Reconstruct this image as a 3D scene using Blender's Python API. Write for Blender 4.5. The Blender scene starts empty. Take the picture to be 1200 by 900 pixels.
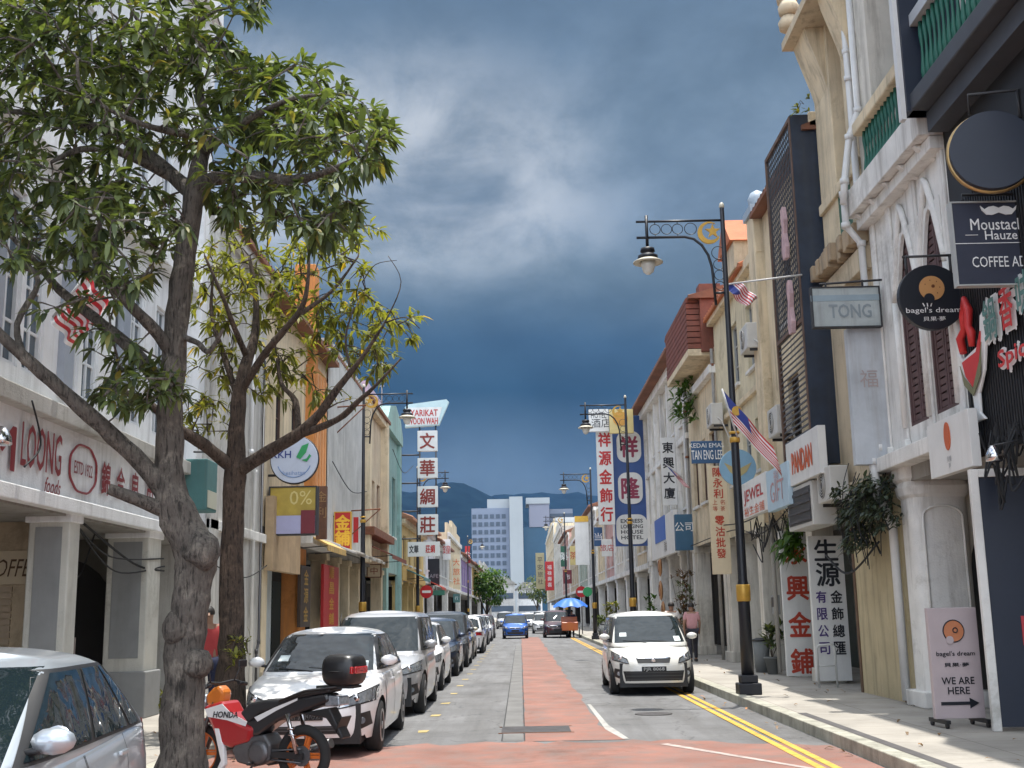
import bpy, bmesh, math, random
from mathutils import Vector, Matrix
R = math.radians
random.seed(7)
SC = bpy.context.scene
COL = SC.collection

# ------------------------------------------------------------------ camera
F_PX, EYE = 1360.0, 1.65
_yd = Vector((10., 267., F_PX)).normalized()
_zu = Vector((-130., -6850., F_PX)); _zu = (_zu - _yd * _zu.dot(_yd)).normalized()
_xr = _yd.cross(_zu)
if _xr.x < 0: _xr = -_xr
CAMM = Matrix((_xr, _yd, _zu))            # camera axes (right, down, forward) -> world
CP = Vector((0, 0, EYE))
cam_d = bpy.data.cameras.new('camera'); cam = bpy.data.objects.new('camera', cam_d); COL.objects.link(cam)
cam_d.sensor_fit = 'HORIZONTAL'; cam_d.sensor_width = 36; cam_d.lens = 36 * F_PX / 1200
cam_d.clip_start = .1; cam_d.clip_end = 20000
rr = CAMM @ Vector((1, 0, 0)); uu = CAMM @ Vector((0, -1, 0)); bb = CAMM @ Vector((0, 0, -1))
cam.matrix_world = Matrix(((rr.x, uu.x, bb.x, 0), (rr.y, uu.y, bb.y, 0), (rr.z, uu.z, bb.z, EYE), (0, 0, 0, 1)))
SC.camera = cam
# measuring helpers: where the sight line through a photograph pixel meets a plane of the street
def ray(px, py): return CAMM @ Vector((px - 600., py - 450., F_PX))
def atY(px, py, Y): r = ray(px, py); return CP + r * (Y / r.y)
def atX(px, py, X): r = ray(px, py); return CP + r * (X / r.x)
def atZ(px, py, Z): r = ray(px, py); return CP + r * ((Z - EYE) / r.z)

# ------------------------------------------------------------------ light
SUN = Vector((0.055, 0.13, 0.97)).normalized()
sun_d = bpy.data.lights.new('sun', 'SUN'); sun = bpy.data.objects.new('sun', sun_d); COL.objects.link(sun)
sun_d.energy = 3.3; sun_d.angle = R(0.55); sun_d.color = (1.0, 0.955, 0.88)
sun.location = (0, 0, 300)
sun.rotation_euler = SUN.to_track_quat('Z', 'Y').to_euler()
W = bpy.data.worlds.new('World'); SC.world = W; W.use_nodes = True
def build_world():
    nt = W.node_tree; N = nt.nodes; L = nt.links; N.clear()
    out = N.new('ShaderNodeOutputWorld')
    sky = N.new('ShaderNodeTexSky'); sky.sky_type = 'NISHITA'; sky.sun_disc = False
    sky.sun_elevation = math.asin(SUN.z); sky.sun_rotation = math.atan2(SUN.x, SUN.y)
    b1 = N.new('ShaderNodeBackground'); b1.inputs[1].default_value = 0.09; L.new(sky.outputs[0], b1.inputs[0])
    tc = N.new('ShaderNodeTexCoord'); sp = N.new('ShaderNodeSeparateXYZ'); L.new(tc.outputs['Generated'], sp.inputs[0])
    def math_(op, a, b=None, c=None, clamp=False):
        n = N.new('ShaderNodeMath'); n.operation = op; n.use_clamp = clamp
        for i, s in enumerate((a, b, c)):
            if s is None: continue
            if isinstance(s, (int, float)): n.inputs[i].default_value = s
            else: L.new(s, n.inputs[i])
        return n.outputs[0]
    def mapr(v, a, b, c=0., d=1.):
        n = N.new('ShaderNodeMapRange'); n.interpolation_type = 'SMOOTHSTEP'; L.new(v, n.inputs[0])
        for i, s in enumerate((a, b, c, d)): n.inputs[i + 1].default_value = s
        return n.outputs[0]
    x, y, z = sp.outputs
    cb = N.new('ShaderNodeCombineXYZ'); L.new(x, cb.inputs[0]); L.new(math_('MULTIPLY', y, .8), cb.inputs[1]); L.new(math_('MULTIPLY', z, 1.5), cb.inputs[2])
    def noise(vec, sc, det, ro, dist=0., off=(0, 0, 0)):
        m = N.new('ShaderNodeMapping'); L.new(vec, m.inputs[0]); m.inputs['Location'].default_value = off
        n = N.new('ShaderNodeTexNoise'); L.new(m.outputs[0], n.inputs['Vector'])
        n.inputs['Scale'].default_value = sc; n.inputs['Detail'].default_value = det
        n.inputs['Roughness'].default_value = ro; n.inputs['Distortion'].default_value = dist
        return n.outputs[0]
    n1 = noise(cb.outputs[0], 2.6, 8, .5, .4, (3.1, 1.7, 0))
    n2 = noise(cb.outputs[0], 4.0, 9, .52, .5, (8.2, .7, 0))
    # cloud-base tone by height above the horizon, wobbled by the noise
    zz = math_('ADD', z, math_('MULTIPLY', math_('SUBTRACT', n1, .5), .10))
    rp = N.new('ShaderNodeValToRGB'); L.new(zz, rp.inputs[0])
    st = [(0, (.12, .18, .22)), (.09, (.14, .195, .24)), (.125, (.095, .148, .20)), (.175, (.034, .080, .128)), (.225, (.062, .122, .195)),
          (.285, (.155, .230, .30)), (.34, (.20, .285, .385)), (.41, (.175, .258, .352)), (.50, (.135, .205, .295)), (.66, (.9, .98, 1.08)), (1, (2.3, 2.4, 2.55))]
    e = rp.color_ramp.elements
    while len(e) < len(st): e.new(.5)
    for el, (p, c) in zip(e, st): el.position = p; el.color = (*c, 1)
    # brighter torn patches, mostly left of the street axis
    pm = math_('MULTIPLY', mapr(n2, .34, .62), mapr(zz, .235, .35))
    n3 = noise(cb.outputs[0], 11., 8, .6, .3, (1.2, 5.7, 0))
    pm = math_('MULTIPLY', math_('MULTIPLY', pm, mapr(n3, .30, .64, .30, 1.15)), mapr(zz, .50, .39))
    pm = math_('MULTIPLY', pm, mapr(x, .13, -.06, .10, 1.))
    mx = N.new('ShaderNodeMixRGB'); L.new(pm, mx.inputs[0]); L.new(rp.outputs[0], mx.inputs[1]); mx.inputs[2].default_value = (.56, .60, .65, 1)
    dk = N.new('ShaderNodeMixRGB'); dk.blend_type = 'MULTIPLY'; dk.inputs[0].default_value = 1
    L.new(mx.outputs[0], dk.inputs[1])
    g = mapr(math_('ADD', math_('MULTIPLY', n2, .7), math_('MULTIPLY', n3, .3)), .32, .62, .74, 1.12); cg = N.new('ShaderNodeCombineXYZ')
    for i in range(3): L.new(g, cg.inputs[i])
    L.new(cg.outputs[0], dk.inputs[2])
    # unseen thin white cloud behind the camera and overhead, brightened to fill camera-facing faces
    bk = N.new('ShaderNodeMixRGB'); L.new(mapr(y, .45, -.45), bk.inputs[0]); L.new(dk.outputs[0], bk.inputs[1])
    bc = N.new('ShaderNodeMixRGB'); L.new(mapr(n2, .40, .56), bc.inputs[0]); bc.inputs[1].default_value = (.75, 1.15, 1.75, 1); bc.inputs[2].default_value = (3.5, 3.55, 3.6, 1); L.new(bc.outputs[0], bk.inputs[2])
    b2 = N.new('ShaderNodeBackground'); L.new(bk.outputs[0], b2.inputs[0]); b2.inputs[1].default_value = .53
    ms = N.new('ShaderNodeMixShader')
    # a thin blue gap of clear sky at the upper left
    gap = math_('MULTIPLY', mapr(n1, .58, .44), math_('MULTIPLY', mapr(x, -.14, -.34), mapr(z, .22, .4)))
    L.new(math_('SUBTRACT', 1., math_('MULTIPLY', gap, .75)), ms.inputs[0])
    L.new(b1.outputs[0], ms.inputs[1]); L.new(b2.outputs[0], ms.inputs[2]); L.new(ms.outputs[0], out.inputs[0])
build_world()
SC.view_settings.view_transform = 'Standard'; SC.view_settings.look = 'None'
SC.view_settings.exposure = 0.9; SC.view_settings.gamma = 1; SC.view_settings.use_curve_mapping = False
SC.render.engine = 'CYCLES'; SC.cycles.use_denoising = True; SC.cycles.max_bounces = 6
SC.cycles.volume_bounces = 0; SC.cycles.transparent_max_bounces = 8

# ------------------------------------------------------------------ materials
def srgb(h):
    if not isinstance(h, str): return tuple(h)
    f = lambda v: v / 12.92 if v <= .04045 else ((v + .055) / 1.055) ** 2.4
    return tuple(f(int(h[i:i + 2], 16) / 255) for i in (0, 2, 4))
MATS = {}
def mat(name, col, rough=.8, var=.12, scale=3., streak=0., bump=0., metal=0., coat=0., dirt=(.10, .085, .065), bscale=40., spec=.5, rnd=0., grime=0.):
    if name in MATS: return MATS[name]
    col = srgb(col)
    m = bpy.data.materials.new(name); m.use_nodes = True; nt = m.node_tree; N = nt.nodes; L = nt.links
    b = N['Principled BSDF']; b.inputs['Roughness'].default_value = rough; b.inputs['Metallic'].default_value = metal
    b.inputs['Coat Weight'].default_value = coat; b.inputs['Coat Roughness'].default_value = .06
    b.inputs['Specular IOR Level'].default_value = spec
    b.inputs['Base Color'].default_value = (*col, 1)
    ge = N.new('ShaderNodeNewGeometry')
    src = None
    if var > 0:
        n = N.new('ShaderNodeTexNoise'); L.new(ge.outputs['Position'], n.inputs['Vector']); n.inputs['Scale'].default_value = scale; n.inputs['Detail'].default_value = 6; n.inputs['Roughness'].default_value = .6
        mr = N.new('ShaderNodeMapRange'); L.new(n.outputs[0], mr.inputs[0])
        for i, s in enumerate((.3, .7, 1 - var, 1 + var)): mr.inputs[i + 1].default_value = s
        vm = N.new('ShaderNodeVectorMath'); vm.operation = 'SCALE'; vm.inputs[0].default_value = col; L.new(mr.outputs[0], vm.inputs['Scale'])
        src = vm.outputs[0]
    if rnd > 0:
        mr = N.new('ShaderNodeMapRange'); L.new(ge.outputs['Random Per Island'], mr.inputs[0])
        for i, s in enumerate((0, 1, 1 - rnd, 1 + rnd)): mr.inputs[i + 1].default_value = s
        vm = N.new('ShaderNodeVectorMath'); vm.operation = 'SCALE'
        if src: L.new(src, vm.inputs[0])
        else: vm.inputs[0].default_value = col
        L.new(mr.outputs[0], vm.inputs['Scale']); src = vm.outputs[0]
    if streak > 0:
        mp = N.new('ShaderNodeMapping'); L.new(ge.outputs['Position'], mp.inputs[0]); mp.inputs['Scale'].default_value = (3.2, 3.2, .28)
        n = N.new('ShaderNodeTexNoise'); L.new(mp.outputs[0], n.inputs['Vector']); n.inputs['Scale'].default_value = 1.4; n.inputs['Detail'].default_value = 8; n.inputs['Roughness'].default_value = .68
        mr = N.new('ShaderNodeMapRange'); L.new(n.outputs[0], mr.inputs[0])
        for i, s in enumerate((.50, .78, 0, streak)): mr.inputs[i + 1].default_value = s
        mx = N.new('ShaderNodeMixRGB'); L.new(mr.outputs[0], mx.inputs[0])
        if src: L.new(src, mx.inputs[1])
        else: mx.inputs[1].default_value = (*col, 1)
        mx.inputs[2].default_value = (*dirt, 1); src = mx.outputs[0]
    if grime > 0:
        n = N.new('ShaderNodeTexNoise'); L.new(ge.outputs['Position'], n.inputs['Vector']); n.inputs['Scale'].default_value = .55; n.inputs['Detail'].default_value = 12; n.inputs['Roughness'].default_value = .78; n.inputs['Distortion'].default_value = .4
        mr = N.new('ShaderNodeMapRange'); L.new(n.outputs[0], mr.inputs[0])
        for i, s in enumerate((.53, .66, 0, grime)): mr.inputs[i + 1].default_value = s
        mx = N.new('ShaderNodeMixRGB'); L.new(mr.outputs[0], mx.inputs[0])
        if src: L.new(src, mx.inputs[1])
        else: mx.inputs[1].default_value = (*col, 1)
        mx.inputs[2].default_value = (col[0] * .42, col[1] * .40, col[2] * .36, 1); src = mx.outputs[0]
    if src: L.new(src, b.inputs['Base Color'])
    if bump > 0:
        n = N.new('ShaderNodeTexNoise'); L.new(ge.outputs['Position'], n.inputs['Vector']); n.inputs['Scale'].default_value = bscale; n.inputs['Detail'].default_value = 4
        bp = N.new('ShaderNodeBump'); bp.inputs['Strength'].default_value = bump; bp.inputs['Distance'].default_value = .02; L.new(n.outputs[0], bp.inputs['Height']); L.new(bp.outputs[0], b.inputs['Normal'])
    MATS[name] = m; return m
def wallm(name, col, streak=.55, var=.14): return mat(name, col, .88, var, 1.3, min(1, streak * 1.25), .3, dirt=(.12, .095, .07), grime=.6)
def paint(name, col, rough=.45): return mat(name, col, rough, .06, 4.)
def carpaint(name, col, metal=0.): return mat(name, col, .32, .03, 2., metal=metal, coat=.8)

# ------------------------------------------------------------------ mesh builder
class MB:
    def __init__(s, weld=False): s.v = []; s.f = []; s.mi = []; s.sm = []; s.cur = 0; s.smooth = False; s.weld = weld; s.d = {}
    def p(s, co):
        if s.weld:
            k = (round(co[0], 4), round(co[1], 4), round(co[2], 4))
            if k in s.d: return s.d[k]
            s.d[k] = len(s.v)
        s.v.append((float(co[0]), float(co[1]), float(co[2]))); return len(s.v) - 1
    def face(s, pts): s.f.append([s.p(q) for q in pts]); s.mi.append(s.cur); s.sm.append(s.smooth)
    def fi(s, idx): s.f.append(list(idx)); s.mi.append(s.cur); s.sm.append(s.smooth)
    def box(s, x0, x1, y0, y1, z0, z1):
        if x0 > x1: x0, x1 = x1, x0
        if y0 > y1: y0, y1 = y1, y0
        if z0 > z1: z0, z1 = z1, z0
        i = [s.p(q) for q in ((x0,y0,z0),(x1,y0,z0),(x1,y1,z0),(x0,y1,z0),(x0,y0,z1),(x1,y0,z1),(x1,y1,z1),(x0,y1,z1))]
        for q in ((0,3,2,1),(4,5,6,7),(0,1,5,4),(1,2,6,5),(2,3,7,6),(3,0,4,7)): s.fi([i[k] for k in q])
    def obox(s, c, size, M=None):
        M = M or Matrix.Identity(3); c = Vector(c); h = [k / 2 for k in size]
        i = [s.p(c + M @ Vector((a*h[0], b*h[1], g*h[2]))) for a, b, g in ((-1,-1,-1),(1,-1,-1),(1,1,-1),(-1,1,-1),(-1,-1,1),(1,-1,1),(1,1,1),(-1,1,1))]
        for q in ((0,3,2,1),(4,5,6,7),(0,1,5,4),(1,2,6,5),(2,3,7,6),(3,0,4,7)): s.fi([i[k] for k in q])
    def prism(s, poly, a, b, axis='y'):
        f = {'y': lambda u, v, t: (u, t, v), 'x': lambda u, v, t: (t, u, v), 'z': lambda u, v, t: (u, v, t)}[axis]
        n = len(poly); A = [s.p(f(u, v, a)) for u, v in poly]; B = [s.p(f(u, v, b)) for u, v in poly]
        s.fi(A[::-1]); s.fi(B)
        for k in range(n): s.fi((A[k], A[(k+1) % n], B[(k+1) % n], B[k]))
    def tube(s, pts, rad, n=8, caps=True):
        pts = [Vector(q) for q in pts]
        if isinstance(rad, (int, float)): rad = [rad] * len(pts)
        rings = []; up = None
        for k, q in enumerate(pts):
            d = (pts[min(k+1, len(pts)-1)] - pts[max(k-1, 0)])
            if d.length < 1e-9: d = Vector((0, 0, 1))
            d.normalize()
            if up is None:
                up = d.orthogonal().normalized()
            else:
                up = (up - d * up.dot(d))
                up = up.normalized() if up.length > 1e-6 else d.orthogonal().normalized()
            w = d.cross(up)
            rings.append([s.p(q + (up * math.cos(2*math.pi*j/n) + w * math.sin(2*math.pi*j/n)) * rad[k]) for j in range(n)])
        o = s.smooth; s.smooth = n > 5
        for a, b in zip(rings, rings[1:]):
            for j in range(n): s.fi((a[j], a[(j+1) % n], b[(j+1) % n], b[j]))
        s.smooth = o
        if caps: s.fi(rings[0][::-1]); s.fi(rings[-1])
    def lathe(s, prof, c=(0, 0, 0), n=16, axis='z', smooth=True):
        c = Vector(c); f = {'z': lambda r, a, h: Vector((r*math.cos(a), r*math.sin(a), h)), 'y': lambda r, a, h: Vector((r*math.cos(a), h, r*math.sin(a))), 'x': lambda r, a, h: Vector((h, r*math.cos(a), r*math.sin(a)))}[axis]
        rings = [[s.p(c + f(max(r, 1e-4), 2*math.pi*j/n, h)) for j in range(n)] for r, h in prof]
        o = s.smooth; s.smooth = smooth
        for a, b in zip(rings, rings[1:]):
            for j in range(n): s.fi((a[j], a[(j+1) % n], b[(j+1) % n], b[j]))
        s.smooth = o
        s.fi(rings[0][::-1]); s.fi(rings[-1])
    def torus(s, c, r, t, axis='y', n=28, m=6, a0=0., a1=2*math.pi):
        c = Vector(c); closed = a1 - a0 > 6.28; cnt = n if closed else n + 1
        def P(a, rr, h): u, v = rr*math.cos(a), rr*math.sin(a); return c + {'y': Vector((u, h, v)), 'x': Vector((h, u, v)), 'z': Vector((u, v, h))}[axis]
        rings = [[s.p(P(a0 + (a1-a0)*k/n, r + t*math.cos(2*math.pi*j/m), t*math.sin(2*math.pi*j/m))) for j in range(m)] for k in range(cnt)]
        o = s.smooth; s.smooth = True
        for k in range(n if closed else n):
            a, b = rings[k], rings[(k+1) % cnt]
            for j in range(m): s.fi((a[j], a[(j+1) % m], b[(j+1) % m], b[j]))
        s.smooth = o
    def grid(s, P, smooth=True):
        I = [[s.p(q) for q in row] for row in P]; o = s.smooth; s.smooth = smooth
        for a, b in zip(I, I[1:]):
            for j in range(len(a) - 1): s.fi((a[j], a[j+1], b[j+1], b[j]))
        s.smooth = o; return I
    def build(s, name, mats, parent=None, world=False, recalc=True, bevel=0., loc=None):
        me = bpy.data.meshes.new(name); off = Vector((0, 0, 0))
        if world and parent is not None:
            q = parent
            while q is not None: off += q.location; q = q.parent
        if loc is not None: off += Vector(loc)
        vs = s.v if off.length == 0 else [(a - off.x, b - off.y, c - off.z) for a, b, c in s.v]
        me.from_pydata(vs, [], s.f)
        if not isinstance(mats, (list, tuple)): mats = [mats]
        for m in mats: me.materials.append(m)
        me.polygons.foreach_set('material_index', s.mi); me.polygons.foreach_set('use_smooth', s.sm)
        if recalc:
            bm = bmesh.new(); bm.from_mesh(me); bmesh.ops.recalc_face_normals(bm, faces=bm.faces[:]); bm.to_mesh(me); bm.free()
        me.update()
        o = bpy.data.objects.new(name, me); COL.objects.link(o)
        if loc is not None: o.location = loc
        if parent is not None: o.parent = parent
        if bevel > 0:
            b = o.modifiers.new('bevel', 'BEVEL'); b.width = bevel; b.segments = 2; b.limit_method = 'ANGLE'; b.angle_limit = R(40)
        return o
def tag(o, label=None, cat=None, group=None, kind=None):
    for k, v in (('label', label), ('category', cat), ('group', group), ('kind', kind)):
        if v: o[k] = v
    return o
def empty(name, loc=(0, 0, 0), rz=0., label=None, cat=None, group=None):
    o = bpy.data.objects.new(name, None); COL.objects.link(o); o.location = loc; o.rotation_euler = (0, 0, rz); o.empty_display_size = .2
    return tag(o, label, cat, group)
def copy_tree(o, parent=None):
    c = o.copy(); COL.objects.link(c)
    if parent is not None: c.parent = parent
    for ch in list(o.children): copy_tree(ch, c)
    return c
def relabel(o, label, group=None):
    o['label'] = label
    if group: o['group'] = group
    return o
def text_mb(mb, s, x, z, size, y=0., w=None, align='CENTER', bold=0., ext=.006, shear=0., vertical=False, spacing=1.):
    """lettering in the local XZ plane facing -Y, centred on x,z; w squeezes it to a width"""
    if vertical:
        n = len(s)
        for k, ch in enumerate(s): text_mb(mb, ch, x, z + (n/2 - .5 - k) * size * spacing, size, y, w, align, bold, ext, shear)
        return
    cu = bpy.data.curves.new('lettering', 'FONT'); cu.body = s; cu.size = 1.; cu.align_x = 'CENTER'; cu.extrude = 0; cu.resolution_u = 2; cu.shear = shear
    o = bpy.data.objects.new('lettering', cu); COL.objects.link(o)
    me = o.evaluated_get(bpy.context.evaluated_depsgraph_get()).to_mesh() if False else None
    bpy.context.view_layer.update()
    dg = bpy.context.evaluated_depsgraph_get(); ev = o.evaluated_get(dg); me = ev.to_mesh()
    vs = [v.co.copy() for v in me.vertices]; fs = [list(p.vertices) for p in me.polygons]
    if vs:
        x0, x1 = min(v.x for v in vs), max(v.x for v in vs); y0, y1 = min(v.y for v in vs), max(v.y for v in vs)
        sz = size / max(y1 - y0, 1e-3); sx = sz if w is None else w / max(x1 - x0, 1e-3)
        if len(s) == 1 and w is None: sx = size / max(x1 - x0, .55)
        if s in '.-·一': sz = sx = size
        base = len(mb.v); cx, cy = (x0 + x1) / 2, (y0 + y1) / 2
        b_ = bold * (size if w is None else min(size, 1.4 * w / len(s))) * .75
        for k, (dx, dz) in enumerate(((0, 0), (b_, .4 * b_), (-b_, -.4 * b_), (.3 * b_, -b_), (-.3 * b_, b_)) if bold > 0 else ((0, 0),)):      # heavier strokes: a few copies of the letter a hair apart
            base = len(mb.v)
            for v in vs: mb.v.append((x + dx + (v.x - cx) * sx, y - ext - .0007 * k, z + dz + (v.y - cy) * sz))
            for f in fs: mb.f.append([base + i for i in f]); mb.mi.append(mb.cur); mb.sm.append(False)
    ev.to_mesh_clear(); bpy.data.objects.remove(o); bpy.data.curves.remove(cu)
# ------------------------------------------------------------------ ground, road, pavements, hills, haze
RX, LX = 6.0, -5.9
KR, KL = 3.74, -3.75
PZ = .14
def struct(name, mb, m, **k): return tag(mb.build(name, m, **k), kind='structure')
def road_mat():
    m = mat('asphalt', (.165, .165, .167), .86, .22, .7, 0, .5, bscale=90, grime=.75); nt = m.node_tree; N = nt.nodes; L = nt.links
    b = N['Principled BSDF']; src = b.inputs['Base Color'].links[0].from_socket
    ge = N.new('ShaderNodeNewGeometry')
    mp = N.new('ShaderNodeMapping'); L.new(ge.outputs['Position'], mp.inputs[0]); mp.inputs['Scale'].default_value = (1.6, .12, 1)
    n = N.new('ShaderNodeTexNoise'); L.new(mp.outputs[0], n.inputs['Vector']); n.inputs['Scale'].default_value = 1.2; n.inputs['Detail'].default_value = 7; n.inputs['Roughness'].default_value = .65
    mr = N.new('ShaderNodeMapRange'); L.new(n.outputs[0], mr.inputs[0])
    for i, s in enumerate((.42, .7, 0, .75)): mr.inputs[i + 1].default_value = s
    mx = N.new('ShaderNodeMixRGB'); L.new(mr.outputs[0], mx.inputs[0]); L.new(src, mx.inputs[1]); mx.inputs[2].default_value = (.085, .083, .08, 1)
    v = N.new('ShaderNodeTexVoronoi'); v.feature = 'DISTANCE_TO_EDGE'; v.inputs['Scale'].default_value = .55
    nv = N.new('ShaderNodeTexNoise'); nv.inputs['Scale'].default_value = 1.5; nv.inputs['Detail'].default_value = 4; L.new(ge.outputs['Position'], nv.inputs['Vector'])
    ad = N.new('ShaderNodeMixRGB'); ad.blend_type = 'ADD'; ad.inputs[0].default_value = .9; L.new(ge.outputs['Position'], ad.inputs[1]); L.new(nv.outputs[1], ad.inputs[2]); L.new(ad.outputs[0], v.inputs['Vector'])
    cr = N.new('ShaderNodeMapRange'); L.new(v.outputs['Distance'], cr.inputs[0])
    for i, s in enumerate((0, .012, .6, 0)): cr.inputs[i + 1].default_value = s
    m2 = N.new('ShaderNodeMixRGB'); L.new(cr.outputs[0], m2.inputs[0]); L.new(mx.outputs[0], m2.inputs[1]); m2.inputs[2].default_value = (.05, .05, .05, 1)
    f = N.new('ShaderNodeTexNoise'); f.inputs['Scale'].default_value = 140; f.inputs['Detail'].default_value = 2; L.new(ge.outputs['Position'], f.inputs['Vector'])
    fr = N.new('ShaderNodeMapRange'); L.new(f.outputs[0], fr.inputs[0])
    for i, s in enumerate((.3, .7, .78, 1.2)): fr.inputs[i + 1].default_value = s
    sc = N.new('ShaderNodeVectorMath'); sc.operation = 'SCALE'; L.new(m2.outputs[0], sc.inputs[0]); L.new(fr.outputs[0], sc.inputs['Scale'])
    L.new(sc.outputs[0], b.inputs['Base Color']); return m
def redpave_mat():
    m = mat('red_paving', (.25, .118, .09), .88, .28, .8, 0, .3, bscale=70, grime=.7); nt = m.node_tree; N = nt.nodes; L = nt.links
    b = N['Principled BSDF']; src = b.inputs['Base Color'].links[0].from_socket
    ge = N.new('ShaderNodeNewGeometry')
    n = N.new('ShaderNodeTexNoise'); L.new(ge.outputs['Position'], n.inputs['Vector']); n.inputs['Scale'].default_value = 2.3; n.inputs['Detail'].default_value = 9; n.inputs['Roughness'].default_value = .7
    mr = N.new('ShaderNodeMapRange'); L.new(n.outputs[0], mr.inputs[0])
    for i, s in enumerate((.42, .74, 0, .85)): mr.inputs[i + 1].default_value = s
    mx = N.new('ShaderNodeMixRGB'); L.new(mr.outputs[0], mx.inputs[0]); L.new(src, mx.inputs[1]); mx.inputs[2].default_value = (.165, .14, .128, 1)
    L.new(mx.outputs[0], b.inputs['Base Color']); return m
mb = MB(); mb.face([(-9000, -600, -.05), (9000, -600, -.05), (9000, 11000, -.05), (-9000, 11000, -.05)])
struct('ground', mb, mat('earth', (.14, .14, .12), .95, .2, .2))
mb = MB(); mb.face([(KL - .3, -12, 0), (KR + .3, -12, 0), (KR + .3, 420, 0), (KL - .3, 420, 0)])
struct('road', mb, road_mat())
red = redpave_mat()
mb = MB()
rows = []
for k in range(40):                                   # the worn front edge of the red crossing is uneven
    xx = KL + .02 + (KR - KL - .04) * k / 39
    rows.append((xx, 15.5 + random.uniform(-.22, .22) - (.9 if xx > 2 else 0) * (xx - 2) / 1.7, .004))
mb.face([(KL + .02, -8, .004), (KR - .02, -8, .004)] + rows[::-1]); mb.face([(-14, -8, .004), (KL + .02, -8, .004), (KL + .02, 9.28, .004), (-14, 9.28, .004)])
struct('crossing_paving', mb, red)
mb = MB(); n = 90; edL = [.02 + random.uniform(-.035, .035) for _ in range(n + 1)]; edR = [1.14 + random.uniform(-.05, .05) + (.22 * max(0, 1 - k_ / 3)) for k_ in range(n + 1)]
for k in range(n):
    y0, y1 = 15.62 + (78 - 15.62) * k / n, 15.62 + (78 - 15.62) * (k + 1) / n
    e0, e1 = (edL[k], edR[k]), (edL[k + 1], edR[k + 1]); mb.face([(e0[0], y0, .005), (e0[1], y0, .005), (e1[1], y1, .005), (e1[0], y1, .005)])
struct('centre_strip', mb, red)
for x_ in (-.285, .012):
    mb = MB(); mb.face([(x_, 15.7, .0075), (x_ + .018, 15.7, .0075), (x_ + .012, 60, .0075), (x_, 60, .0075)]); struct('road_seam', mb, mat('seam_tar', (.03, .03, .03), .8, .3, 4))
mb = MB(); mb.face([(-.28, 15.7, .004), (.0, 15.7, .004), (.0, 60, .004), (-.28, 60, .004)])
struct('concrete_strip', mb, mat('patch_concrete', (.148, .146, .142), .9, .25, 1.5))
mb = MB(); mb.face([(1.16, 17.0, .006), (1.30, 15.7, .006), (1.38, 15.7, .006), (1.25, 17.6, .006), (1.22, 21.5, .006), (1.16, 21.5, .006)])
struct('worn_white_line', mb, mat('worn_white', (.36, .35, .33), .85, .35, 6, grime=.7))
mb = MB(); mb.face([(1.7, 15.0, .008), (3.0, 12.4, .008), (3.07, 12.45, .008), (1.8, 15.08, .008)])
struct('faded_crossing_line', mb, mat('faded_line', (.40, .33, .30), .88, .35, 8))
ym = mat('yellow_marking', (.58, .34, .06), .85, .3, 7, 0, .1, grime=.75); ymf = mat('faded_yellow', (.40, .31, .13), .85, .4, 6)
for x in (3.03, 3.19):
    mb = MB(); mb.face([(x, -6, .009), (x + .095, -6, .009), (x + .095, 74, .009), (x, 74, .009)]); struct('yellow_line', mb, ym)
mb = MB()
for k in range(18):
    y = 17.0 + k * 2.6
    mb.face([(-1.50 + random.uniform(-.03, .02), y, .006), (-1.36, y + .02, .006), (-1.34, y + .34, .006), (-1.50, y + .30 + random.uniform(-.05, .05), .006)])
struct('bay_marking', mb, ymf)
# pavements and kerbs
slab = mat('pavement_concrete', (.36, .335, .295), .9, .18, .9, 0, .25, bscale=50)
def slab_mat():
    nt = slab.node_tree; N = nt.nodes; L = nt.links; b = N['Principled BSDF']; src = b.inputs['Base Color'].links[0].from_socket
    ge = N.new('ShaderNodeNewGeometry'); br = N.new('ShaderNodeTexBrick'); L.new(ge.outputs['Position'], br.inputs['Vector']); br.inputs['Scale'].default_value = 1
    br.inputs['Color1'].default_value = (1, 1, 1, 1); br.inputs['Color2'].default_value = (.9, .9, .9, 1); br.inputs['Mortar'].default_value = (.55, .53, .5, 1)
    br.inputs['Mortar Size'].default_value = .008; br.inputs['Brick Width'].default_value = 1.0; br.inputs['Row Height'].default_value = .9; br.offset = 0
    n = N.new('ShaderNodeTexNoise'); L.new(ge.outputs['Position'], n.inputs['Vector']); n.inputs['Scale'].default_value = 1.7; n.inputs['Detail'].default_value = 8; n.inputs['Roughness'].default_value = .7
    mr = N.new('ShaderNodeMapRange'); L.new(n.outputs[0], mr.inputs[0])
    for i, s in enumerate((.52, .78, 0, .6)): mr.inputs[i + 1].default_value = s
    mx = N.new('ShaderNodeMixRGB'); L.new(mr.outputs[0], mx.inputs[0]); L.new(src, mx.inputs[1]); mx.inputs[2].default_value = (.19, .175, .15, 1)
    mu = N.new('ShaderNodeMixRGB'); mu.blend_type = 'MULTIPLY'; mu.inputs[0].default_value = 1; L.new(mx.outputs[0], mu.inputs[1]); L.new(br.outputs[0], mu.inputs[2]); L.new(mu.outputs[0], b.inputs['Base Color'])
slab_mat()
kerbm = mat('kerb_stone', (.36, .35, .29), .9, .3, 2.5, .7, .4, dirt=(.05, .055, .04))
for nm, x0, x1 in (('right_pavement', KR + .2, RX + 4.5), ('left_pavement', LX - 5, KL - .2)):
    mb = MB(); mb.box(x0, x1, -10 if x0 > 0 else 9.3, 400, -.02, PZ); struct(nm, mb, slab)
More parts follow.
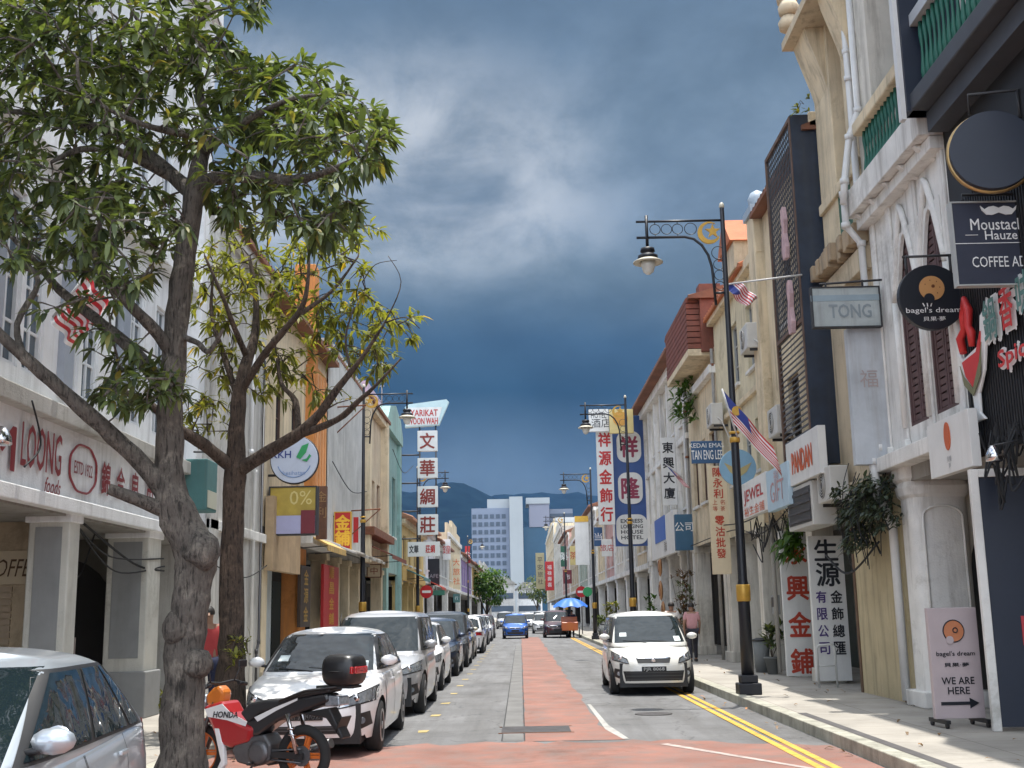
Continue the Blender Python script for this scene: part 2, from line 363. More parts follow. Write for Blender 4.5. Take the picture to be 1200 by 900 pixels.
for nm, x0, x1 in (('right_kerb', KR, KR + .197), ('left_kerb', KL - .197, KL)):
    mb = MB()
    for k in range(90):
        y0 = -10 + k * 1.8
        if x0 < 0 and y0 < 9.2: continue
        mb.box(x0 + random.uniform(-.006, .006), x1, y0 + .006, y0 + 1.794, -.02, PZ + .012 + random.uniform(-.004, .004))
    struct(nm, mb, kerbm, bevel=.012)
mb = MB(); mb.face([(KR + .23, -8, PZ + .004), (KR + .36, -8, PZ + .004), (KR + .36, 17.4, PZ + .004), (KR + .23, 17.4, PZ + .004)])
struct('drain_strip', mb, mat('dark_strip', (.085, .08, .08), .85, .2, 3))
# hills
def hills(name, Y0, Y1, ridge, m, seed, hs=1.):
    random.seed(seed); from mathutils import noise
    nx, ny = 150, 36; x0, x1 = -2600, 2600; G = []
    for j in range(ny):
        t = j / (ny - 1); Y = Y0 + (Y1 - Y0) * t; row = []
        for i in range(nx):
            X = x0 + (x1 - x0) * i / (nx - 1)
            h = ridge(X) * math.sin(min(t / .62, 1) * math.pi / 2) ** .9 * (1 if t < .62 else math.cos((t - .62) / .38 * 1.3))
            nz = noise.fractal(Vector((X / 260, Y / 330, seed)), 1.0, 2.1, 6)
            h *= hs; row.append((X, Y, max(-1, h * (1 + .10 * nz) + (8 * nz if t > .02 else 0))))
        G.append(row)
    mb = MB(); mb.grid(G); return struct(name, mb, m)
forest = mat('cloud_shaded_forest', (.006, .013, .016), 1.0, .45, .02, spec=.03)  # storm-cloud shade over the hills is put into this very dark colour
def ridge1(X):
    pts = [(-2600, 560), (-700, 520), (-440, 480), (-330, 455), (-250, 440), (-215, 450), (-170, 442), (-90, 405), (-40, 378), (40, 340), (200, 250), (900, 200), (2600, 180)]
    for (a, b), (c, d) in zip(pts, pts[1:]):
        if a <= X <= c: return b + (d - b) * (X - a) / (c - a)
    return pts[-1][1]
def ridge2(X):
    pts = [(-2600, 300), (-300, 330), (-60, 455), (40, 478), (120, 484), (250, 462), (430, 430), (900, 400), (2600, 360)]
    for (a, b), (c, d) in zip(pts, pts[1:]):
        if a <= X <= c: return b + (d - b) * (X - a) / (c - a)
    return pts[-1][1]
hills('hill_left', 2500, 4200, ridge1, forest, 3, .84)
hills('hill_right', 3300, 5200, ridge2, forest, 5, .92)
random.seed(11)
def haze():
    mb = MB(); mb.box(-2700, 2700, -90, 5300, -1.2, 620); o = mb.build('haze', [])
    m = bpy.data.materials.new('haze_air'); m.use_nodes = True; nt = m.node_tree; nt.nodes.clear()
    out = nt.nodes.new('ShaderNodeOutputMaterial'); v = nt.nodes.new('ShaderNodeVolumePrincipled')
    v.inputs['Color'].default_value = (.16, .42, .95, 1); v.inputs['Density'].default_value = HAZE
    nt.links.new(v.outputs[0], out.inputs['Volume']); o.data.materials.append(m)
    o.display_type = 'WIRE'; tag(o, kind='stuff')
HAZE = 0.000035
haze()

# ------------------------------------------------------------------ building helpers
tile = mat('roof_tile', (.20, .085, .05), .85, .3, 1.2, .4, .5, bscale=9)
tile_or = mat('orange_roof_tile', (.42, .13, .05), .8, .25, 1.2, .3, .5, bscale=9)
darkin = mat('dark_interior', (.03, .028, .027), .9, .3, 1)  # darkness of unlit space behind openings, put into the colour
glassd = mat('window_glass', (.025, .035, .045), .08, .1, 1, spec=.8)
wood = mat('brown_wood', (.085, .045, .03), .7, .3, 4, .2)
white_tr = wallm('white_trim', (.66, .655, .63), .4)
concrete = wallm('grey_concrete', (.30, .29, .27), .6)
class Bld:
    """a building whose facade lies on x = RX (right, +1) or LX (left, -1); d counts metres into the building"""
    def __init__(s, side, y0, y1, name, label, cat='shophouse', group=None):
        s.s = side; s.X = RX if side > 0 else LX; s.y0, s.y1 = y0, y1
        s.root = empty(name, (s.X, (y0 + y1) / 2, PZ), 0, label, cat, group)
    def x(s, d): return s.X + s.s * d
    def part(s, name, mb, m, parent=None, **k): return mb.build(name, m, parent or s.root, world=True, **k)
    def box(s, mb, y0, y1, z0, z1, d0, d1): mb.box(s.x(d0), s.x(d1), y0, y1, z0, z1)
    def wall(s, z0, z1, m, holes=(), d=0., depth=.25, y0=None, y1=None, name='wall', back=9., arch=()):
        y0 = s.y0 if y0 is None else y0; y1 = s.y1 if y1 is None else y1
        ys = sorted({y0, y1, *[h[0] for h in holes], *[h[1] for h in holes]}); zs = sorted({z0, z1, *[h[2] for h in holes], *[h[3] for h in holes]})
        mb = MB(weld=True); A, B = s.x(d), s.x(d + depth)
        inh = lambda a, b: any(h[0] - 1e-6 <= a and b[0] <= h[1] + 1e-6 and h[2] - 1e-6 <= b[1] and b[2] <= h[3] + 1e-6 for h in holes)
        for ya, yb in zip(ys, ys[1:]):
            for za, zb in zip(zs, zs[1:]):
                if any(h[0] <= (ya + yb) / 2 <= h[1] and h[2] <= (za + zb) / 2 <= h[3] for h in holes): continue
                mb.face([(A, ya, za), (A, yb, za), (A, yb, zb), (A, ya, zb)])
        for h in holes:
            a, b, c, e = h[:4]
            mb.face([(A, a, c), (B, a, c), (B, a, e), (A, a, e)]); mb.face([(A, b, c), (B, b, c), (B, b, e), (A, b, e)])
            mb.face([(A, a, e), (B, a, e), (B, b, e), (A, b, e)])
            if c > z0 + .01: mb.face([(A, a, c), (B, a, c), (B, b, c), (A, b, c)])
        E = s.x(back)
        for y in (y0, y1): mb.face([(A, y, z0), (E, y, z0), (E, y, z1), (A, y, z1)])
        mb.face([(A, y0, z1), (A, y1, z1), (E, y1, z1), (E, y0, z1)])
        mb.face([(E, y0, z0), (E, y1, z0), (E, y1, z1), (E, y0, z1)])
        o = s.part(name, mb, m); return o
    def band(s, z0, z1, p, m, y0=None, y1=None, name='cornice', d=0., bevel=.015):
        mb = MB(); s.box(mb, (s.y0 if y0 is None else y0) , (s.y1 if y1 is None else y1), z0, z1, d - p, d + .02); return s.part(name, mb, m, bevel=bevel)
    def window(s, h, fm, pm, style='shutter', d=.12, leaves=2, bars=2, sill=True):
        a, b, c, e = h; mb = MB(); t = .055
        for y0, y1, z0, z1 in ((a, a + t, c, e), (b - t, b, c, e), (a + t, b - t, e - t, e), (a + t, b - t, c, c + t)): s.box(mb, y0, y1, z0, z1, d - .02, d + .05)
        if style == 'glass':
            n = leaves
            for k in range(1, n): yy = a + (b - a) * k / n; s.box(mb, yy - .025, yy + .025, c + t, e - t, d, d + .045)
            for k in range(1, bars + 1): zz = c + (e - c) * k / (bars + 1); s.box(mb, a + t, b - t, zz - .018, zz + .018, d + .003, d + .042)
        w = s.part('window', mb, fm)
        mb = MB()
        if style == 'shutter':
            wd = (b - a - 2 * t) / leaves
            for k in range(leaves):
                y0 = a + t + wd * k + .012; y1 = y0 + wd - .024
                for q in ((y0, y0 + .06, c + t, e - t), (y1 - .06, y1, c + t, e - t)): s.box(mb, *q, d, d + .04)
                nl = max(4, int((e - c) / .11)); 
                for j in range(nl):
                    z0 = c + t + .02 + (e - c - 2 * t - .04) * j / nl; s.box(mb, y0 + .06, y1 - .06, z0, z0 + (e - c) / nl * .72, d + .008, d + .03)
            s.part('shutter', mb, pm, w)
            mb = MB(); s.box(mb, a, b, c, e, d + .06, d + .09); s.part('pane', mb, darkin, w)
        else:
            s.box(mb, a + .01, b - .01, c + .01, e - .01, d + .028, d + .036); s.part('pane', mb, pm, w)
        if sill: mb = MB(); s.box(mb, a - .08, b + .08, c - .09, c - .002, -.08, .1); s.part('sill', mb, white_tr, w, bevel=.01)
        return w
    def roof(s, z, ridge_d=4.5, rise=1.9, over=.45, m=None, y0=None, y1=None):
        y0 = s.y0 if y0 is None else y0; y1 = s.y1 if y1 is None else y1; m = m or tile
        mb = MB(); n = max(6, int((y1 - y0) / .28)); A = []
        for k in range(n * 2 + 1):
            y = y0 + (y1 - y0) * k / (n * 2); dz = .05 * (k % 2)
            A.append([(s.x(-over), y, z - .18 + dz), (s.x(ridge_d * .5), y, z - .18 + rise * .52 + dz), (s.x(ridge_d), y, z + rise + dz), (s.x(ridge_d * 2 + over), y, z - .1 + dz)])
        mb.grid(A, smooth=False)
        s_ = s.x(-over); lo = z - .27
        mb.face([(s_, y0, lo), (s_, y1, lo), (s.x(0.), y1, lo + .02), (s.x(0.), y0, lo + .02)])
        mb.face([(s_, y0, lo), (s_, y1, lo), (s_, y1, z - .17), (s_, y0, z - .17)])
        for y in (y0, y1):
            mb.face([(s_, y, lo), (s_, y, z - .18), (s.x(ridge_d), y, z + rise), (s.x(ridge_d * 2 + over), y, z - .1), (s.x(ridge_d * 2), y, lo)])
        r = s.part('roof', mb, m)
        mb = MB(); mb.tube([(s.x(ridge_d), y0, z + rise + .05), (s.x(ridge_d), y1, z + rise + .05)], .11, 8); s.part('ridge_cap', mb, m, r)
        return r
    def column(s, y, w, z1, m, d0=0., dep=.45, cap=True, z0=PZ, name='column'):
        mb = MB(); s.box(mb, y - w / 2, y + w / 2, z0, z1, d0, d0 + dep); o = s.part(name, mb, m, bevel=.012)
        mb = MB(); s.box(mb, y - w / 2 - .05, y + w / 2 + .05, z0, z0 + .28, d0 - .05, d0 + dep + .05); s.part('plinth', mb, m, o, bevel=.012)
        if cap: mb = MB(); s.box(mb, y - w / 2 - .06, y + w / 2 + .06, z1 - .2, z1 - .002, d0 - .06, d0 + dep + .06); s.part('capital', mb, m, o, bevel=.015)
        return o
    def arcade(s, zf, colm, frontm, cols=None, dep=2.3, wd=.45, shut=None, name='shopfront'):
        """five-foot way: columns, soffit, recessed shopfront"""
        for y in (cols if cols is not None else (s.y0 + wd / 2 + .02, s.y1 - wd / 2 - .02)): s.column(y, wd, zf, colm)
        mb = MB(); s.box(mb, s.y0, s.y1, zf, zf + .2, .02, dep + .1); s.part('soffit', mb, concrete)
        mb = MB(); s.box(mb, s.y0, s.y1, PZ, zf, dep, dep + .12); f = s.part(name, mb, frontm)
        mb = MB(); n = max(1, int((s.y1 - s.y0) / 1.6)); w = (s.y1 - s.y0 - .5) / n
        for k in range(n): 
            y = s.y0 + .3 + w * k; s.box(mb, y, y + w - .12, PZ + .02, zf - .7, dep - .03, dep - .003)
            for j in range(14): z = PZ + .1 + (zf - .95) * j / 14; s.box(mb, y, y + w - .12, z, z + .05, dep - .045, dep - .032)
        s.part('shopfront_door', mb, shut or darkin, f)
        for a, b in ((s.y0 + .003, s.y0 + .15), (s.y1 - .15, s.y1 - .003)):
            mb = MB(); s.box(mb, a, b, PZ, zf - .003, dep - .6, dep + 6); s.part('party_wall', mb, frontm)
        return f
# ------------------------------------------------------------------ right-hand row of shophouses
cream = wallm('cream_wall', (.64, .535, .37), .6); white = wallm('white_wall', (.72, .71, .68), .5); beige = wallm('beige_wall', (.53, .44, .31), .7)
offw = wallm('offwhite_wall', (.62, .59, .52), .65); navy = paint('navy_paint', (.012, .018, .035)); black = mat('black_cladding', (.010, .010, .012), .6, .2, 3)
greenb = paint('green_baluster', (.012, .11, .075), .5); yellowish = wallm('ochre_board', (.50, .42, .26), .5)
pipem = paint('white_pipe', (.62, .62, .61), .4); rust = mat('rusty_iron', (.16, .06, .03), .9, .4, 5)
GR = 'shophouses on the right side of the street'
def balusters(B, mb, y0, y1, z0, z1, d, step=.16, r=.05):
    n = int((y1 - y0) / step)
    for k in range(n):
        y = y0 + (k + .5) * (y1 - y0) / n; h = z1 - z0
        mb.lathe([(r * .55, 0), (r, h * .22), (r * .5, h * .45), (r * .42, h * .6), (r * .8, h * .8), (r * .55, h)], (B.x(d), y, z0), 6)
def pipe(B, pts, r=.055, name='drain_pipe', m=None):
    mb = MB(); mb.tube(pts, r, 8)
    for q in pts[1:-1]: mb.lathe([(r * 1.3, -.05), (r * 1.3, .05)], q, 8)
    return B.part(name, mb, m or pipem)
# R0 black-clad house at the very right
B = Bld(1, 6.5, 15.2, 'shophouse', 'black-clad shophouse with green baluster balcony at the right edge', group=GR)
B.wall(3.5, 8.3, black, depth=.2)
mb = MB()
for k in range(int((15.1 - 11.5) / .075)): y = 11.5 + k * .075; B.box(mb, y, y + .035, 3.6, 6.9, -.035, -.002)
B.part('ribbed_cladding', mb, black)
mb = MB(); B.box(mb, 6.5, 15.2, 8.3, 8.55, -.5, 1.2); B.part('balcony_floor', mb, mat('dark_grey_paint', (.05, .055, .065), .6, .15), bevel=.02)
mb = MB(); B.box(mb, 6.5, 15.0, 8.0, 8.28, -.28, .1); B.part('cornice', mb, MATS['dark_grey_paint'])
mb = MB(); balusters(B, mb, 6.6, 14.9, 8.6, 9.55, -.32); B.part('baluster', mb, greenb)
mb = MB(); B.box(mb, 6.5, 15.0, 9.55, 9.72, -.42, -.2); B.part('handrail', mb, paint('pale_grey_paint', (.42, .44, .46)))
mb = MB(); B.box(mb, 14.95, 15.2, 8.3, 13.6, -.55, .3); B.part('corner_post', mb, navy); 
mb = MB(); B.box(mb, 15.0, 15.12, 8.2, 13.6, -.62, -.553); B.part('white_strip', mb, pipem)
B.wall(8.55, 14, MATS['dark_grey_paint'], d=1.2, back=8, name='recessed_wall')
mb = MB(); B.box(mb, 6.5, 15.2, 13.6, 13.9, -.6, 8); B.part('roof', mb, black)
B.arcade(3.5, black, paint('dark_shopfront', (.03, .03, .035)), cols=(8.,))
# R1 white ornate house
B = Bld(1, 15.2, 18.75, 'shophouse', 'white shophouse with ogee arched brown shutters and green balcony', group=GR)
ogw = []; ogbrown = mat('purple_brown_shutter', (.09, .05, .05), .7, .2, 4)
for ya, yb in ((15.5, 16.38), (16.62, 17.5)): ogw.append((ya, yb, 4.3, 7.25))
B.wall(3.75, 8.25, white, ogw, depth=.3)
for (a, b, c, e) in ogw:
    w = B.window((a, b, c, e), ogbrown, ogbrown, 'shutter', d=.03, leaves=2, sill=False)
    # pointed ogee head in stucco over the square opening
    cy = (a + b) / 2; hw = (b - a) / 2; pr = []
    for k in range(13):
        t = -1 + 2 * k / 12; pr.append((cy + hw * t, 7.23 - 1.0 * (abs(t) ** 1.7)))
    mb = MB(); poly = pr + [(b + .03, 7.27), (a - .03, 7.27)]
    mb.prism(poly, B.x(-.035), B.x(.02), 'x'); B.part('arch_head', mb, white, w)
    mb = MB(); out = [(B.x(-.05), cy + (hw + .1) * t, 7.27 + (.4 * (1 - abs(t)) ** 1.8) - 1.0 * abs(t) ** 1.8) for t in [-1 + k / 8 for k in range(17)]]
    mb.tube(out, .05, 6); mb.tube([(B.x(-.05), a - .1, 4.3), out[0]], .05, 6); mb.tube([out[-1], (B.x(-.05), b + .1, 4.3)], .05, 6); B.part('arch_moulding', mb, white, w)
for y in (15.33, 16.5, 17.66, 18.5):
    mb = MB(); B.box(mb, y - .09, y + .09, 3.9, 8.0, -.05, .0); o = B.part('pilaster', mb, white, bevel=.02)
    mb = MB(); B.box(mb, y - .13, y + .13, 3.9, 4.12, -.1, -.002); B.part('capital', mb, white, o, bevel=.02)
B.band(3.72, 3.95, .28, white, name='string_course'); B.band(8.05, 8.5, .35, white, name='cornice'); B.band(7.85, 8.04, .2, white, name='moulding')
for k in range(5):     # scrolled brackets under the balcony
    y = 15.6 + k * .72; mb = MB(); mb.prism([(B.x(-.3), 8.04), (B.x(0), 8.04), (B.x(0), 7.82), (B.x(-.12), 7.88)], y - .06, y + .06, 'y'); B.part('bracket', mb, white, bevel=.012)
mb = MB(); balusters(B, mb, 15.35, 18.3, 8.55, 9.4, -.12); B.part('baluster', mb, greenb)
mb = MB(); B.box(mb, 15.2, 18.45, 9.4, 9.62, -.25, .02); B.part('handrail', mb, cream, bevel=.03)
B.wall(8.5, 13.5, wallm('grey_white_wall', (.55, .54, .53), .5), d=1.3, back=9, name='recessed_wall')
mb = MB(); B.box(mb, 17.9, 18.72, 8.5, 13.5, -.05, 1.28); B.part('corner_pier', mb, offw)
mb = MB(); B.box(mb, 15.2, 18.75, 13.3, 13.55, -.4, 9); B.part('roof', mb, tile)
# ground floor: arched pier and cross arch
mb = MB(); pp = []
for k in range(48):
    a = 2 * math.pi * k / 48; pp.append((6.42 + .44 * math.copysign(abs(math.cos(a)) ** .5, math.cos(a)), 18.05 + .36 * math.copysign(abs(math.sin(a)) ** .5, math.sin(a))))
def ring_(f): return [(6.42 + (x - 6.42) * f, 18.05 + (y - 18.05) * f) for x, y in pp]
lv_ = [(PZ, 1.), (3.25, 1.), (3.3, 1.1), (3.42, 1.16), (3.5, 1.1), (3.55, 1.2), (3.72, 1.22)]
for (za, fa), (zb_, fb) in zip(lv_, lv_[1:]):
    A, Bq = ring_(fa), ring_(fb)
    for k in range(48): mb.smooth = True; mb.face([(*A[k], za), (*A[(k + 1) % 48], za), (*Bq[(k + 1) % 48], zb_), (*Bq[k], zb_)])
mb.smooth = False; pr = B.part('pier', mb, white)
mb = MB(); arc = [(6.42 + .30 * math.cos(a), 2.95 + .17 * math.sin(a)) for a in [math.pi * k / 10 for k in range(11)]]
pts = [(arc[0][0], 17.68, .3)] + [(q[0], 17.68, q[1]) for q in arc] + [(arc[-1][0], 17.68, .3)]
mb.tube(pts, .02, 6); B.part('arched_moulding', mb, white, pr)
mb = MB(); B.box(mb, 17.62, 18.48, PZ, .38, -.1, .92); B.part('plinth', mb, white, pr, bevel=.02)
mb = MB(); poly = [(6.85, 3.72), (8.6, 3.72), (8.6, 1.9)] + [(7.72 + .85 * math.cos(a), 2.1 + 1.1 * math.sin(a)) for a in [math.pi * k / 12 for k in range(13)]] + [(6.85, 1.9)]
poly = [(6.85, 3.72), (6.85, 2.1)] + [(7.72 - .86 * math.cos(a), 2.1 + 1.1 * math.sin(a)) for a in [math.pi * k / 12 for k in range(13)]] + [(8.6, 2.1), (8.6, 3.72)]
mb.prism(poly, 17.9, 18.3, 'y'); B.part('cross_arch', mb, offw)
mb = MB(); B.box(mb, 15.2, 18.75, 3.5, 3.72, .0, 2.4); B.part('soffit', mb, concrete)
mb = MB(); B.box(mb, 15.2, 18.75, PZ, 3.5, 2.3, 2.45); sf = B.part('shopfront', mb, offw)
mb = MB(); B.box(mb, 15.6, 17.2, PZ, 2.6, 2.24, 2.297); B.part('shopfront_door', mb, darkin, sf)
pipe(B, [(B.x(-.08), 18.95, 13.), (B.x(-.08), 18.95, 11.2), (B.x(-.14), 18.75, 10.6), (B.x(-.14), 18.75, 8.6), (B.x(-.42), 18.62, 8.45), (B.x(-.42), 18.62, 7.9), (B.x(-.16), 18.7, 7.6), (B.x(-.16), 18.7, 4.6), (B.x(-.16), 18.7, 4.1)], .06)
pipe(B, [(B.x(-.1), 18.5, 13.2), (B.x(-.1), 18.5, 9.9), (B.x(-.3), 18.45, 9.4), (B.x(-.45), 18.4, 8.6), (B.x(-.5), 18.4, 8.2)], .06)
pipe(B, [(B.x(.1), 18.5, 4.05), (B.x(-.2), 18.5, 4.12), (B.x(-.32), 18.5, 3.9), (B.x(-.26), 18.52, 3.35), (B.x(-.07), 18.54, 2.9), (B.x(-.07), 18.54, .2)], .07)
# R2 cream stained house with a broken ledge
B = Bld(1, 18.75, 21.4, 'shophouse', 'stained cream shophouse with broken ledge and brown eaves beside white pipes', group=GR)
B.wall(3.5, 8.0, beige, [(19.3, 20.2, 4.6, 6.9)], depth=.25)
B.window((19.3, 20.2, 4.6, 6.9), wood, wood, 'shutter')
mb = MB()
for k in range(14):
    y = 18.8 + k * .185; B.box(mb, y, y + .18, 7.62 + random.uniform(0, .12), 8.0 + random.uniform(-.05, .08), -.38 + random.uniform(0, .14), .0)
B.part('broken_ledge', mb, wallm('crumbling_brick', (.38, .29, .19), .8), bevel=.02)
B.band(7.2, 7.6, .16, beige); B.band(3.5, 3.8, .1, beige, name='string_course')
mb = MB(); B.box(mb, 18.8, 21.35, 9.0, 9.2, -.1, .08); B.part('handrail', mb, cream, bevel=.02)
mb = MB(); B.box(mb, 18.8, 21.35, 8.0, 9.0, -.02, .04); B.part('balcony_panel', mb, paint('faded_green', (.05, .13, .09), .8))
B.wall(8.0, 12.7, MATS['grey_white_wall'], d=1.4, name='recessed_wall')
for ya, yb in ((18.78, 19.5), (20.3, 21.38)):
    mb = MB(); B.box(mb, ya, yb, 8.0, 12.6, -.03, .6); p_ = B.part('pier', mb, cream, bevel=.02)
    mb = MB(); mb.prism([(B.x(-.03), 12.6), (B.x(-.42), 12.6), (B.x(-.34), 12.25), (B.x(-.1), 11.5), (B.x(-.03), 11.2)], ya + .1, yb - .1, 'y'); B.part('bracket', mb, cream, p_)
B.roof(12.9, 4, 1.7, .5, mat('brown_eaves', (.15, .09, .06), .85, .3, 1.2, .4, .5, bscale=9))
mb = MB(); B.box(mb, 18.8, 21.35, 12.45, 12.62, -.6, 1.4); B.part('eaves_board', mb, beige)
mb = MB()
for k, (y, z) in enumerate(((21.2, 13.1), (21.15, 13.4), (21.25, 13.7))): mb.lathe([(.02, -.16), (.2, -.12), (.22, 0), (.15, .14), (.03, .18)], (B.x(-.42), y + .15, z - .05), 10)
B.part('finial', mb, beige)
mb = MB(); B.box(mb, 18.55, 21.35, PZ, 3.5, .04, .14); bw = B.part('boarded_front', mb, yellowish)
for y in (18.86, 21.25):
    mb = MB(); B.box(mb, y - .06, y + .06, PZ, 3.4, .02, .037); B.part('batten', mb, paint('brown_batten', (.12, .07, .04), .8), bw)
# R3 house behind the lattice screen
B = Bld(1, 21.4, 26.7, 'shophouse', 'cream shophouse hidden behind a tall dark lattice screen', group=GR)
B.wall(3.6, 11.0, cream, [(24.2, 25.2, 4.6, 6.6), (24.2, 25.2, 7.8, 9.8)])
for h in ((24.2, 25.2, 4.6, 6.6), (24.2, 25.2, 7.8, 9.8)): B.window(h, wood, glassd, 'glass')
B.band(10.9, 11.2, .15, cream); B.roof(11.1, 4.5, 1.7, .3)
B.arcade(3.6, offw, mat('shaded_shopfront', (.045, .04, .036), .8), cols=(24.25, 26.45), wd=.5, shut=mat('dark_green_shutter', (.02, .035, .03), .6))  # arcade shade is put into the dark shopfront colour
scr = B.root
ys0, ys1, zs0, zs1 = 21.5, 23.8, 4.25, 11.15
mb = MB(); t = .08
for q in ((ys0, ys0 + t, zs0, zs1), (ys1 - t, ys1, zs0, zs1), (ys0 + t, ys1 - t, zs1 - t, zs1), (ys0 + t, ys1 - t, zs0, zs0 + t), (ys0 + t, ys1 - t, 7.0, 7.08)): B.box(mb, *q, -.52, -.44)
sf = B.part('screen_frame', mb, mat('rusted_frame', (.12, .075, .055), .8, .3, 4))
mb = MB(); B.box(mb, ys0 - .02, ys0 + .04, zs0, zs1 + .02, -.5, -.002); B.part('screen_side', mb, mat('dark_blue_metal', (.014, .024, .045), .45, .3, 3, .3, dirt=(.06, .06, .06)), sf)
mb = MB(); lat = mat('lattice_bar', (.05, .05, .055), .6, .3, 5)
n = int((zs1 - 7.1) / .13)
for k in range(n): z = 7.12 + k * .13; B.box(mb, ys0 + t, ys1 - t, z, z + .042, -.475, -.463)
for k in range(17): y = ys0 + .12 + k * .13; B.box(mb, y, y + .035, 7.08, zs1 - t, -.49, -.477)
for k in range(24):
    z = zs0 + .1 + k * .115
    mb.obox((B.x(-.48), (ys0 + ys1) / 2, z), (.02, ys1 - ys0 - .18, .062), Matrix.Rotation(R(35), 3, 'Y'))
B.part('lattice', mb, lat, sf)
mb = MB(); B.box(mb, ys0 + .05, ys1 - .05, zs0 + .05, 4.6, -.2, -.15); B.part('screen_back', mb, mat('screen_backing', (.012, .013, .017), .9, .2), sf)
pk = mat('faded_pink_paint', (.48, .33, .34), .8, .25, 5)
for cz, cy in ((8.95, 22.2), (7.4, 22.1)):
    mb = MB(); prof = [(-.05, .75), (.09, .7), (.12, .4), (.06, .2), (.14, -.1), (.2, -.45), (.13, -.68), (-.1, -.7), (-.16, -.4), (-.06, 0), (-.14, .35)]
    mb.prism([(cy + a, cz + b * .75) for a, b in prof], B.x(-.62), B.x(-.53), 'x'); B.part('letter_fragment', mb, pk, sf, bevel=.015)
# R4 cream house with air conditioners
B = Bld(1, 26.7, 34.2, 'shophouse', 'cream shophouse with an orange tiled roof and tall corner pillar', group=GR)
hs = [(27.9, 28.9, 5.0, 6.3), (29.6, 30.6, 5.0, 6.3), (31.6, 32.4, 5.0, 6.3), (28.2, 29.3, 7.6, 9.3), (30.6, 31.6, 7.6, 9.3)]
B.wall(3.6, 10.2, wallm('yellow_cream_wall', (.62, .55, .38), .55), hs)
for h in hs: B.window(h, paint('grey_frame', (.35, .36, .35)), glassd, 'glass')
mb = MB(); B.box(mb, 26.72, 27.5, 3.6, 11.0, -.22, .3); p_ = B.part('corner_pillar', mb, cream, bevel=.02)
mb = MB(); B.box(mb, 26.65, 27.58, 11.0, 11.2, -.28, .36); mb.lathe([(.12, 0), (.22, .12), (.24, .25), (.16, .42), (.02, .5)], (B.x(.0), 27.1, 11.2), 12); B.part('finial', mb, paint('bluish_cap', (.3, .36, .42)), p_)
B.band(10.0, 10.25, .2, cream); B.band(6.9, 7.05, .1, cream, name='string_course')
B.roof(10.4, 4.2, 1.8, .3, tile_or, y0=28.3, y1=34.2)
mb = MB(); B.box(mb, 28.6, 30.3, 10.2, 10.9, -.35, 1.8); B.part('dormer', mb, beige)
mb = MB(); mb.prism([(28.5, 10.9), (30.4, 10.9), (29.45, 11.75)], B.x(-.45), B.x(1.9), 'x'); B.part('dormer_roof', mb, tile_or)
B.arcade(3.6, offw, MATS['shaded_shopfront'], cols=(29.4, 31.9, 33.9), wd=.42, shut=MATS['dark_green_shutter'])
# R5 house with a brown timber gable
B = Bld(1, 34.2, 40.2, 'shophouse', 'beige shophouse with a projecting brown timber slat gable', group=GR)
hs = [(35., 36., 5., 7.), (36.8, 37.8, 5., 7.), (38.5, 39.5, 5., 7.)]
B.wall(3.7, 9.4, cream, hs)
for h in hs: B.window(h, wood, wood, 'shutter')
brn = mat('red_brown_timber', (.17, .05, .03), .7, .3, 3, .2)
mb = MB(); B.box(mb, 34.5, 39.6, 9.2, 9.4, -.75, .0); B.part('balcony_floor', mb, cream)
mb = MB()
for k in range(9): z = 9.42 + k * .18; B.box(mb, 34.5, 39.6, z, z + .15, -.75 - .0, -.7); B.box(mb, 34.5, 34.55, z, z + .15, -.7, 0)
B.part('timber_slats', mb, brn)
B.wall(9.4, 11.0, brn, d=.3, name='timber_wall')
B.roof(11.2, 4, 1.2, .7, tile)
mb = MB(); B.box(mb, 34.3, 34.9, 9.3, 11.4, -.35, .3); B.part('chimney', mb, brn)
B.arcade(3.7, offw, MATS['shaded_shopfront'], wd=.5)
B.band(8.6, 8.85, .2, white)
# R6 white-grey house with sloping roof
B = Bld(1, 40.2, 54., 'shophouse', 'long off-white shophouse with pilasters and a sloping tiled roof', group=GR)
hs = [(41 + k * 2.15, 42.1 + k * 2.15, 5.2, 7.2) for k in range(6)] + [(41 + k * 2.15, 42.1 + k * 2.15, 8.2, 9.6) for k in range(6)]
B.wall(3.8, 10.6, offw, hs)
for h in hs: B.window(h, white_tr, wood, 'shutter')
for k in range(7): y = 40.5 + k * 2.16; mb = MB(); B.box(mb, y - .15, y + .15, 3.8, 10.5, -.14, .0); B.part('pilaster', mb, white)
B.band(10.3, 10.65, .3, white); B.roof(10.9, 4.5, 2.0, .7, tile); B.band(7.5, 7.7, .12, white, name='string_course')
B.arcade(3.8, white, MATS['shaded_shopfront'], cols=(40.5, 43.8, 47.2, 50.5, 53.6))
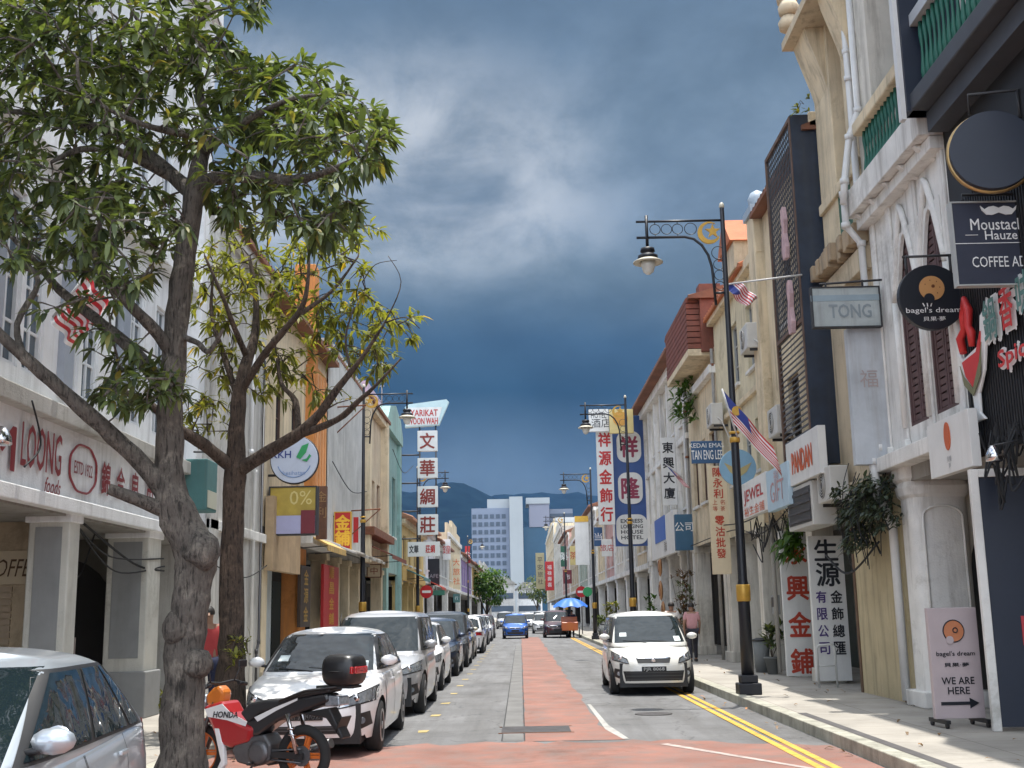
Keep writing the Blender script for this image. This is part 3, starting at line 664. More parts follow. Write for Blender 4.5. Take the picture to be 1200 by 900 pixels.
# generic narrower houses down the street
def generic(side, y0, y1, H, wm, label, roofm=tile, parapet=False, nwin=2, floors=1, sm=None, colm=None, group=None, trim=None):
    B = Bld(side, y0, y1, 'shophouse', label, group=group or (GR if side > 0 else GL)); zf = 3.5; trim = trim or white_tr
    fh = (H - zf) / floors; hs = []
    w = (y1 - y0) / (nwin + .6)
    for f in range(floors):
        for k in range(nwin):
            yc = y0 + (k + .8) * w; hs.append((yc - w * .28, yc + w * .28, zf + fh * f + .9, zf + fh * f + min(fh - .7, 2.8)))
    B.wall(zf, H, wm, hs)
    for i, h in enumerate(hs): B.window(h, trim, sm or wood, 'shutter' if i % 2 == 0 else 'glass')
    B.band(H - .35, H, .22, trim); B.band(zf, zf + .25, .15, trim, name='string_course')
    for y in (y0 + .15, y1 - .15): mb = MB(); B.box(mb, y - .13, y + .13, zf + .25, H - .35, -.1, .0); B.part('pilaster', mb, trim)
    if parapet:
        mb = MB(); B.box(mb, y0, y1, H, H + .8, -.02, .2); B.box(mb, y0 + (y1-y0)*.3, y0 + (y1-y0)*.7, H + .8, H + 1.4, -.02, .2); B.part('parapet', mb, wm)
    else: B.roof(H + .2, 4.5, 1.9, .6, roofm)
    B.arcade(zf, colm or trim, MATS['shaded_shopfront'])
    return B
sage = wallm('sage_wall', (.36, .42, .36), .5); pinkw = wallm('pink_wall', (.55, .34, .30), .5); purple = wallm('lilac_wall', (.30, .22, .42), .4); ochre = wallm('ochre_wall', (.55, .36, .12), .5)
bluew = wallm('pale_blue_wall', (.33, .42, .52), .5); greyw = wallm('pale_grey_wall', (.46, .46, .45), .55)
generic(1, 54., 60., 8.3, beige, 'beige two-storey shophouse behind the blue sign board', nwin=2)
generic(1, 60., 66.5, 8.0, greyw, 'pale grey shophouse with brown shutters beyond the blue sign', nwin=2, parapet=True)
generic(1, 66.5, 73., 8.6, offw, 'off-white shophouse near the right no-entry sign', nwin=3)
generic(1, 73., 81., 7.8, pinkw, 'dull pink shophouse far along the right row', nwin=2)
generic(1, 81., 90., 8.4, cream, 'cream shophouse with parapet far along the right row', nwin=3, parapet=True)
generic(1, 90., 102., 9.6, greyw, 'grey three-storey shophouse behind the tall white sign', nwin=3, floors=2)
generic(1, 102., 118., 8.4, sage, 'sage green shophouse deep in the right row', nwin=3)
generic(1, 118., 140., 9.2, beige, 'long beige shophouse deep in the right row', nwin=4, parapet=True)
generic(1, 140., 165., 11., pinkw, 'brick pink block at the distant right', nwin=4, floors=2)
generic(1, 165., 200., 13.5, offw, 'distant white three-storey block on the right', nwin=5, floors=3, parapet=True)
generic(1, 200., 260., 16.5, cream, 'most distant pale block on the right of the street', nwin=6, floors=4, parapet=True)
# ------------------------------------------------------------------ left-hand row of shophouses
GL = 'shophouses on the left side of the street'
inset = mat('grey_inset', (.26, .265, .265), .85, .12, 2, .2)
sheet = mat('corrugated_sheet', (.46, .46, .44), .6, .15, 1.5, .45); teal = wallm('teal_wall', (.24, .38, .35), .75); teald = wallm('dark_teal_wall', (.07, .17, .17), .4)
orange = wallm('orange_wall', (.55, .22, .06), .4); redm = paint('sign_red', (.45, .02, .02)); gold = mat('gold_paint', (.60, .36, .05), .4, .1, 5, metal=.3)
palew = mat('pale_white_wall', (.74, .75, .76), .88, .1, 1.3, .45, .3, dirt=(.16, .15, .14), grime=.3)
B = Bld(-1, 6., 21.9, 'shophouse', 'tall white corner shophouse with red shop lettering above panelled pillars', group=GL)
hs = []
for k in range(8):
    y = 12.2 + k * 1.0 + (.25 if k % 2 else 0); hs.append((y, y + .62, 4.75, 7.0)); hs.append((y, y + .62, 8.4, 10.6))
B.wall(4.3, 13.9, palew, hs, d=.3)
frw = paint('white_window_frame', (.66, .68, .70))
for h in hs: B.window(h, frw, mat('blue_glass', (.05, .075, .10), .12, .1, 1, spec=.8), 'glass', d=.36, leaves=2, bars=3, sill=False)
for y in (13.05, 15.3, 17.55): 
    mb = MB(); B.box(mb, y + .0, y + .32, 4.7, 7.2, .2, .298); B.part('window_pier', mb, paint('blue_grey_trim', (.30, .33, .38)))
B.wall(3.12, 4.15, palew, d=0, depth=.2, back=2.5, name='fascia')
B.band(4.12, 4.34, .16, wallm('cornice_grey', (.45, .44, .41), .5)); B.band(3.02, 3.2, .14, palew, name='ledge')
B.band(7.7, 8.0, .2, palew, d=.3, name='string_course'); B.band(13.5, 13.9, .35, palew, d=.3)
mb = MB(); B.box(mb, 21.5, 21.9, 4.3, 13.5, .1, .298); B.part('corner_pilaster', mb, palew)
for yn, wd, dp in ((11.4, .4, .55), (15.3, .36, .55), (18.6, .66, .66)):
    mb = MB(); B.box(mb, yn, yn + wd, PZ, 3.1, 0, dp); c_ = B.part('pillar', mb, wallm('pillar_cream', (.55, .54, .49), .35), bevel=.02)
    mb = MB(); B.box(mb, yn - .015, yn - .002, 1.05, 2.86, .1, dp - .1); B.part('inset_panel', mb, inset, c_)
    mb = MB(); B.box(mb, yn - .06, yn + wd + .06, PZ, .85, -.05, dp + .06); B.part('plinth', mb, inset, c_, bevel=.02)
    mb = MB(); B.box(mb, yn - .04, yn + wd + .04, 2.92, 3.1, -.03, dp + .04); B.part('capital', mb, palew, c_, bevel=.015)
mb = MB(); B.box(mb, 6., 21.9, 3.0, 3.12, .05, 3.2); B.part('soffit', mb, concrete)
mb = MB(); B.box(mb, 6., 21.9, PZ, 3., 3.0, 3.1); sf = B.part('shopfront', mb, mat('dark_brick', (.09, .075, .06), .9, .3, 3))
mb = MB(); B.box(mb, 15.9, 19.5, PZ, 2.95, 2.9, 2.997); B.part('dark_doorway', mb, darkin, sf)  # dark sheet in place of the shaded opening
mb = MB(); B.box(mb, 16.1, 16.3, PZ, 3., .75, 3.0); cw = B.part('cross_wall', mb, wallm('sandy_wall', (.50, .40, .28), .5))
mb = MB()
for k in range(22): B.box(mb, 16.06, 16.097, .2 + k * .088, .2 + k * .088 + .066, 1.05, 2.9)
B.part('roller_shutter', mb, paint('beige_shutter', (.42, .33, .24)), cw)
mb = MB(); B.box(mb, 16.04, 16.096, 2.15, 2.6, .8, 2.95); sg = B.part('sign_strip', mb, paint('cream_sign', (.58, .48, .34)), cw)
mb = MB(); text_mb(mb, 'COFFEE', -6.95, 2.37, .24, 16.035, w=.75, shear=.3); B.part('lettering', mb, paint('brown_letters', (.10, .05, .02)), cw)
mb = MB(); B.box(mb, 19.9, 20.0, PZ, 3., .75, 3.0); pg = B.part('passage_wall', mb, mat('shaded_plaster', (.16, .15, .13), .9, .2, 2, .4))  # passage shade is put into the plaster colour
mb = MB(); poly = [(B.x(.95), PZ), (B.x(2.9), PZ)] + [(B.x(1.925 + .975 * math.cos(R(15 * k))), 1.75 + .95 * math.sin(R(15 * k))) for k in range(13)]; mb.prism(poly, 19.87, 19.897, 'y'); B.part('dark_arch', mb, darkin, pg)  # dark sheet stands for the unlit passage beyond the arch
# L2 blank grey-white wall
B = Bld(-1, 21.9, 26.8, 'shophouse', 'blank stained grey-white shophouse wall behind the thin tree', group=GL)
gw = wallm('stained_grey_wall', (.50, .49, .46), .75)
B.wall(PZ, 9.6, gw); B.band(3.3, 3.5, .1, white_tr, name='string_course'); B.band(9.3, 9.65, .2, white_tr)
mb = MB(); B.box(mb, 21.9, 22.5, PZ, 9.3, -.1, 0); B.part('pilaster', mb, gw, bevel=.02)
pipe(B, [(B.x(-.07), 25.2, 9.), (B.x(-.07), 25.2, 5.2), (B.x(-.07), 25.6, 4.8), (B.x(-.07), 25.6, .2)], .04)
pipe(B, [(B.x(-.06), 26.4, 7.5), (B.x(-.06), 26.4, 1.1), (B.x(-.06), 26.2, .9), (B.x(-.06), 26.2, .2)], .03, 'cable_conduit', paint('dark_conduit', (.04, .04, .045)))
B.roof(9.75, 4, 1.6, .3)
# L3 beige with orange tower pilaster
B = Bld(-1, 26.8, 35.4, 'shophouse', 'beige shophouse with a tall orange pilaster and gold shop signs', group=GL)
hs = [(28., 29., 5.2, 7.2), (30., 31., 5.2, 7.2)]
B.wall(3.7, 9.3, cream, hs)
for h in hs: B.window(h, wood, glassd, 'glass')
mb = MB(); B.box(mb, 31.9, 33.9, 3.7, 8.6, -.25, .4); B.box(mb, 32.1, 32.75, 8.6, 11.6, -.2, .4); o = B.part('orange_pilaster', mb, orange, bevel=.03)
mb = MB()
for k in range(4): B.box(mb, 32.1 + k * .46, 32.3 + k * .46, 3.9, 8.4, -.31, -.252)
B.part('flute', mb, wallm('orange_light', (.62, .30, .12), .4), o)
B.arcade(3.5, cream, MATS['shaded_shopfront'], cols=(27.2,), wd=.5)
mb = MB(); B.box(mb, 27.6, 30.3, PZ, 3.4, .5, .7); B.part('pale_shutter_wall', mb, wallm('pale_blue_grey', (.42, .47, .49), .3))
mb = MB(); B.box(mb, 31.5, 32.4, PZ, 3.45, .0, .5); B.part('orange_column', mb, orange, bevel=.02)
mb = MB(); B.box(mb, 26.85, 30.2, 2.7, 4.4, -.25, -.05); B.part('beige_board', mb, mat('plywood', (.42, .30, .18), .85, .2, 2, .3))
B.roof(9.5, 4.3, 1.7, .4); B.band(3.5, 3.75, .5, white_tr, y0=30.3, name='ledge')
# L4 corrugated sheet front
B = Bld(-1, 35.4, 43.6, 'shophouse', 'shophouse clad in pale corrugated sheet with a ragged white canopy', group=GL)
mb = MB(); n = 110; prow = []
for k in range(n + 1):
    y = 35.4 + 8.2 * k / n; prow.append((y, -.05 - .04 * (k % 4 in (1, 2)) ))
mb.grid([[(B.x(d), y, z) for y, d in prow] for z in (3.7, 10.2)], smooth=False)
mb.face([(B.x(.0), 35.4, 3.7), (B.x(9), 35.4, 3.7), (B.x(9), 35.4, 10.2), (B.x(.0), 35.4, 10.2)]); mb.face([(B.x(.0), 43.6, 3.7), (B.x(9), 43.6, 3.7), (B.x(9), 43.6, 10.2), (B.x(0), 43.6, 10.2)])
B.part('wall', mb, sheet); B.roof(10.2, 4, 1.5, .1)
mb = MB()
for k in range(12): y = 35.4 + k * .68; mb.prism([(B.x(-.9), 3.5 + random.uniform(-.05, .05)), (B.x(-.02), 3.85), (B.x(-.02), 3.9), (B.x(-.92), 3.56 + random.uniform(-.04, .04))], y, y + .66, 'y')
B.part('canopy', mb, wallm('canopy_white', (.60, .58, .54), .6))
B.arcade(3.5, cream, MATS['shaded_shopfront'], cols=(35.8, 38.3, 40.6, 43.2), wd=.4, shut=MATS['dark_green_shutter'])
# L5 cream with red stains
B = Bld(-1, 43.6, 50.6, 'shophouse', 'cream shophouse with red-brown stained upper wall and ornate column', group=GL)
rs = mat('red_stained_wall', (.58, .48, .34), .88, .14, 1.3, 1.0, .2, dirt=(.24, .06, .03))
hs = [(44.6, 45.6, 5., 7.), (46.6, 47.6, 5., 7.), (48.4, 49.4, 5., 7.)]
B.wall(3.6, 9.9, rs, hs)
for h in hs: B.window(h, wood, wood, 'shutter')
for y in (44.1, 50.): mb = MB(); B.box(mb, y - .3, y + .3, 3.6, 10., -.3, 0); B.part('pilaster', mb, cream)
B.band(9.6, 9.95, .25, cream); B.band(4.6, 4.9, .5, rust, name='awning_bar'); B.arcade(3.5, cream, MATS['shaded_shopfront'], wd=.6)
B.roof(10.1, 4, 1.4, .35)
# L6 teal house
B = Bld(-1, 50.6, 57.2, 'shophouse', 'teal painted shophouse with arched top and lilac gable', group=GL)
hs = [(51.8, 53., 5.2, 8.), (54.3, 55.6, 5.2, 8.)]
B.wall(3.5, 9.8, teal, hs)
for h in hs: B.window(h, teald, teald, 'shutter')
for y in (51., 56.8): mb = MB(); B.box(mb, y - .38, y + .38, PZ, 9.8, -.16, .1); B.part('column', mb, teal, bevel=.03)
mb = MB(); mb.prism([(50.6, 9.8), (57.2, 9.8), (57.2, 10.2), (56.2, 10.9), (53.9, 11.3), (51.6, 10.9), (50.6, 10.2)], B.x(-.22), B.x(.3), 'x'); B.part('arched_top', mb, teal)
mb = MB(); B.box(mb, 51.2, 56.4, 10.0, 12.0, .8, 4); B.part('lilac_gable', mb, wallm('lilac_gable', (.50, .38, .47), .4))
B.arcade(3.5, teal, MATS['shaded_shopfront'], cols=())
# L7 low yellow house
B = Bld(-1, 58.2, 72., 'shophouse', 'low yellow shophouse with an orange hipped roof', group=GL)
yw = wallm('yellow_wall', (.62, .46, .20), .5)
hs = [(59.5 + 3 * k, 60.9 + 3 * k, 4.2, 5.6) for k in range(4)]
B.wall(3.3, 6.4, yw, hs)
for h in hs: B.window(h, wood, glassd, 'glass')
B.roof(6.6, 4, 1.8, .6, mat('faded_orange_tile', (.40, .20, .12), .85, .25, 1.2, .3, .4, bscale=9)); B.arcade(3.3, yw, MATS['shaded_shopfront'], cols=(58.6, 62, 65.3, 68.6, 71.6)); B.band(6.1, 6.4, .25, cream)
B.band(3.3, 4.0, .12, ochre, name='fascia')
generic(-1, 72., 80., 6.9, palew, 'white two-storey shophouse past the yellow house', nwin=3, roofm=MATS['faded_orange_tile'])
generic(-1, 80., 96., 6.6, greyw, 'grey low shophouse in the middle of the left row', nwin=4)
generic(-1, 96., 116., 8.2, cream, 'cream shophouse with orange characters far on the left', nwin=4, parapet=True)
generic(-1, 116., 142., 7.4, purple, 'lilac shophouse before the street tree', nwin=5)
generic(-1, 142., 175., 7.6, ochre, 'ochre shophouse behind the street tree', nwin=5)
generic(-1, 175., 240., 8.5, greyw, 'most distant grey shophouse of the left row', nwin=6, parapet=True)
# ------------------------------------------------------------------ far towers
def tower(name, label, x0, x1, y0, y1, z1, m):
    r = empty(name, ((x0 + x1) / 2, (y0 + y1) / 2, 0), 0, label, 'tower block'); mb = MB(); mb.box(x0, x1, y0, y1, 0, z1); mb.build('wall', m, r, world=True); return r
tw = mat('tower_white', (.36, .39, .41), .8, .05, .1)
r = tower('tower_block', 'white hotel tower with a grid of small windows beyond the street end', -18.3, -3.6, 452, 470, 41.4, mat('tower_shaded_front', (.20, .24, .32), .8, .05, .1))  # bluish shade of the white tower's camera-facing front is put into its colour
mb = MB(); mb.box(-3.55, 1.6, 449.5, 470, 0, 45.5); mb.build('stair_shaft', tw, r, world=True)
mb = MB(); mb.box(-12.2, -3.65, 453.5, 469, 41.4, 45.0); mb.build('top_storey', tw, r, world=True)
wm_ = mat('tower_window', (.05, .075, .11), .3, .1, 1); w0 = None
for k in range(10):
    for j in range(6):
        x = -17.2 + j * 2.28; z = 38.2 - k * 3.0
        if w0 is None: mb = MB(); mb.box(-.75, .75, -.12, 0, -.8, .8); w0 = mb.build('window', wm_, r); o = w0
        else: o = w0.copy(); COL.objects.link(o)
        o.location = (x - r.location.x, 451.9 - r.location.y, z)
r = tower('tower_block', 'dark blue glass tower with a lilac roof box beyond the street end', 1.7, 12.6, 462, 480, 34.5, mat('blue_glass_wall', (.015, .075, .14), .25, .1, .2))
mb = MB(); mb.box(4.2, 12.2, 461.5, 478, 34.5, 45.5); mb.build('roof_box', mat('tower_lilac', (.26, .27, .34), .8, .05, .1), r, world=True)
mb = MB(); mb.box(1.75, 12.3, 463, 477, 44.2, 46.5) if False else mb.box(3.0, 12.4, 460.9, 478.5, 43.6, 46.0); mb.build('roof_rim', tw, r, world=True)
r = tower('tower_block', 'grey office slab partly hidden behind the glass tower', 12.65, 22., 474, 492, 42.5, mat('tower_grey', (.20, .23, .29), .8, .1, .1))
mb = MB()
for k in range(11): mb.box(12.7, 22.02, 473.8, 473.99, 4 + k * 3.5, 5.6 + k * 3.5)
mb.build('window_band', wm_, r, world=True)
r = tower('apartment_block', 'pale stepped apartment block above the right roofs', 7.5, 16.5, 300, 320, 21.5, mat('block_white', (.58, .58, .57), .8, .1, .2))
mb = MB(); mb.box(9.5, 15., 302, 318, 21.5, 25.5); mb.build('top_storey', MATS['block_white'], r, world=True)
mb = MB()
for k in range(5): mb.box(7.9, 16.1, 299.8, 299.99, 3.2 + k * 3.8, 4.9 + k * 3.8)
mb.box(11, 14, 301.8, 301.99, 22.6, 24.2); mb.build('window_band', wm_, r, world=True)
for k, (x0, x1, h, lb, cm) in enumerate(((-34, -22, 17, 'low lilac block left of the white tower', purple), (-10.5, -1.5, 9.5, 'long low roofed building closing the street end', greyw), (-1., 6.4, 8.0, 'small pale building in the centre of the street end', palew))):
    Y = 330 + k * 8; r = empty('distant_building', ((x0 + x1) / 2, Y, 0), 0, lb, 'building'); mb = MB(); mb.box(x0, x1, Y, Y + 14, 0, h); mb.build('wall', cm, r, world=True)
    mb = MB(); mb.prism([(x0 - .6, h), (x1 + .6, h), ((x0 + x1) / 2 + 2, h + 2.2), ((x0 + x1) / 2 - 2, h + 2.2)], Y - .5, Y + 14.5, 'y'); mb.build('roof', concrete, r, world=True)
    mb = MB()
    for j in range(max(1, int(h / 4))): mb.box(x0 + .5, x1 - .5, Y - .15, Y - .01, 1.8 + j * 3.6, 3.4 + j * 3.6)
    mb.build('window_band', wm_, r, world=True)

# ------------------------------------------------------------------ signs
wsign = mat('sign_white', (.68, .68, .66), .5, .06, 2, .15); ink = paint('sign_ink', (.012, .014, .02)); wlet = paint('white_letters', (.75, .75, .74)); bronze = mat('bracket_iron', (.03, .03, .033), .6, .2, 5)
def lets(root, items, w, h, y):
    for it in items:
        s, u, v, size, m = it[:5]; k = it[5] if len(it) > 5 else {}
        mb = MB(); text_mb(mb, s, u * w / 2, v * h / 2, size * h, y, **k); mb.build('lettering', m, root, recalc=False)
def board(name, label, cat, c, w, h, rz, m, items=(), th=.09, frame=None, fw=.03, disc=False, group=None):
    """sign board: origin at its middle, face towards local -Y"""
    r = empty(name, c, rz, label, cat, group); mb = MB()
    if disc: mb.lathe([(w / 2, -th / 2), (w / 2, th / 2)], (0, 0, 0), 40, 'y', smooth=False)
    else: mb.box(-w / 2, w / 2, -th / 2, th / 2, -h / 2, h / 2)
    mb.build('board', m, r, bevel=.006)
    if frame:
        mb = MB(); y0, y1 = -th / 2 - .015, th / 2 + .015
        if disc: mb.torus((0, 0, 0), w / 2, fw, 'y', 40, 8)
        else:
            for q in ((-w/2 - fw, w/2 + fw, h/2, h/2 + fw), (-w/2 - fw, w/2 + fw, -h/2 - fw, -h/2), (-w/2 - fw, -w/2, -h/2, h/2), (w/2, w/2 + fw, -h/2, h/2)): mb.box(q[0], q[1], y0, y1, q[2], q[3])
        mb.build('frame', frame, r)
    lets(r, items, w, h, -th / 2 - .002)
    return r
def camboard(name, label, cat, box, Y, m, items=(), **k):
    a, b = atY(box[0], (box[1] + box[3]) / 2, Y), atY(box[2], (box[1] + box[3]) / 2, Y); t, u = atY((box[0] + box[2]) / 2, box[1], Y), atY((box[0] + box[2]) / 2, box[3], Y)
    return board(name, label, cat, ((a.x + b.x) / 2, Y, (t.z + u.z) / 2), b.x - a.x, t.z - u.z, k.pop('rz', 0), m, items, **k)
def wallboard(side, name, label, cat, near, farpx, m, items=(), off=.1, **k):
    X = (RX - off) if side > 0 else (LX + off)
    t, u, f = atX(near[0], near[1], X), atX(near[0], near[2], X), atX(farpx, (near[1] + near[2]) / 2, X)
    return board(name, label, cat, (X, (t.y + f.y) / 2, (t.z + u.z) / 2), abs(f.y - t.y), t.z - u.z, R(-90) if side > 0 else R(90), m, items, **k)
def bars(r, segs, m=None, rad=.018, name='bracket'):
    mb = MB()
    for s in segs: mb.tube(s, rad, 6)
    return mb.build(name, m or bronze, r)
b_ = dict(bold=.03)
# --- right, near
r = board('shop_sign', 'large blank dark round sign with a brass rim', 'shop sign', tuple(atY(1162, 179, 12.9)), .96, .96, R(-12), navy, th=.22, frame=mat('brass_rim', (.40, .27, .12), .35, .1, 3, metal=.7), fw=.03, disc=True)
bars(r, [[(-.2, 0, .5), (-.2, 0, .75), (1.0, 0, .75)], [(.35, 0, .4), (.35, 0, .75)]])
slate = mat('slate_sign', (.030, .034, .055), .5, .1, 2)
c = atY(1172, 286, 13.2)
r = board('shop_sign', 'slate blue coffee shop sign with a white moustache', 'shop sign', tuple(c), 1.1, 1.0, 0, slate, [('Moustache', .0, .46, .14, wlet, dict(w=.70, bold=.012)), ('Hauze', .0, .19, .11, wlet, dict(w=.38, bold=.012)), ('COFFEE ADO', 0, -.46, .13, wlet, dict(w=.74))], frame=paint('grey_frame', (.35, .36, .35)), fw=.018)
mb = MB()
for sx in (-1, 1):
    P = [(0, .045), (.06, .07), (.12, .06), (.17, .03), (.215, .075), (.20, .02), (.15, -.035), (.08, -.04), (0, -.01)]
    mb.prism([(sx * a, .385 + b) for a, b in P], -.062, -.047, 'y')
mb.build('moustache_emblem', wlet, r)
mb = MB(); mb.box(-.55, .55, -.05, -.046, -.004, .004); mb.box(-.42, -.27, -.05, -.046, .10, .106); mb.box(.27, .42, -.05, -.046, .10, .106); mb.build('rule_line', wlet, r)
mb = MB(); mb.tube([(.36 + .07 * math.cos(a), -.05, -.31 + .06 * math.sin(a)) for a in [math.pi + math.pi * k / 10 for k in range(11)]], .01, 5); mb.build('smile_mark', wlet, r)
bars(r, [[(-.4, 0, .5), (-.4, 0, .62), (.75, 0, .62)], [(.4, 0, .5), (.4, 0, .62)]])
c = atY(1091, 349, 15.2)
def bagel(r, x, z, s, y, m1, m2):
    mb = MB(); mb.lathe([(s, 0), (s, -.012)], (x, y, z), 28, 'y', smooth=False); o = mb.build('bagel_emblem', m1, r)
    mb = MB(); mb.lathe([(s * .42, 0), (s * .42, -.006)], (x - s * .28, y - .0125, z - s * .85), 16, 'y', smooth=False); mb.build('bite_mark', m2, r)
    mb = MB(); mb.lathe([(s * .14, 0), (s * .14, -.004)], (x + s * .1, y - .0125, z + s * .15), 12, 'y', smooth=False)
    for k in range(7): a = k * .9; mb.box(x + s * .6 * math.cos(a), x + s * .6 * math.cos(a) + s * .06, y - .0145, y - .0125, z + s * .6 * math.sin(a), z + s * .6 * math.sin(a) + s * .1) if (a < 3.4 or a > 5) else None
    mb.build('seed_mark', paint('bagel_dark', (.14, .05, .02)), r)
    mb = MB()
    for k in range(3): mb.obox((x - s * (.75 - .3 * k), y - .004, z - s * 1.35), (s * .08, .006, s * .3), Matrix.Rotation(R(-25 + 22 * k), 3, 'Y'))
    mb.build('crumb_mark', m2 if m2 is not navy and m2 is not ink else wlet, r)
bgl = paint('bagel_tan', (.50, .26, .10)); 
r = board('shop_sign', 'round black bakery sign with a bitten tan bagel emblem', 'shop sign', tuple(c), .90, .90, 0, ink, [("bagel's dream", 0, -.43, .105, wlet, dict(w=.74)), ('貝果·夢', 0, -.68, .07, wlet, dict(w=.30))], th=.1, disc=True)
bagel(r, .0, .12, .17, -.052, bgl, ink)
bars(r, [[(-.34, 0, .58), (.62, 0, .60)], [(-.30, 0, .30), (-.30, 0, .58)], [(.3, 0, .30), (.3, 0, .6)]])
# spice shop fascia on the black cladding
rs_ = empty('shop_sign', tuple(atX(1185, 400, 5.93)), R(-90), 'red and white raised lettering with a chilli cup logo on black cladding', 'shop sign')
rl = paint('sign_bright_red', (.55, .03, .03))
mb = MB(); text_mb(mb, 'Spices', .33, -.20, .26, -.035, w=1.2, bold=.04, ext=.03); mb.build('lettering', rl, rs_, recalc=False)
mb = MB(); text_mb(mb, 'Spices', .33, -.20, .31, -.01, w=1.27, bold=.09, ext=.012); mb.build('lettering_outline', wlet, rs_, recalc=False)
for k, ch in enumerate('鍋香味'):
    mb = MB(); text_mb(mb, ch, -.42 + k * .5, .38 + .03 * k, .52, -.03, w=.38, bold=.02, ext=.03); mb.build('lettering', rl if k == 1 else paint('sea_green', (.10, .22, .20)), rs_, recalc=False)
    mb = MB(); text_mb(mb, ch, -.42 + k * .5, .38 + .03 * k, .58, -.005, w=.43, bold=.07, ext=.012); mb.build('lettering_outline', wlet, rs_, recalc=False)
cup = empty('cup_logo', tuple(atX(1140, 418, 5.9)), R(-90), 'white outlined cup logo with a red chilli swirl', 'logo sign')
mb = MB(); mb.prism([(-.42, .15), (-.3, -.25), (-.08, -.5), (-.06, -.75), (-.2, -.85), (.25, -.85), (.1, -.75), (.12, -.5), (.35, -.25), (.5, .15), (.52, .5), (.38, .45), (.28, .1), (-.3, .02)], -.02, .02, 'y'); mb.build('cup_outline', wlet, cup, bevel=.01)
mb = MB(); mb.prism([(-.28, -.02), (-.2, -.22), (-.0, -.4), (.2, -.24), (.32, .0), (.38, .25), (.2, .02)], -.04, -.022, 'y'); mb.build('red_bowl', rl, cup)
mb = MB(); mb.prism([(-.34, -.05), (-.25, -.33), (.02, -.52), (.3, -.3), (.42, .1), (.3, -.12), (.02, -.42), (-.24, -.22)], -.05, -.041, 'y'); mb.build('olive_stripe', paint('olive_paint', (.16, .16, .08)), cup)
mb = MB(); mb.tube([(-.22, -.03, .1), (-.28, -.03, .3), (-.12, -.03, .38), (-.1, -.03, .55), (-.02, -.03, .78), (.08, -.03, .6), (.02, -.03, .4), (.1, -.03, .3), (.08, -.03, .12)], [.05, .06, .05, .06, .04, .06, .05, .06, .04], 8); mb.build('flame_swirl', rl, cup)
# white hanging sign with orange seal
r = wallboard(1, 'shop_sign', 'small white hanging sign with an orange oval seal', 'shop sign', (1139, 478, 548), 1092, wsign, [('貝果', -.0, -.50, .10, paint('grey_letters', (.25, .25, .27))), ('夢', .0, -.74, .09, MATS['grey_letters'])], off=.26, th=.12)
mb = MB(); mb.lathe([(.17, 0), (.17, -.012)], (0, -.062, .12), 20, 'y', smooth=False); mb.v = [(x * .62, y, .12 + (z - .12) * 1.1) for x, y, z in mb.v]; mb.build('seal_emblem', paint('seal_orange', (.50, .10, .03)), r)
# grey signs at the pipes
r = camboard('shop_sign', 'weathered grey rectangular sign with faded name letters', 'shop sign', (952, 338, 1030, 383), 18.3, mat('weathered_grey_sign', (.36, .40, .40), .7, .15, 2, .5), [('TONG', .1, -.22, .34, paint('faded_letters', (.22, .26, .28)), dict(bold=.03, w=.68))], frame=bronze, fw=.02)
mb = MB(); mb.box(-.57, .57, -.05, -.046, .1, .2); mb.build('faded_band', paint('faded_blue_band', (.25, .32, .36)), r)
bars(r, [[(-.3, 0, .33), (-.3, 0, .42)], [(.3, 0, .33), (.3, 0, .46)], [(-.4, 0, .40), (.9, 0, .47)]])
r = camboard('shop_sign', 'tall faded grey-blue vertical sign board with worn seal', 'shop sign', (996, 386, 1040, 545), 18.5, mat('faded_grey_blue', (.42, .45, .48), .7, .2, 1.2, .5, dirt=(.22, .17, .14)), [('福', .0, .25, .13, paint('worn_rose', (.36, .30, .29)))], th=.16)
# black/white/red upright shop boards by the pavement
r = camboard('shop_sign', 'upright white board with four large red gold-shop characters', 'shop sign', (917, 622, 953, 792), 26.2, wsign, [(c_, 0, .70 - .50 * k, .165, paint('brick_red_letters', (.42, .045, .02)), dict(bold=.035, w=.48)) for k, c_ in enumerate('永興金鋪')], th=.12)
r = camboard('shop_sign', 'upright white board with blue-black goldsmith characters in two columns', 'shop sign', (951, 628, 992, 798), 23.6, wsign, [('生', 0, .80, .145, ink, dict(bold=.035, w=.46)), ('源', 0.02, .46, .16, ink, dict(bold=.035, w=.46))] + [(c_, -.45, .15 - .235 * k, .08, paint('violet_letters', (.06, .03, .16)), dict(bold=.03, w=.20)) for k, c_ in enumerate('有限公司')] + [(c_, .42, .15 - .235 * k, .085, ink, dict(bold=.03, w=.23)) for k, c_ in enumerate('金飾總匯')], th=.12)
# fascia boards above the five-foot way
r = wallboard(1, 'shop_sign', 'white fascia board with bold orange-red lettering under the lattice screen', 'shop sign', (962, 498, 556), 925, wsign, [('PANDAN', 0, -.05, .46, paint('orange_red', (.60, .10, .02)), dict(bold=.06, w=1.6))], off=.45, th=.15)
r = wallboard(1, 'shop_sign', 'pale blue fascia board with faded red letters', 'shop sign', (926, 540, 592), 902, paint('pale_blue_sign', (.42, .55, .64)), [('GIFT', 0, -.15, .5, paint('faded_rose_letters', (.50, .28, .28)), dict(w=1.3)), ('裕發', -.0, .6, .25, MATS['faded_rose_letters'])], off=.5, th=.15)
r = wallboard(1, 'shop_sign', 'white fascia board with red letters and orange bottom stripe', 'shop sign', (901, 552, 598), 872, wsign, [('JEWEL', 0, .1, .42, redm, dict(bold=.02, w=2.2)), ('裕生金鋪', 0, -.68, .26, paint('orange_red', (.6, .1, .02)), dict(w=2.3))], off=.5, th=.15)
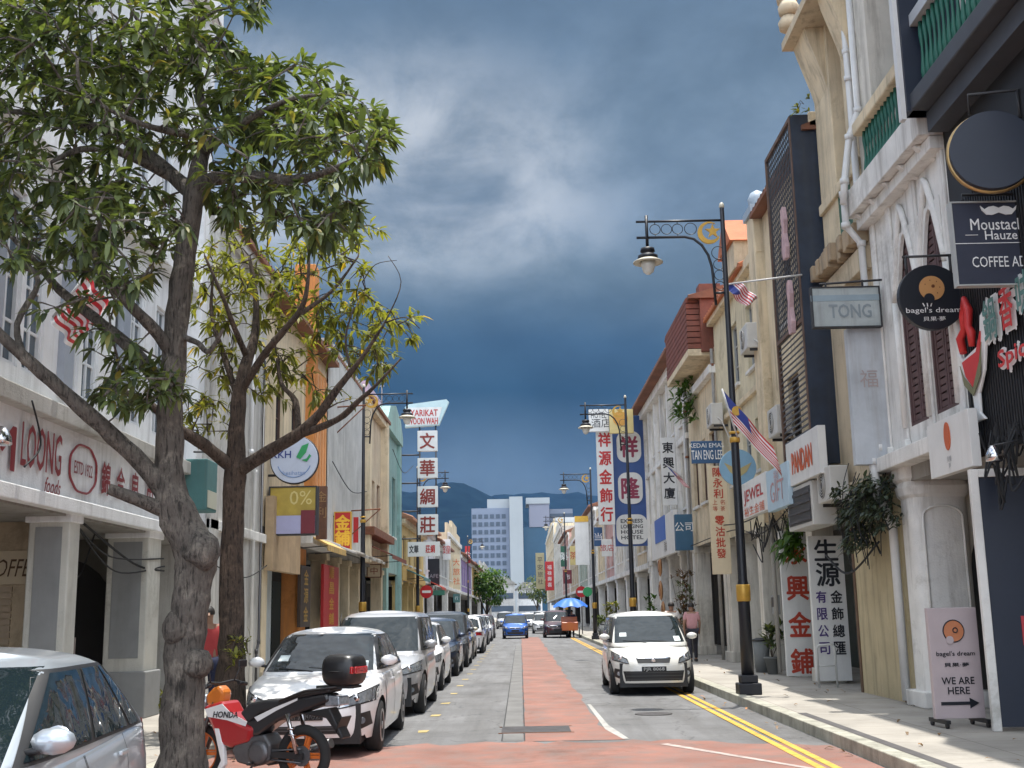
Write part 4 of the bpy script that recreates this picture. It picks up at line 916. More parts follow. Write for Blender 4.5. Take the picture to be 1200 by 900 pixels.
r = camboard('shop_sign', 'small blue jeweller sign with white lettering', 'shop sign', (810, 517, 846, 543), 33., paint('sign_blue', (.03, .09, .20)), [('KEDAI EMAS', 0, .6, .2, wlet), ('TAN ENG LEE', 0, -.25, .42, wlet, dict(w=.88, bold=.02))])
r = camboard('shop_sign', 'pale blue round sign with a tan bird emblem', 'shop sign', (843, 524, 886, 572), 28.4, paint('powder_blue', (.20, .36, .50)), disc=True)
mb = MB(); mb.prism([(-.34, .12), (-.1, .0), (0, -.06), (.1, .0), (.34, .12), (.2, -.12), (.05, -.22), (-.05, -.22), (-.2, -.12)], -.06, -.046, 'y'); mb.build('bird_emblem', paint('tan_emblem', (.40, .33, .16)), r)
r = camboard('shop_sign', 'long cream vertical sign with small red characters', 'shop sign', (832, 546, 854, 673), 32.4, paint('cream_sign_board', (.62, .52, .36)), [(c_, 0, .88 - .2 * k - (.30 if k > 2 else 0), .085, MATS['brick_red_letters'], dict(bold=.03)) for k, c_ in enumerate('陳永利零沽批發')] + [(c_, u_, v_, .045, MATS['brick_red_letters']) for c_, u_, v_ in (('上', -.4, .32), ('等', -.4, .20), ('名', .4, .32), ('茶', .4, .20))] )
r = camboard('shop_sign', 'white vertical sign with black characters on the off-white shophouse', 'shop sign', (775, 513, 792, 592), 42.8, wsign, [(c_, 0, .70 - .45 * k, .16, ink, dict(bold=.03)) for k, c_ in enumerate('東興大廈')])
r = wallboard(1, 'shop_sign', 'white and blue fascia board with a blue square', 'shop sign', (791, 597, 648), 765, wsign, [('同成', .3, -.55, .25, ink)], off=.5, th=.15)
mb = MB(); mb.box(-2., 1.2, -.1, -.077, -.15, .75); mb.build('blue_panel', paint('bright_blue', (.02, .12, .45)), r)
r = camboard('shop_sign', 'rounded dark blue hanging box sign above the pavement plants', 'shop sign', (791, 603, 811, 645), 39.4, paint('deep_blue_sign', (.03, .10, .18)), [('公司', 0, .3, .25, wlet)], th=.3)
# big blue + white projecting signs
r = camboard('projecting_sign', 'white vertical projecting sign with red gold-shop characters', 'projecting sign', (700, 506, 719, 615), 53., wsign, [(c_, 0, .82 - .40 * k, .15, redm, dict(bold=.04, w=.55)) for k, c_ in enumerate('祥源金飾行')], th=.25)
r = camboard('projecting_sign', 'tall blue projecting sign with three rounded white panels', 'projecting sign', (719, 488, 757, 640), 53.5, paint('royal_blue', (.035, .085, .26)), th=.3)
red_dk = paint('maroon_letters', (.26, .03, .07))
for k, t in enumerate((('祥',), ('隆',), ('EXPRESS', 'LODGING', 'HOUSE', 'HOTEL'))):
    z = 1.55 - k * 1.92; w, h = (1.12, 1.45) if k < 2 else (1.42, 1.35)
    if k == 2: z = -2.25
    pts = []
    for cx, cz, a0 in ((w/2 - .4, h/2 - .4, 0), (-w/2 + .4, h/2 - .4, 90), (-w/2 + .4, -h/2 + .4, 180), (w/2 - .4, -h/2 + .4, 270)):
        pts += [(cx + .4 * math.cos(R(a0 + 18 * j)), z + cz + .4 * math.sin(R(a0 + 18 * j))) for j in range(6)]
    mb = MB(); mb.prism(pts, -.2, -.155, 'y'); pn = mb.build('panel', wsign, r)
    for j, s_ in enumerate(t):
        mb = MB(); text_mb(mb, s_, 0, z + (0 if k < 2 else .38 - .25 * j), .95 if k < 2 else .17, -.2, w=.8 if k < 2 else 1.0, bold=.04); mb.build('lettering', red_dk if k < 2 else ink, r, recalc=False)
r = camboard('projecting_sign', 'white sign with small black lettering above the red-character sign', 'projecting sign', (690, 480, 713, 506), 52.6, wsign, [('HOTEL', 0, .45, .25, ink, dict(w=.7)), ('酒店', .2, -.25, .4, ink)], th=.2)
r = camboard('projecting_sign', 'yellow sign with an orange round emblem on the blue sign top', 'projecting sign', (714, 480, 742, 508), 52.2, paint('pale_yellow_sign', (.60, .48, .20)), th=.2)
mb = MB(); mb.lathe([(.34, 0), (.34, -.02)], (-.05, -.1, .12), 20, 'y', smooth=False); mb.build('round_emblem', paint('amber', (.55, .27, .04)), r)
r = camboard('projecting_sign', 'plain tall white sign board with a small yellow top', 'projecting sign', (674, 608, 690, 662), 92., wsign, th=.3)
mb = MB(); mb.box(-.54, .54, -.2, -.155, 1.55, 2.0); mb.build('yellow_top', gold, r)
r = camboard('projecting_sign', 'red vertical sign with small white characters far down the right row', 'projecting sign', (639, 658, 649, 692), 140., redm, [(c_, 0, .6 - .4 * k, .15, wlet) for k, c_ in enumerate('福祿壽喜')], th=.3)
r = camboard('projecting_sign', 'olive beige vertical sign beside the red one', 'projecting sign', (628, 648, 638, 690), 150., paint('olive_beige', (.36, .32, .18)), [(c_, 0, .6 - .4 * k, .15, ink) for k, c_ in enumerate('平安旅社')], th=.3)
r = camboard('projecting_sign', 'small green round sign near the right no-entry sign', 'projecting sign', (683, 687, 694, 700), 78., paint('leaf_green', (.03, .30, .10)), disc=True)
for lb, bx, Y, m_, tx, tm in (('small white projecting sign low on the beige house past the blue sign', (705, 632, 717, 652), 66., wsign, '旅店', redm), ('blue projecting sign on the grey parapet house', (696, 618, 706, 640), 80., MATS['sign_blue'], '当', wlet), ('yellow projecting sign with dark red character on the far right row', (668, 640, 676, 662), 104., MATS['pale_yellow_sign'], '茶', redm), ('dark green projecting sign on the sage house', (657, 640, 664, 664), 122., paint('bottle_green', (.02, .10, .06)), '藥', wlet), ('maroon projecting sign hanging over the distant right pavement', (660, 668, 670, 684), 95., paint('maroon_sign', (.16, .02, .03)), '布', wlet)):
    camboard('projecting_sign', lb, 'projecting sign', bx, Y, m_, [(tx, 0, 0, .4, tm)], th=.2, group='small projecting signs down the street')
# --- left
r = empty('projecting_sign', (-4.85, 57.6, 0), 0, 'tall ladder-like projecting sign of white panels with red characters and slanted top', 'projecting sign')
def pz(y): return atY(500, y, 57.6).z
def pxx(x, y=560): return atY(x, y, 57.6).x + 4.85
mb = MB(); mb.prism([(pxx(475), pz(501)), (pxx(515), pz(499)), (pxx(527), pz(472)), (pxx(524), pz(469)), (pxx(480), pz(474)), (pxx(475), pz(477))], -.15, .15, 'y'); tp = mb.build('top_panel', mat('pale_aqua_sign', (.46, .60, .62), .6, .1, 2), r)
mb = MB(); mb.prism([(pxx(476), pz(499.5)), (pxx(513), pz(498)), (pxx(519), pz(478)), (pxx(477), pz(478))], -.17, -.152, 'y'); mb.build('white_face', wsign, tp)
for s_, y, w in (('SYARIKAT', 484.5, 1.5), ('WOON WAH', 494, 1.5)): mb = MB(); text_mb(mb, s_, pxx(496), pz(y), .33, -.175, w=w, bold=.03); mb.build('lettering', redm, r, recalc=False)
dkred = paint('sign_dark_red', (.22, .025, .015))
for k, (c_, y0, y1) in enumerate((('文', 505, 529), ('華', 537, 560.5), ('綢', 570, 594.5), ('莊', 603, 627))):
    mb = MB(); mb.box(pxx(489.5), pxx(513), -.12, .12, pz(y1), pz(y0)); pn = mb.build('panel', wsign, r, bevel=.02)
    mb = MB(); text_mb(mb, c_, pxx(501), pz((y0 + y1) / 2), .78, -.125, w=.72, bold=.03); mb.build('lettering', dkred, r, recalc=False)
mb = MB(); mb.box(pxx(478), pxx(515), -.12, .12, pz(652), pz(635)); mb.build('panel', wsign, r)
for s_, x in (('文華', 485), ('莊綢', 504)): mb = MB(); text_mb(mb, s_, pxx(x), pz(643.5), .38, -.125, w=.45, bold=.03); mb.build('lettering', ink if x < 490 else redm, r, recalc=False)
bars(r, [[(pxx(492), .0, pz(652)), (pxx(492), .0, pz(499))], [(pxx(511), .0, pz(652)), (pxx(511), .0, pz(499))]] + [[(-1.2, 0, pz(y)), (pxx(492), 0, pz(y))] for y in (533, 566, 599, 631)], rad=.04)
r = camboard('shop_sign', 'round pale blue and white sign with a green leaf mark', 'shop sign', (318, 512, 373, 566), 27.2, paint('pale_lilac_white', (.50, .55, .66)), [('KKH', -.55, .22, .15, paint('navy_letters', (.03, .05, .22)), dict(bold=.03)), ('kesihatan', 0, -.58, .09, paint('sky_letters', (.18, .28, .50)))], disc=True, th=.16, frame=bronze)
mb = MB(); mb.prism([(.05, .05), (.18, .32), (.34, .38), (.28, .16), (.14, .0)], -.1, -.082, 'y'); mb.build('leaf_mark', paint('leaf_green', (.03, .3, .1)), r)
mb = MB(); mb.prism([(.18, -.02), (.3, .02), (.36, .12), (.4, .08), (.3, -.06)], -.1, -.082, 'y'); mb.build('leaf_mark', MATS['leaf_green'], r)
mb = MB(); mb.torus((0, -.085, -.02), .40, .012, 'y', 20, 5, R(200), R(340)); mb.build('arc_mark', MATS['sky_letters'], r)
bars(r, [[(-.95, .1, .3), (.1, .1, .3)], [(-.95, .1, -.35), (.1, .1, -.35)]], rad=.03)
r = camboard('shop_sign', 'boxy olive gold sign with a lilac lower half', 'shop sign', (318, 572, 371, 626), 27.3, mat('olive_gold', (.40, .29, .05), .5, .2, 3), [('0%', .35, .55, .3, paint('pale_gold_letters', (.6, .5, .2)))], th=.3, frame=bronze, fw=.03)
mb = MB(); mb.box(-.53, .53, -.18, -.152, -.54, -.12); mb.build('lilac_panel', paint('lilac_panel', (.38, .38, .56)), r)
mb = MB(); mb.box(.2, .53, -.19, -.181, -.54, .0); mb.build('maroon_panel', paint('maroon_panel', (.16, .02, .03)), r)
r = camboard('shop_sign', 'narrow dark brown sign with carved strokes beside the gold sign', 'shop sign', (371, 570, 383, 632), 30., mat('dark_carved_wood', (.12, .055, .03), .7, .3, 5), [(c_, 0, .6 - .6 * k, .2, paint('carved_tan', (.30, .18, .08))) for k, c_ in enumerate('金利')], th=.2)
r = wallboard(-1, 'shop_sign', 'dark vertical board with three dull gold characters', 'shop sign', (351, 662, 735), 362, paint('dark_brown_sign', (.05, .03, .02)), [(c_, 0, .62 - .6 * k, .24, gold, dict(bold=.03, w=.62)) for k, c_ in enumerate('金源金')], off=.05)
r = wallboard(-1, 'shop_sign', 'red vertical board with four gold characters by the orange column', 'shop sign', (378, 661, 735), 395, redm, [(c_, 0, .76 - .5 * k, .19, paint('gold_letters', (.62, .30, .03)), dict(bold=.03, w=.9)) for k, c_ in enumerate('順昌金鋪')], off=.1)
r = camboard('shop_sign', 'small red projecting sign with bright gold characters', 'shop sign', (393, 601, 411, 643), 36.5, redm, [('金', 0, .45, .4, paint('bright_gold', (.75, .42, .03)), dict(bold=.05)), ('鋪', 0, -.42, .4, MATS['bright_gold'], dict(bold=.05))], th=.18, frame=gold)
bars(r, [[(-1.2, .0, .45), (-.2, 0, .45)], [(-1.2, .0, -.5), (-.2, 0, -.5)]], rad=.02)
r = camboard('shop_sign', 'white square panel with brown cross strokes on a timber post', 'shop sign', (431, 662, 446, 676), 46.4, paint('cream_sign_board', (.6, .5, .36)), [('中', 0, 0, .6, dkred)], th=.1, frame=rust)
r = camboard('shop_sign', 'black board with faint lettering past the yellow house', 'shop sign', (498, 655, 515, 686), 76., ink, [('CAFE', 0, -.3, .15, MATS['grey_letters'])], th=.25)
r = camboard('shop_sign', 'cream vertical board with three orange characters far on the left', 'shop sign', (531, 650, 539, 690), 97., paint('cream_sign_board', (.6, .5, .36)), [(c_, 0, .55 - .55 * k, .2, MATS['orange_red']) for k, c_ in enumerate('大旅社')], th=.3)
for lb, bx, Y, m_, tx, tm in (('lilac and white projecting sign on the white left house', (519, 632, 528, 656), 84., wsign, '鐘', redm), ('red projecting sign on the left lilac house', (545, 640, 551, 660), 128., redm, '金', wlet), ('small teal projecting sign on the low grey left house', (531, 696, 539, 706), 92., teald, '行', wlet)):
    camboard('projecting_sign', lb, 'projecting sign', bx, Y, m_, [(tx, 0, 0, .4, tm)], th=.2, group='small projecting signs down the street')
# lettering of the corner shop
r = empty('shop_sign', (LX + .015, 15.5, 3.64), R(90), 'raised dark red shop name in tall serif letters on the white corner building', 'shop sign')
lr = paint('oxblood_letters', (.24, .025, .03))
def yof(px, py=545): return atX(px, py, LX).y - 15.5
for s_, a, b, z, h in (('M', -19, 13, -.02, .50), ('LOONG', 20, 68, .08, .52), ('foods', 50, 69, -.33, .20)):
    mb = MB(); text_mb(mb, s_, (yof(a) + yof(b)) / 2, z, h, -.002, w=yof(b) - yof(a), bold=.03, ext=.02, shear=.35 if s_ == 'foods' else 0); mb.build('lettering', lr, r, recalc=False)
for k, ch in enumerate('錦合良市'):
    px = 122 + k * 17.5; mb = MB(); text_mb(mb, ch, yof(px), -.02, .46, -.002, w=.34, bold=.03, ext=.02); mb.build('lettering', lr, r, recalc=False)
ya, yb = yof(80, 550), yof(110, 550); cy = (ya + yb) / 2; hw = (yb - ya) / 2
pts = []
for k in range(41):
    a = 2 * math.pi * k / 40; e = 1 + .06 * math.cos(4 * a); pts.append((cy + hw * e * math.copysign(abs(math.cos(a)) ** .6, math.cos(a)), -.012, .01 + .30 * e * math.copysign(abs(math.sin(a)) ** .6, math.sin(a))))
mb = MB(); mb.tube(pts, .016, 6); mb.build('oval_border', lr, r)
mb = MB(); text_mb(mb, 'ESTD 1922', cy, .01, .17, -.002, w=hw * 1.45, bold=.03, ext=.012); mb.build('lettering', lr, r, recalc=False)
# ------------------------------------------------------------------ trees and plants
def leaf_mat(name, col, var, trans=.35):
    m = bpy.data.materials.new(name); m.use_nodes = True; nt = m.node_tree; N = nt.nodes; L = nt.links; b = N['Principled BSDF']; b.inputs['Roughness'].default_value = .55
    ge = N.new('ShaderNodeNewGeometry'); rp = N.new('ShaderNodeValToRGB'); L.new(ge.outputs['Random Per Island'], rp.inputs[0])
    e = rp.color_ramp.elements; e[0].color = (*[c * (1 - var) for c in col], 1); e[1].color = (col[0] * (1 + var * 1.6), col[1] * (1 + var), col[2] * (1 + var * .6), 1)
    k = e.new(.93); k.color = e[1].color; e[2].position = 1.0; e[2].color = (col[0] * 3.2, col[1] * 1.7, col[2] * 1.1, 1)
    L.new(rp.outputs[0], b.inputs['Base Color'])
    t = N.new('ShaderNodeBsdfTranslucent'); mx = N.new('ShaderNodeMixShader'); mx.inputs[0].default_value = trans
    sc = N.new('ShaderNodeVectorMath'); sc.operation = 'MULTIPLY'; L.new(rp.outputs[0], sc.inputs[0]); sc.inputs[1].default_value = (1.7, 1.7, .7); L.new(sc.outputs[0], t.inputs[0])
    L.new(b.outputs[0], mx.inputs[1]); L.new(t.outputs[0], mx.inputs[2]); L.new(mx.outputs[0], N['Material Output'].inputs[0]); return m
def bark_mat(name, col):
    m = mat(name, col, .95, .3, 5, .6, 0, dirt=(.03, .025, .02)); nt = m.node_tree; N = nt.nodes; L = nt.links; b = N['Principled BSDF']; ge = N.new('ShaderNodeNewGeometry')
    mp = N.new('ShaderNodeMapping'); L.new(ge.outputs['Position'], mp.inputs[0]); mp.inputs['Scale'].default_value = (34, 34, 7); n = N.new('ShaderNodeTexNoise'); L.new(mp.outputs[0], n.inputs['Vector']); n.inputs['Scale'].default_value = 1.; n.inputs['Detail'].default_value = 5; n.inputs['Roughness'].default_value = .65
    n2 = N.new('ShaderNodeTexNoise'); L.new(ge.outputs['Position'], n2.inputs['Vector']); n2.inputs['Scale'].default_value = 4.5; n2.inputs['Detail'].default_value = 8; n2.inputs['Roughness'].default_value = .7
    src = b.inputs['Base Color'].links[0].from_socket; r2 = N.new('ShaderNodeMapRange'); L.new(n2.outputs[0], r2.inputs[0])
    for i, q in enumerate((.52, .64, 0, .7)): r2.inputs[i + 1].default_value = q
    mx = N.new('ShaderNodeMixRGB'); L.new(r2.outputs[0], mx.inputs[0]); L.new(src, mx.inputs[1]); mx.inputs[2].default_value = (col[0] * 2.1, col[1] * 2.15, col[2] * 2.1, 1)
    r3 = N.new('ShaderNodeMapRange'); L.new(n.outputs[0], r3.inputs[0])
    for i, q in enumerate((.36, .50, .28, 1.)): r3.inputs[i + 1].default_value = q
    vs = N.new('ShaderNodeVectorMath'); vs.operation = 'SCALE'; L.new(mx.outputs[0], vs.inputs[0]); L.new(r3.outputs[0], vs.inputs['Scale']); L.new(vs.outputs[0], b.inputs['Base Color'])
    bp = N.new('ShaderNodeBump'); bp.inputs['Strength'].default_value = 1.0; bp.inputs['Distance'].default_value = .06; L.new(n.outputs[0], bp.inputs['Height']); L.new(bp.outputs[0], b.inputs['Normal']); return m
def leaf(mb, p, d, ln, wd, up):
    s = d.cross(up); s = s.normalized() if s.length > 1e-4 else d.orthogonal().normalized(); nrm = s.cross(d)
    cu = random.uniform(.02, .34); a = p + d * ln * .38 + nrm * ln * .05; b = p + d * ln * .72 + nrm * ln * .03 - Vector((0, 0, ln * cu * .4)); t = p + d * ln - Vector((0, 0, ln * cu))
    I = [mb.p(q) for q in (p, a + s * wd * .48 + nrm * wd * .1, b + s * wd * .40, t, b - s * wd * .40, a - s * wd * .48 + nrm * wd * .1)]
    mb.fi((I[0], I[1], I[5])); mb.fi((I[1], I[2], I[4], I[5])); mb.fi((I[2], I[3], I[4]))
def rosette(mb, p, ax, n, ln, wd, droop=.35):
    a0 = random.uniform(0, 6.28); o = ax.orthogonal().normalized(); q = ax.cross(o)
    for k in range(n):
        a = a0 + k * 2.4; sp = random.uniform(.35, 1.15)
        d = (ax * math.cos(sp) + (o * math.cos(a) + q * math.sin(a)) * math.sin(sp)); d.z -= droop * random.uniform(.5, 1.4); d.normalize()
        leaf(mb, p + ax * random.uniform(-.04, .03), d, ln * random.uniform(.5, 1.3), wd * random.uniform(.65, 1.25), Vector((0, 0, 1)))
def smooth_path(pts, rad, k=4):
    P, Q = [], []
    n = len(pts)
    for i in range(n - 1):
        p0, p1, p2, p3 = pts[max(i-1, 0)], pts[i], pts[i+1], pts[min(i+2, n-1)]
        for j in range(k):
            t = j / k; P.append(.5 * ((2*p1) + (p2-p0)*t + (2*p0-5*p1+4*p2-p3)*t*t + (3*p1-p0-3*p2+p3)*t**3)); Q.append(rad[i] + (rad[i+1]-rad[i])*t)
    P.append(pts[-1]); Q.append(rad[-1]); return P, Q
def rough_tube(mb, P, Q, n=12, amp=.06):
    from mathutils import noise
    b0 = len(mb.v); mb.tube(P, Q, n)
    for i in range(len(P)):
        for j in range(n):
            v = Vector(mb.v[b0 + i*n + j]); d = v - P[i]; f = 1 + amp * 2 * noise.fractal(v * 5, 1, 2, 3); mb.v[b0 + i*n + j] = tuple(P[i] + d * f)
def tree(name, label, base, Y, trunk, limbs, regions, ncl, lm, bm, nl, ln, wd, droop, dspread, group=None, cdy=0.):
    r = empty(name, base, 0, label, 'tree', group); nodes = []
    def path(pts):
        return smooth_path([atY(px, py, Y + dy) for px, py, dy, _ in pts], [q[3] for q in pts])
    P, Q = path(trunk); mb = MB(); rough_tube(mb, P, Q, 20, .10); tk = mb.build('trunk', bm, r, world=True, recalc=False); nodes += list(zip(P, Q))
    for l in limbs:
        P, Q = path(l); mb = MB(); rough_tube(mb, P, Q, 8, .08); mb.build('limb', bm, r, world=True, recalc=False); nodes += list(zip(P, Q))
    N3 = [p for p, q in nodes if p.z > 3.0]
    cl = []
    tw_ = sum(g[4] for g in regions)
    for cx, cy, rx, ry, wg in regions:
        for _ in range(int(ncl * wg / tw_)):
            a = random.uniform(0, 6.28); rr_ = math.sqrt(random.random()); dz = random.gauss(0, dspread)
            cl.append(atY(cx + rx * rr_ * math.cos(a), cy + ry * rr_ * math.sin(a), Y + cdy + max(-2.1 * dspread, min(2.1 * dspread, dz))))
    cl = [(min((c - q).length_squared for q in N3), c) for c in cl]; cl.sort(key=lambda t: t[0])
    tb, cb = MB(), MB(); live = list(N3)
    for _, c in cl:
        b = min(live, key=lambda q: (q - c).length_squared * (1.0 if q.z < c.z + .4 else 1.6)); L_ = (c - b).length
        if L_ > 1.6: continue
        m = b.lerp(c, .5) + Vector((random.uniform(-.1, .1), random.uniform(-.1, .1), random.uniform(-.02, .12))) * min(1, L_)
        rd = .006 + .008 * min(1, L_); tb.tube([b, m, c], [rd * 1.4, rd, .004], 5, caps=False); live.append(c)
        if L_ > .45: live.append(m)
        ax = (c - m); ax = ax.normalized() if ax.length > 1e-3 else Vector((0, 0, 1)); ax = (ax + Vector((0, 0, .5))).normalized()
        rosette(cb, c, ax, random.randint(nl - 2, nl + 3), ln, wd, droop)
        if L_ > .3: rosette(cb, m, ax, random.randint(2, 4), ln * .85, wd, droop)
    tb.build('twigs', bm, r, world=True, recalc=False); cb.build('crown', lm, r, world=True, recalc=False); return r, tk
bark1 = bark_mat('grey_bark', (.125, .108, .092)); bark2 = bark_mat('brown_bark', (.085, .06, .045))
Y1 = 10.6
T1 = [(214, 935, 0, .235), (214, 880, 0, .20), (215, 800, 0, .175), (219, 740, 0, .165), (226, 690, 0, .175), (228, 645, 0, .19), (210, 608, 0, .17), (198, 560, 0, .135), (198, 500, 0, .12), (203, 430, 0, .112), (210, 350, 0, .105), (220, 280, 0, .10), (228, 222, 0, .10), (236, 185, .1, .075), (243, 150, .2, .055), (232, 100, .3, .035), (236, 60, .3, .02)]
LB1 = [[(200, 585, 0, .105), (168, 545, -.1, .09), (120, 500, -.25, .078), (70, 455, -.4, .066), (30, 420, -.5, .058), (0, 392, -.6, .048), (-50, 340, -.8, .04), (-90, 290, -1, .025)],
       [(198, 600, 0, .08), (160, 585, -.2, .06), (127, 573, -.3, .05)],
       [(200, 480, 0, .085), (180, 440, .2, .075), (150, 405, .4, .065), (110, 372, .6, .055), (70, 340, .8, .045), (40, 305, 1., .03), (5, 270, 1.2, .015)],
       [(205, 420, 0, .07), (180, 385, -.2, .06), (150, 355, -.4, .05), (110, 300, -.6, .035), (120, 255, -.7, .02)],
       [(228, 228, 0, .085), (205, 208, .1, .075), (170, 180, .3, .065), (130, 155, .5, .05), (60, 135, .7, .04), (0, 130, .9, .025)],
       [(195, 205, .1, .05), (140, 178, -.3, .04), (95, 175, -.6, .03), (60, 190, -.8, .015)],
       [(228, 225, 0, .085), (248, 210, -.1, .07), (300, 207, -.3, .06), (345, 211, -.5, .045), (385, 200, -.7, .03), (430, 180, -.9, .015)],
       [(238, 180, .1, .05), (262, 160, -.2, .04), (300, 135, -.5, .03), (345, 115, -.7, .02), (400, 110, -.8, .01)],
       [(241, 160, .1, .045), (205, 155, -.4, .035), (160, 143, -.8, .025), (100, 110, -1., .02), (90, 70, -1.1, .012)],
       [(236, 110, .2, .04), (222, 50, .1, .03), (240, 20, -.1, .02), (270, 8, -.2, .012)],
       [(232, 100, .3, .03), (180, 50, .5, .025), (150, 0, .6, .02), (140, -60, .7, .01)],
       [(30, 425, -.5, .04), (20, 380, -.3, .03), (45, 330, -.2, .025), (20, 300, -.1, .015)],
       [(215, 395, 0, .03), (232, 402, -.2, .025), (245, 412, -.3, .022), (262, 385, -.4, .015)]]
RG1 = [(120, 50, 150, 70, 5), (60, 170, 110, 70, 4), (190, 100, 110, 75, 3.6), (330, 120, 80, 55, 3.6), (400, 160, 62, 48, 2.6), (320, 235, 85, 36, 2.2), (55, 265, 85, 55, 2.6), (150, 275, 70, 65, 3), (285, 8, 30, 16, .35), (85, 345, 60, 25, .3), (165, 455, 55, 28, 1.3), (10, 40, 80, 80, 2.5), (385, 255, 45, 26, 1.0), (-80, 110, 90, 150, 3), (140, -80, 210, 80, 5), (120, 405, 50, 25, .3), (270, 165, 70, 40, 1.0)]
lm1 = leaf_mat('glossy_leaf', (.066, .106, .042), .6, .36); lm2 = leaf_mat('yellow_green_leaf', (.13, .16, .032), .55, .42)
t1, tk1 = tree('street_tree', 'large foreground street tree with a knobbly pale trunk and glossy dark leaves', tuple(atY(214, 915, Y1)), Y1, T1, LB1, RG1, 1350, lm1, bark1, 9, .175, .052, .55, .8, group='street trees on the left kerb')
from mathutils import noise as _ns
def burl(px, py, rad, sq):
    mb = MB(); c = atY(px, py, Y1 - .1); P = [[(c.x + rad * math.sin(a) * math.cos(b), c.y + rad * math.sin(a) * math.sin(b), c.z + rad * sq * math.cos(a)) for b in [2 * math.pi * j / 14 for j in range(15)]] for a in [math.pi * i / 9 for i in range(10)]]
    P = [[tuple(c + (Vector(q) - c) * (1 + .25 * _ns.noise(Vector(q) * 7))) for q in row] for row in P]
    mb.grid(P); mb.build('burl', bark1, t1, world=True)
burl(231, 778, .135, .95); burl(206, 735, .12, 1.4); burl(236, 645, .16, 1.2)
Y2 = 15.6
T2 = [(270, 870, 0, .22), (270, 800, 0, .19), (271, 740, 0, .165), (272, 640, 0, .15), (275, 560, 0, .145), (278, 490, 0, .11), (284, 440, 0, .085), (298, 395, .2, .06), (300, 350, .3, .04), (292, 300, .4, .02)]
LB2 = [[(275, 555, 0, .10), (310, 532, -.2, .095), (345, 512, -.4, .085), (370, 490, -.5, .07), (396, 455, -.6, .05), (425, 418, -.7, .03), (450, 380, -.8, .015)],
       [(350, 510, -.4, .055), (395, 492, -.7, .045), (420, 470, -.9, .035), (440, 452, -1., .02), (470, 420, -1.1, .012)],
       [(275, 550, 0, .095), (240, 522, -.3, .085), (205, 500, -.6, .07), (170, 470, -.8, .05), (130, 455, -1, .03)],
       [(282, 460, 0, .06), (310, 415, -.3, .05), (335, 385, -.5, .045), (356, 355, -.6, .035), (362, 310, -.6, .02), (360, 280, -.6, .012)],
       [(320, 400, -.4, .04), (350, 370, -.2, .035), (390, 340, 0, .025), (420, 300, .1, .012)],
       [(350, 505, -.4, .045), (346, 470, -.2, .04), (330, 450, 0, .03), (325, 420, .1, .02)],
       [(280, 470, 0, .05), (262, 415, .3, .04), (248, 370, .5, .03), (250, 320, .6, .015)],
       [(290, 420, .1, .05), (275, 385, -.3, .04), (262, 350, -.5, .03), (240, 300, -.6, .015)],
       [(410, 430, -.6, .02), (405, 395, -.5, .015), (415, 360, -.5, .01)], [(430, 412, -.7, .015), (455, 370, -.7, .01), (470, 330, -.7, .006), (455, 300, -.7, .004)], [(452, 378, -.8, .012), (475, 372, -.9, .008), (492, 385, -.9, .005)], [(425, 330, 0, .01), (440, 310, 0, .006), (465, 305, 0, .004)]]
RG2 = [(300, 310, 60, 50, 2.4), (375, 330, 62, 48, 2.6), (425, 385, 45, 38, 1.6), (350, 395, 60, 42, 2), (260, 340, 45, 60, 1.8), (320, 440, 50, 25, 1.), (432, 425, 35, 20, .8), (245, 440, 45, 40, 1.4), (485, 385, 10, 22, .22), (400, 280, 50, 30, .9), (380, 470, 50, 18, .4), (240, 490, 40, 25, .6)]
tree('street_tree', 'slimmer street tree with a furrowed brown trunk and sparse yellow-green leaves', tuple(atY(270, 862, Y2)), Y2, T2, LB2, RG2, 430, lm2, bark2, 7, .19, .048, .5, .55, cdy=.7, group='street trees on the left kerb')
# far round street tree
def ball_tree(name, label, c, z0, rad, n, lm, grp=None, ln=.3):
    r = empty(name, (c[0], c[1], PZ), 0, label, 'tree', grp); mb = MB(); mb.tube([(0, 0, 0), (.05, 0, z0 * .6), (0, .1, z0 + rad * .5)], [.2, .15, .1], 8)
    for k in range(5): a = k * 1.3; mb.tube([(0, 0, z0 * .7), (math.cos(a) * rad * .6, math.sin(a) * rad * .6, z0 + rad)], [.08, .03], 6)
    mb.build('trunk', bark2, r); cb = MB()
    lobes = [(Vector((random.uniform(-.55, .55), random.uniform(-.55, .55), random.uniform(-.35, .5))) * rad, rad * random.uniform(.45, .72)) for _ in range(9)]
    for k in range(n):
        lc, lr_ = random.choice(lobes); v = Vector((random.gauss(0, 1), random.gauss(0, 1), random.gauss(0, 1))).normalized() * lr_ * random.uniform(.6, 1.05)
        rosette(cb, Vector((0, 0, z0 + rad)) + lc + v, (v.normalized() + Vector((0, 0, .3))).normalized(), 5, ln, ln * .42, .2)
    cb.build('crown', lm, r, recalc=False); return r
lm3 = leaf_mat('bright_leaf', (.05, .125, .015), .5, .3)
ball_tree('street_tree', 'round bright green street tree far down the left side', (-4.3, 150.), 1.7, 2.75, 900, lm3, None, .42)
ball_tree('distant_tree', 'dark small tree below the white tower', (4.0, 285.), 3., 4.0, 260, lm1, None, .8)
ball_tree('distant_tree', 'dark spreading tree at the foot of the hotel tower', (-8.5, 300.), 4., 4.2, 260, lm1, None, .8)
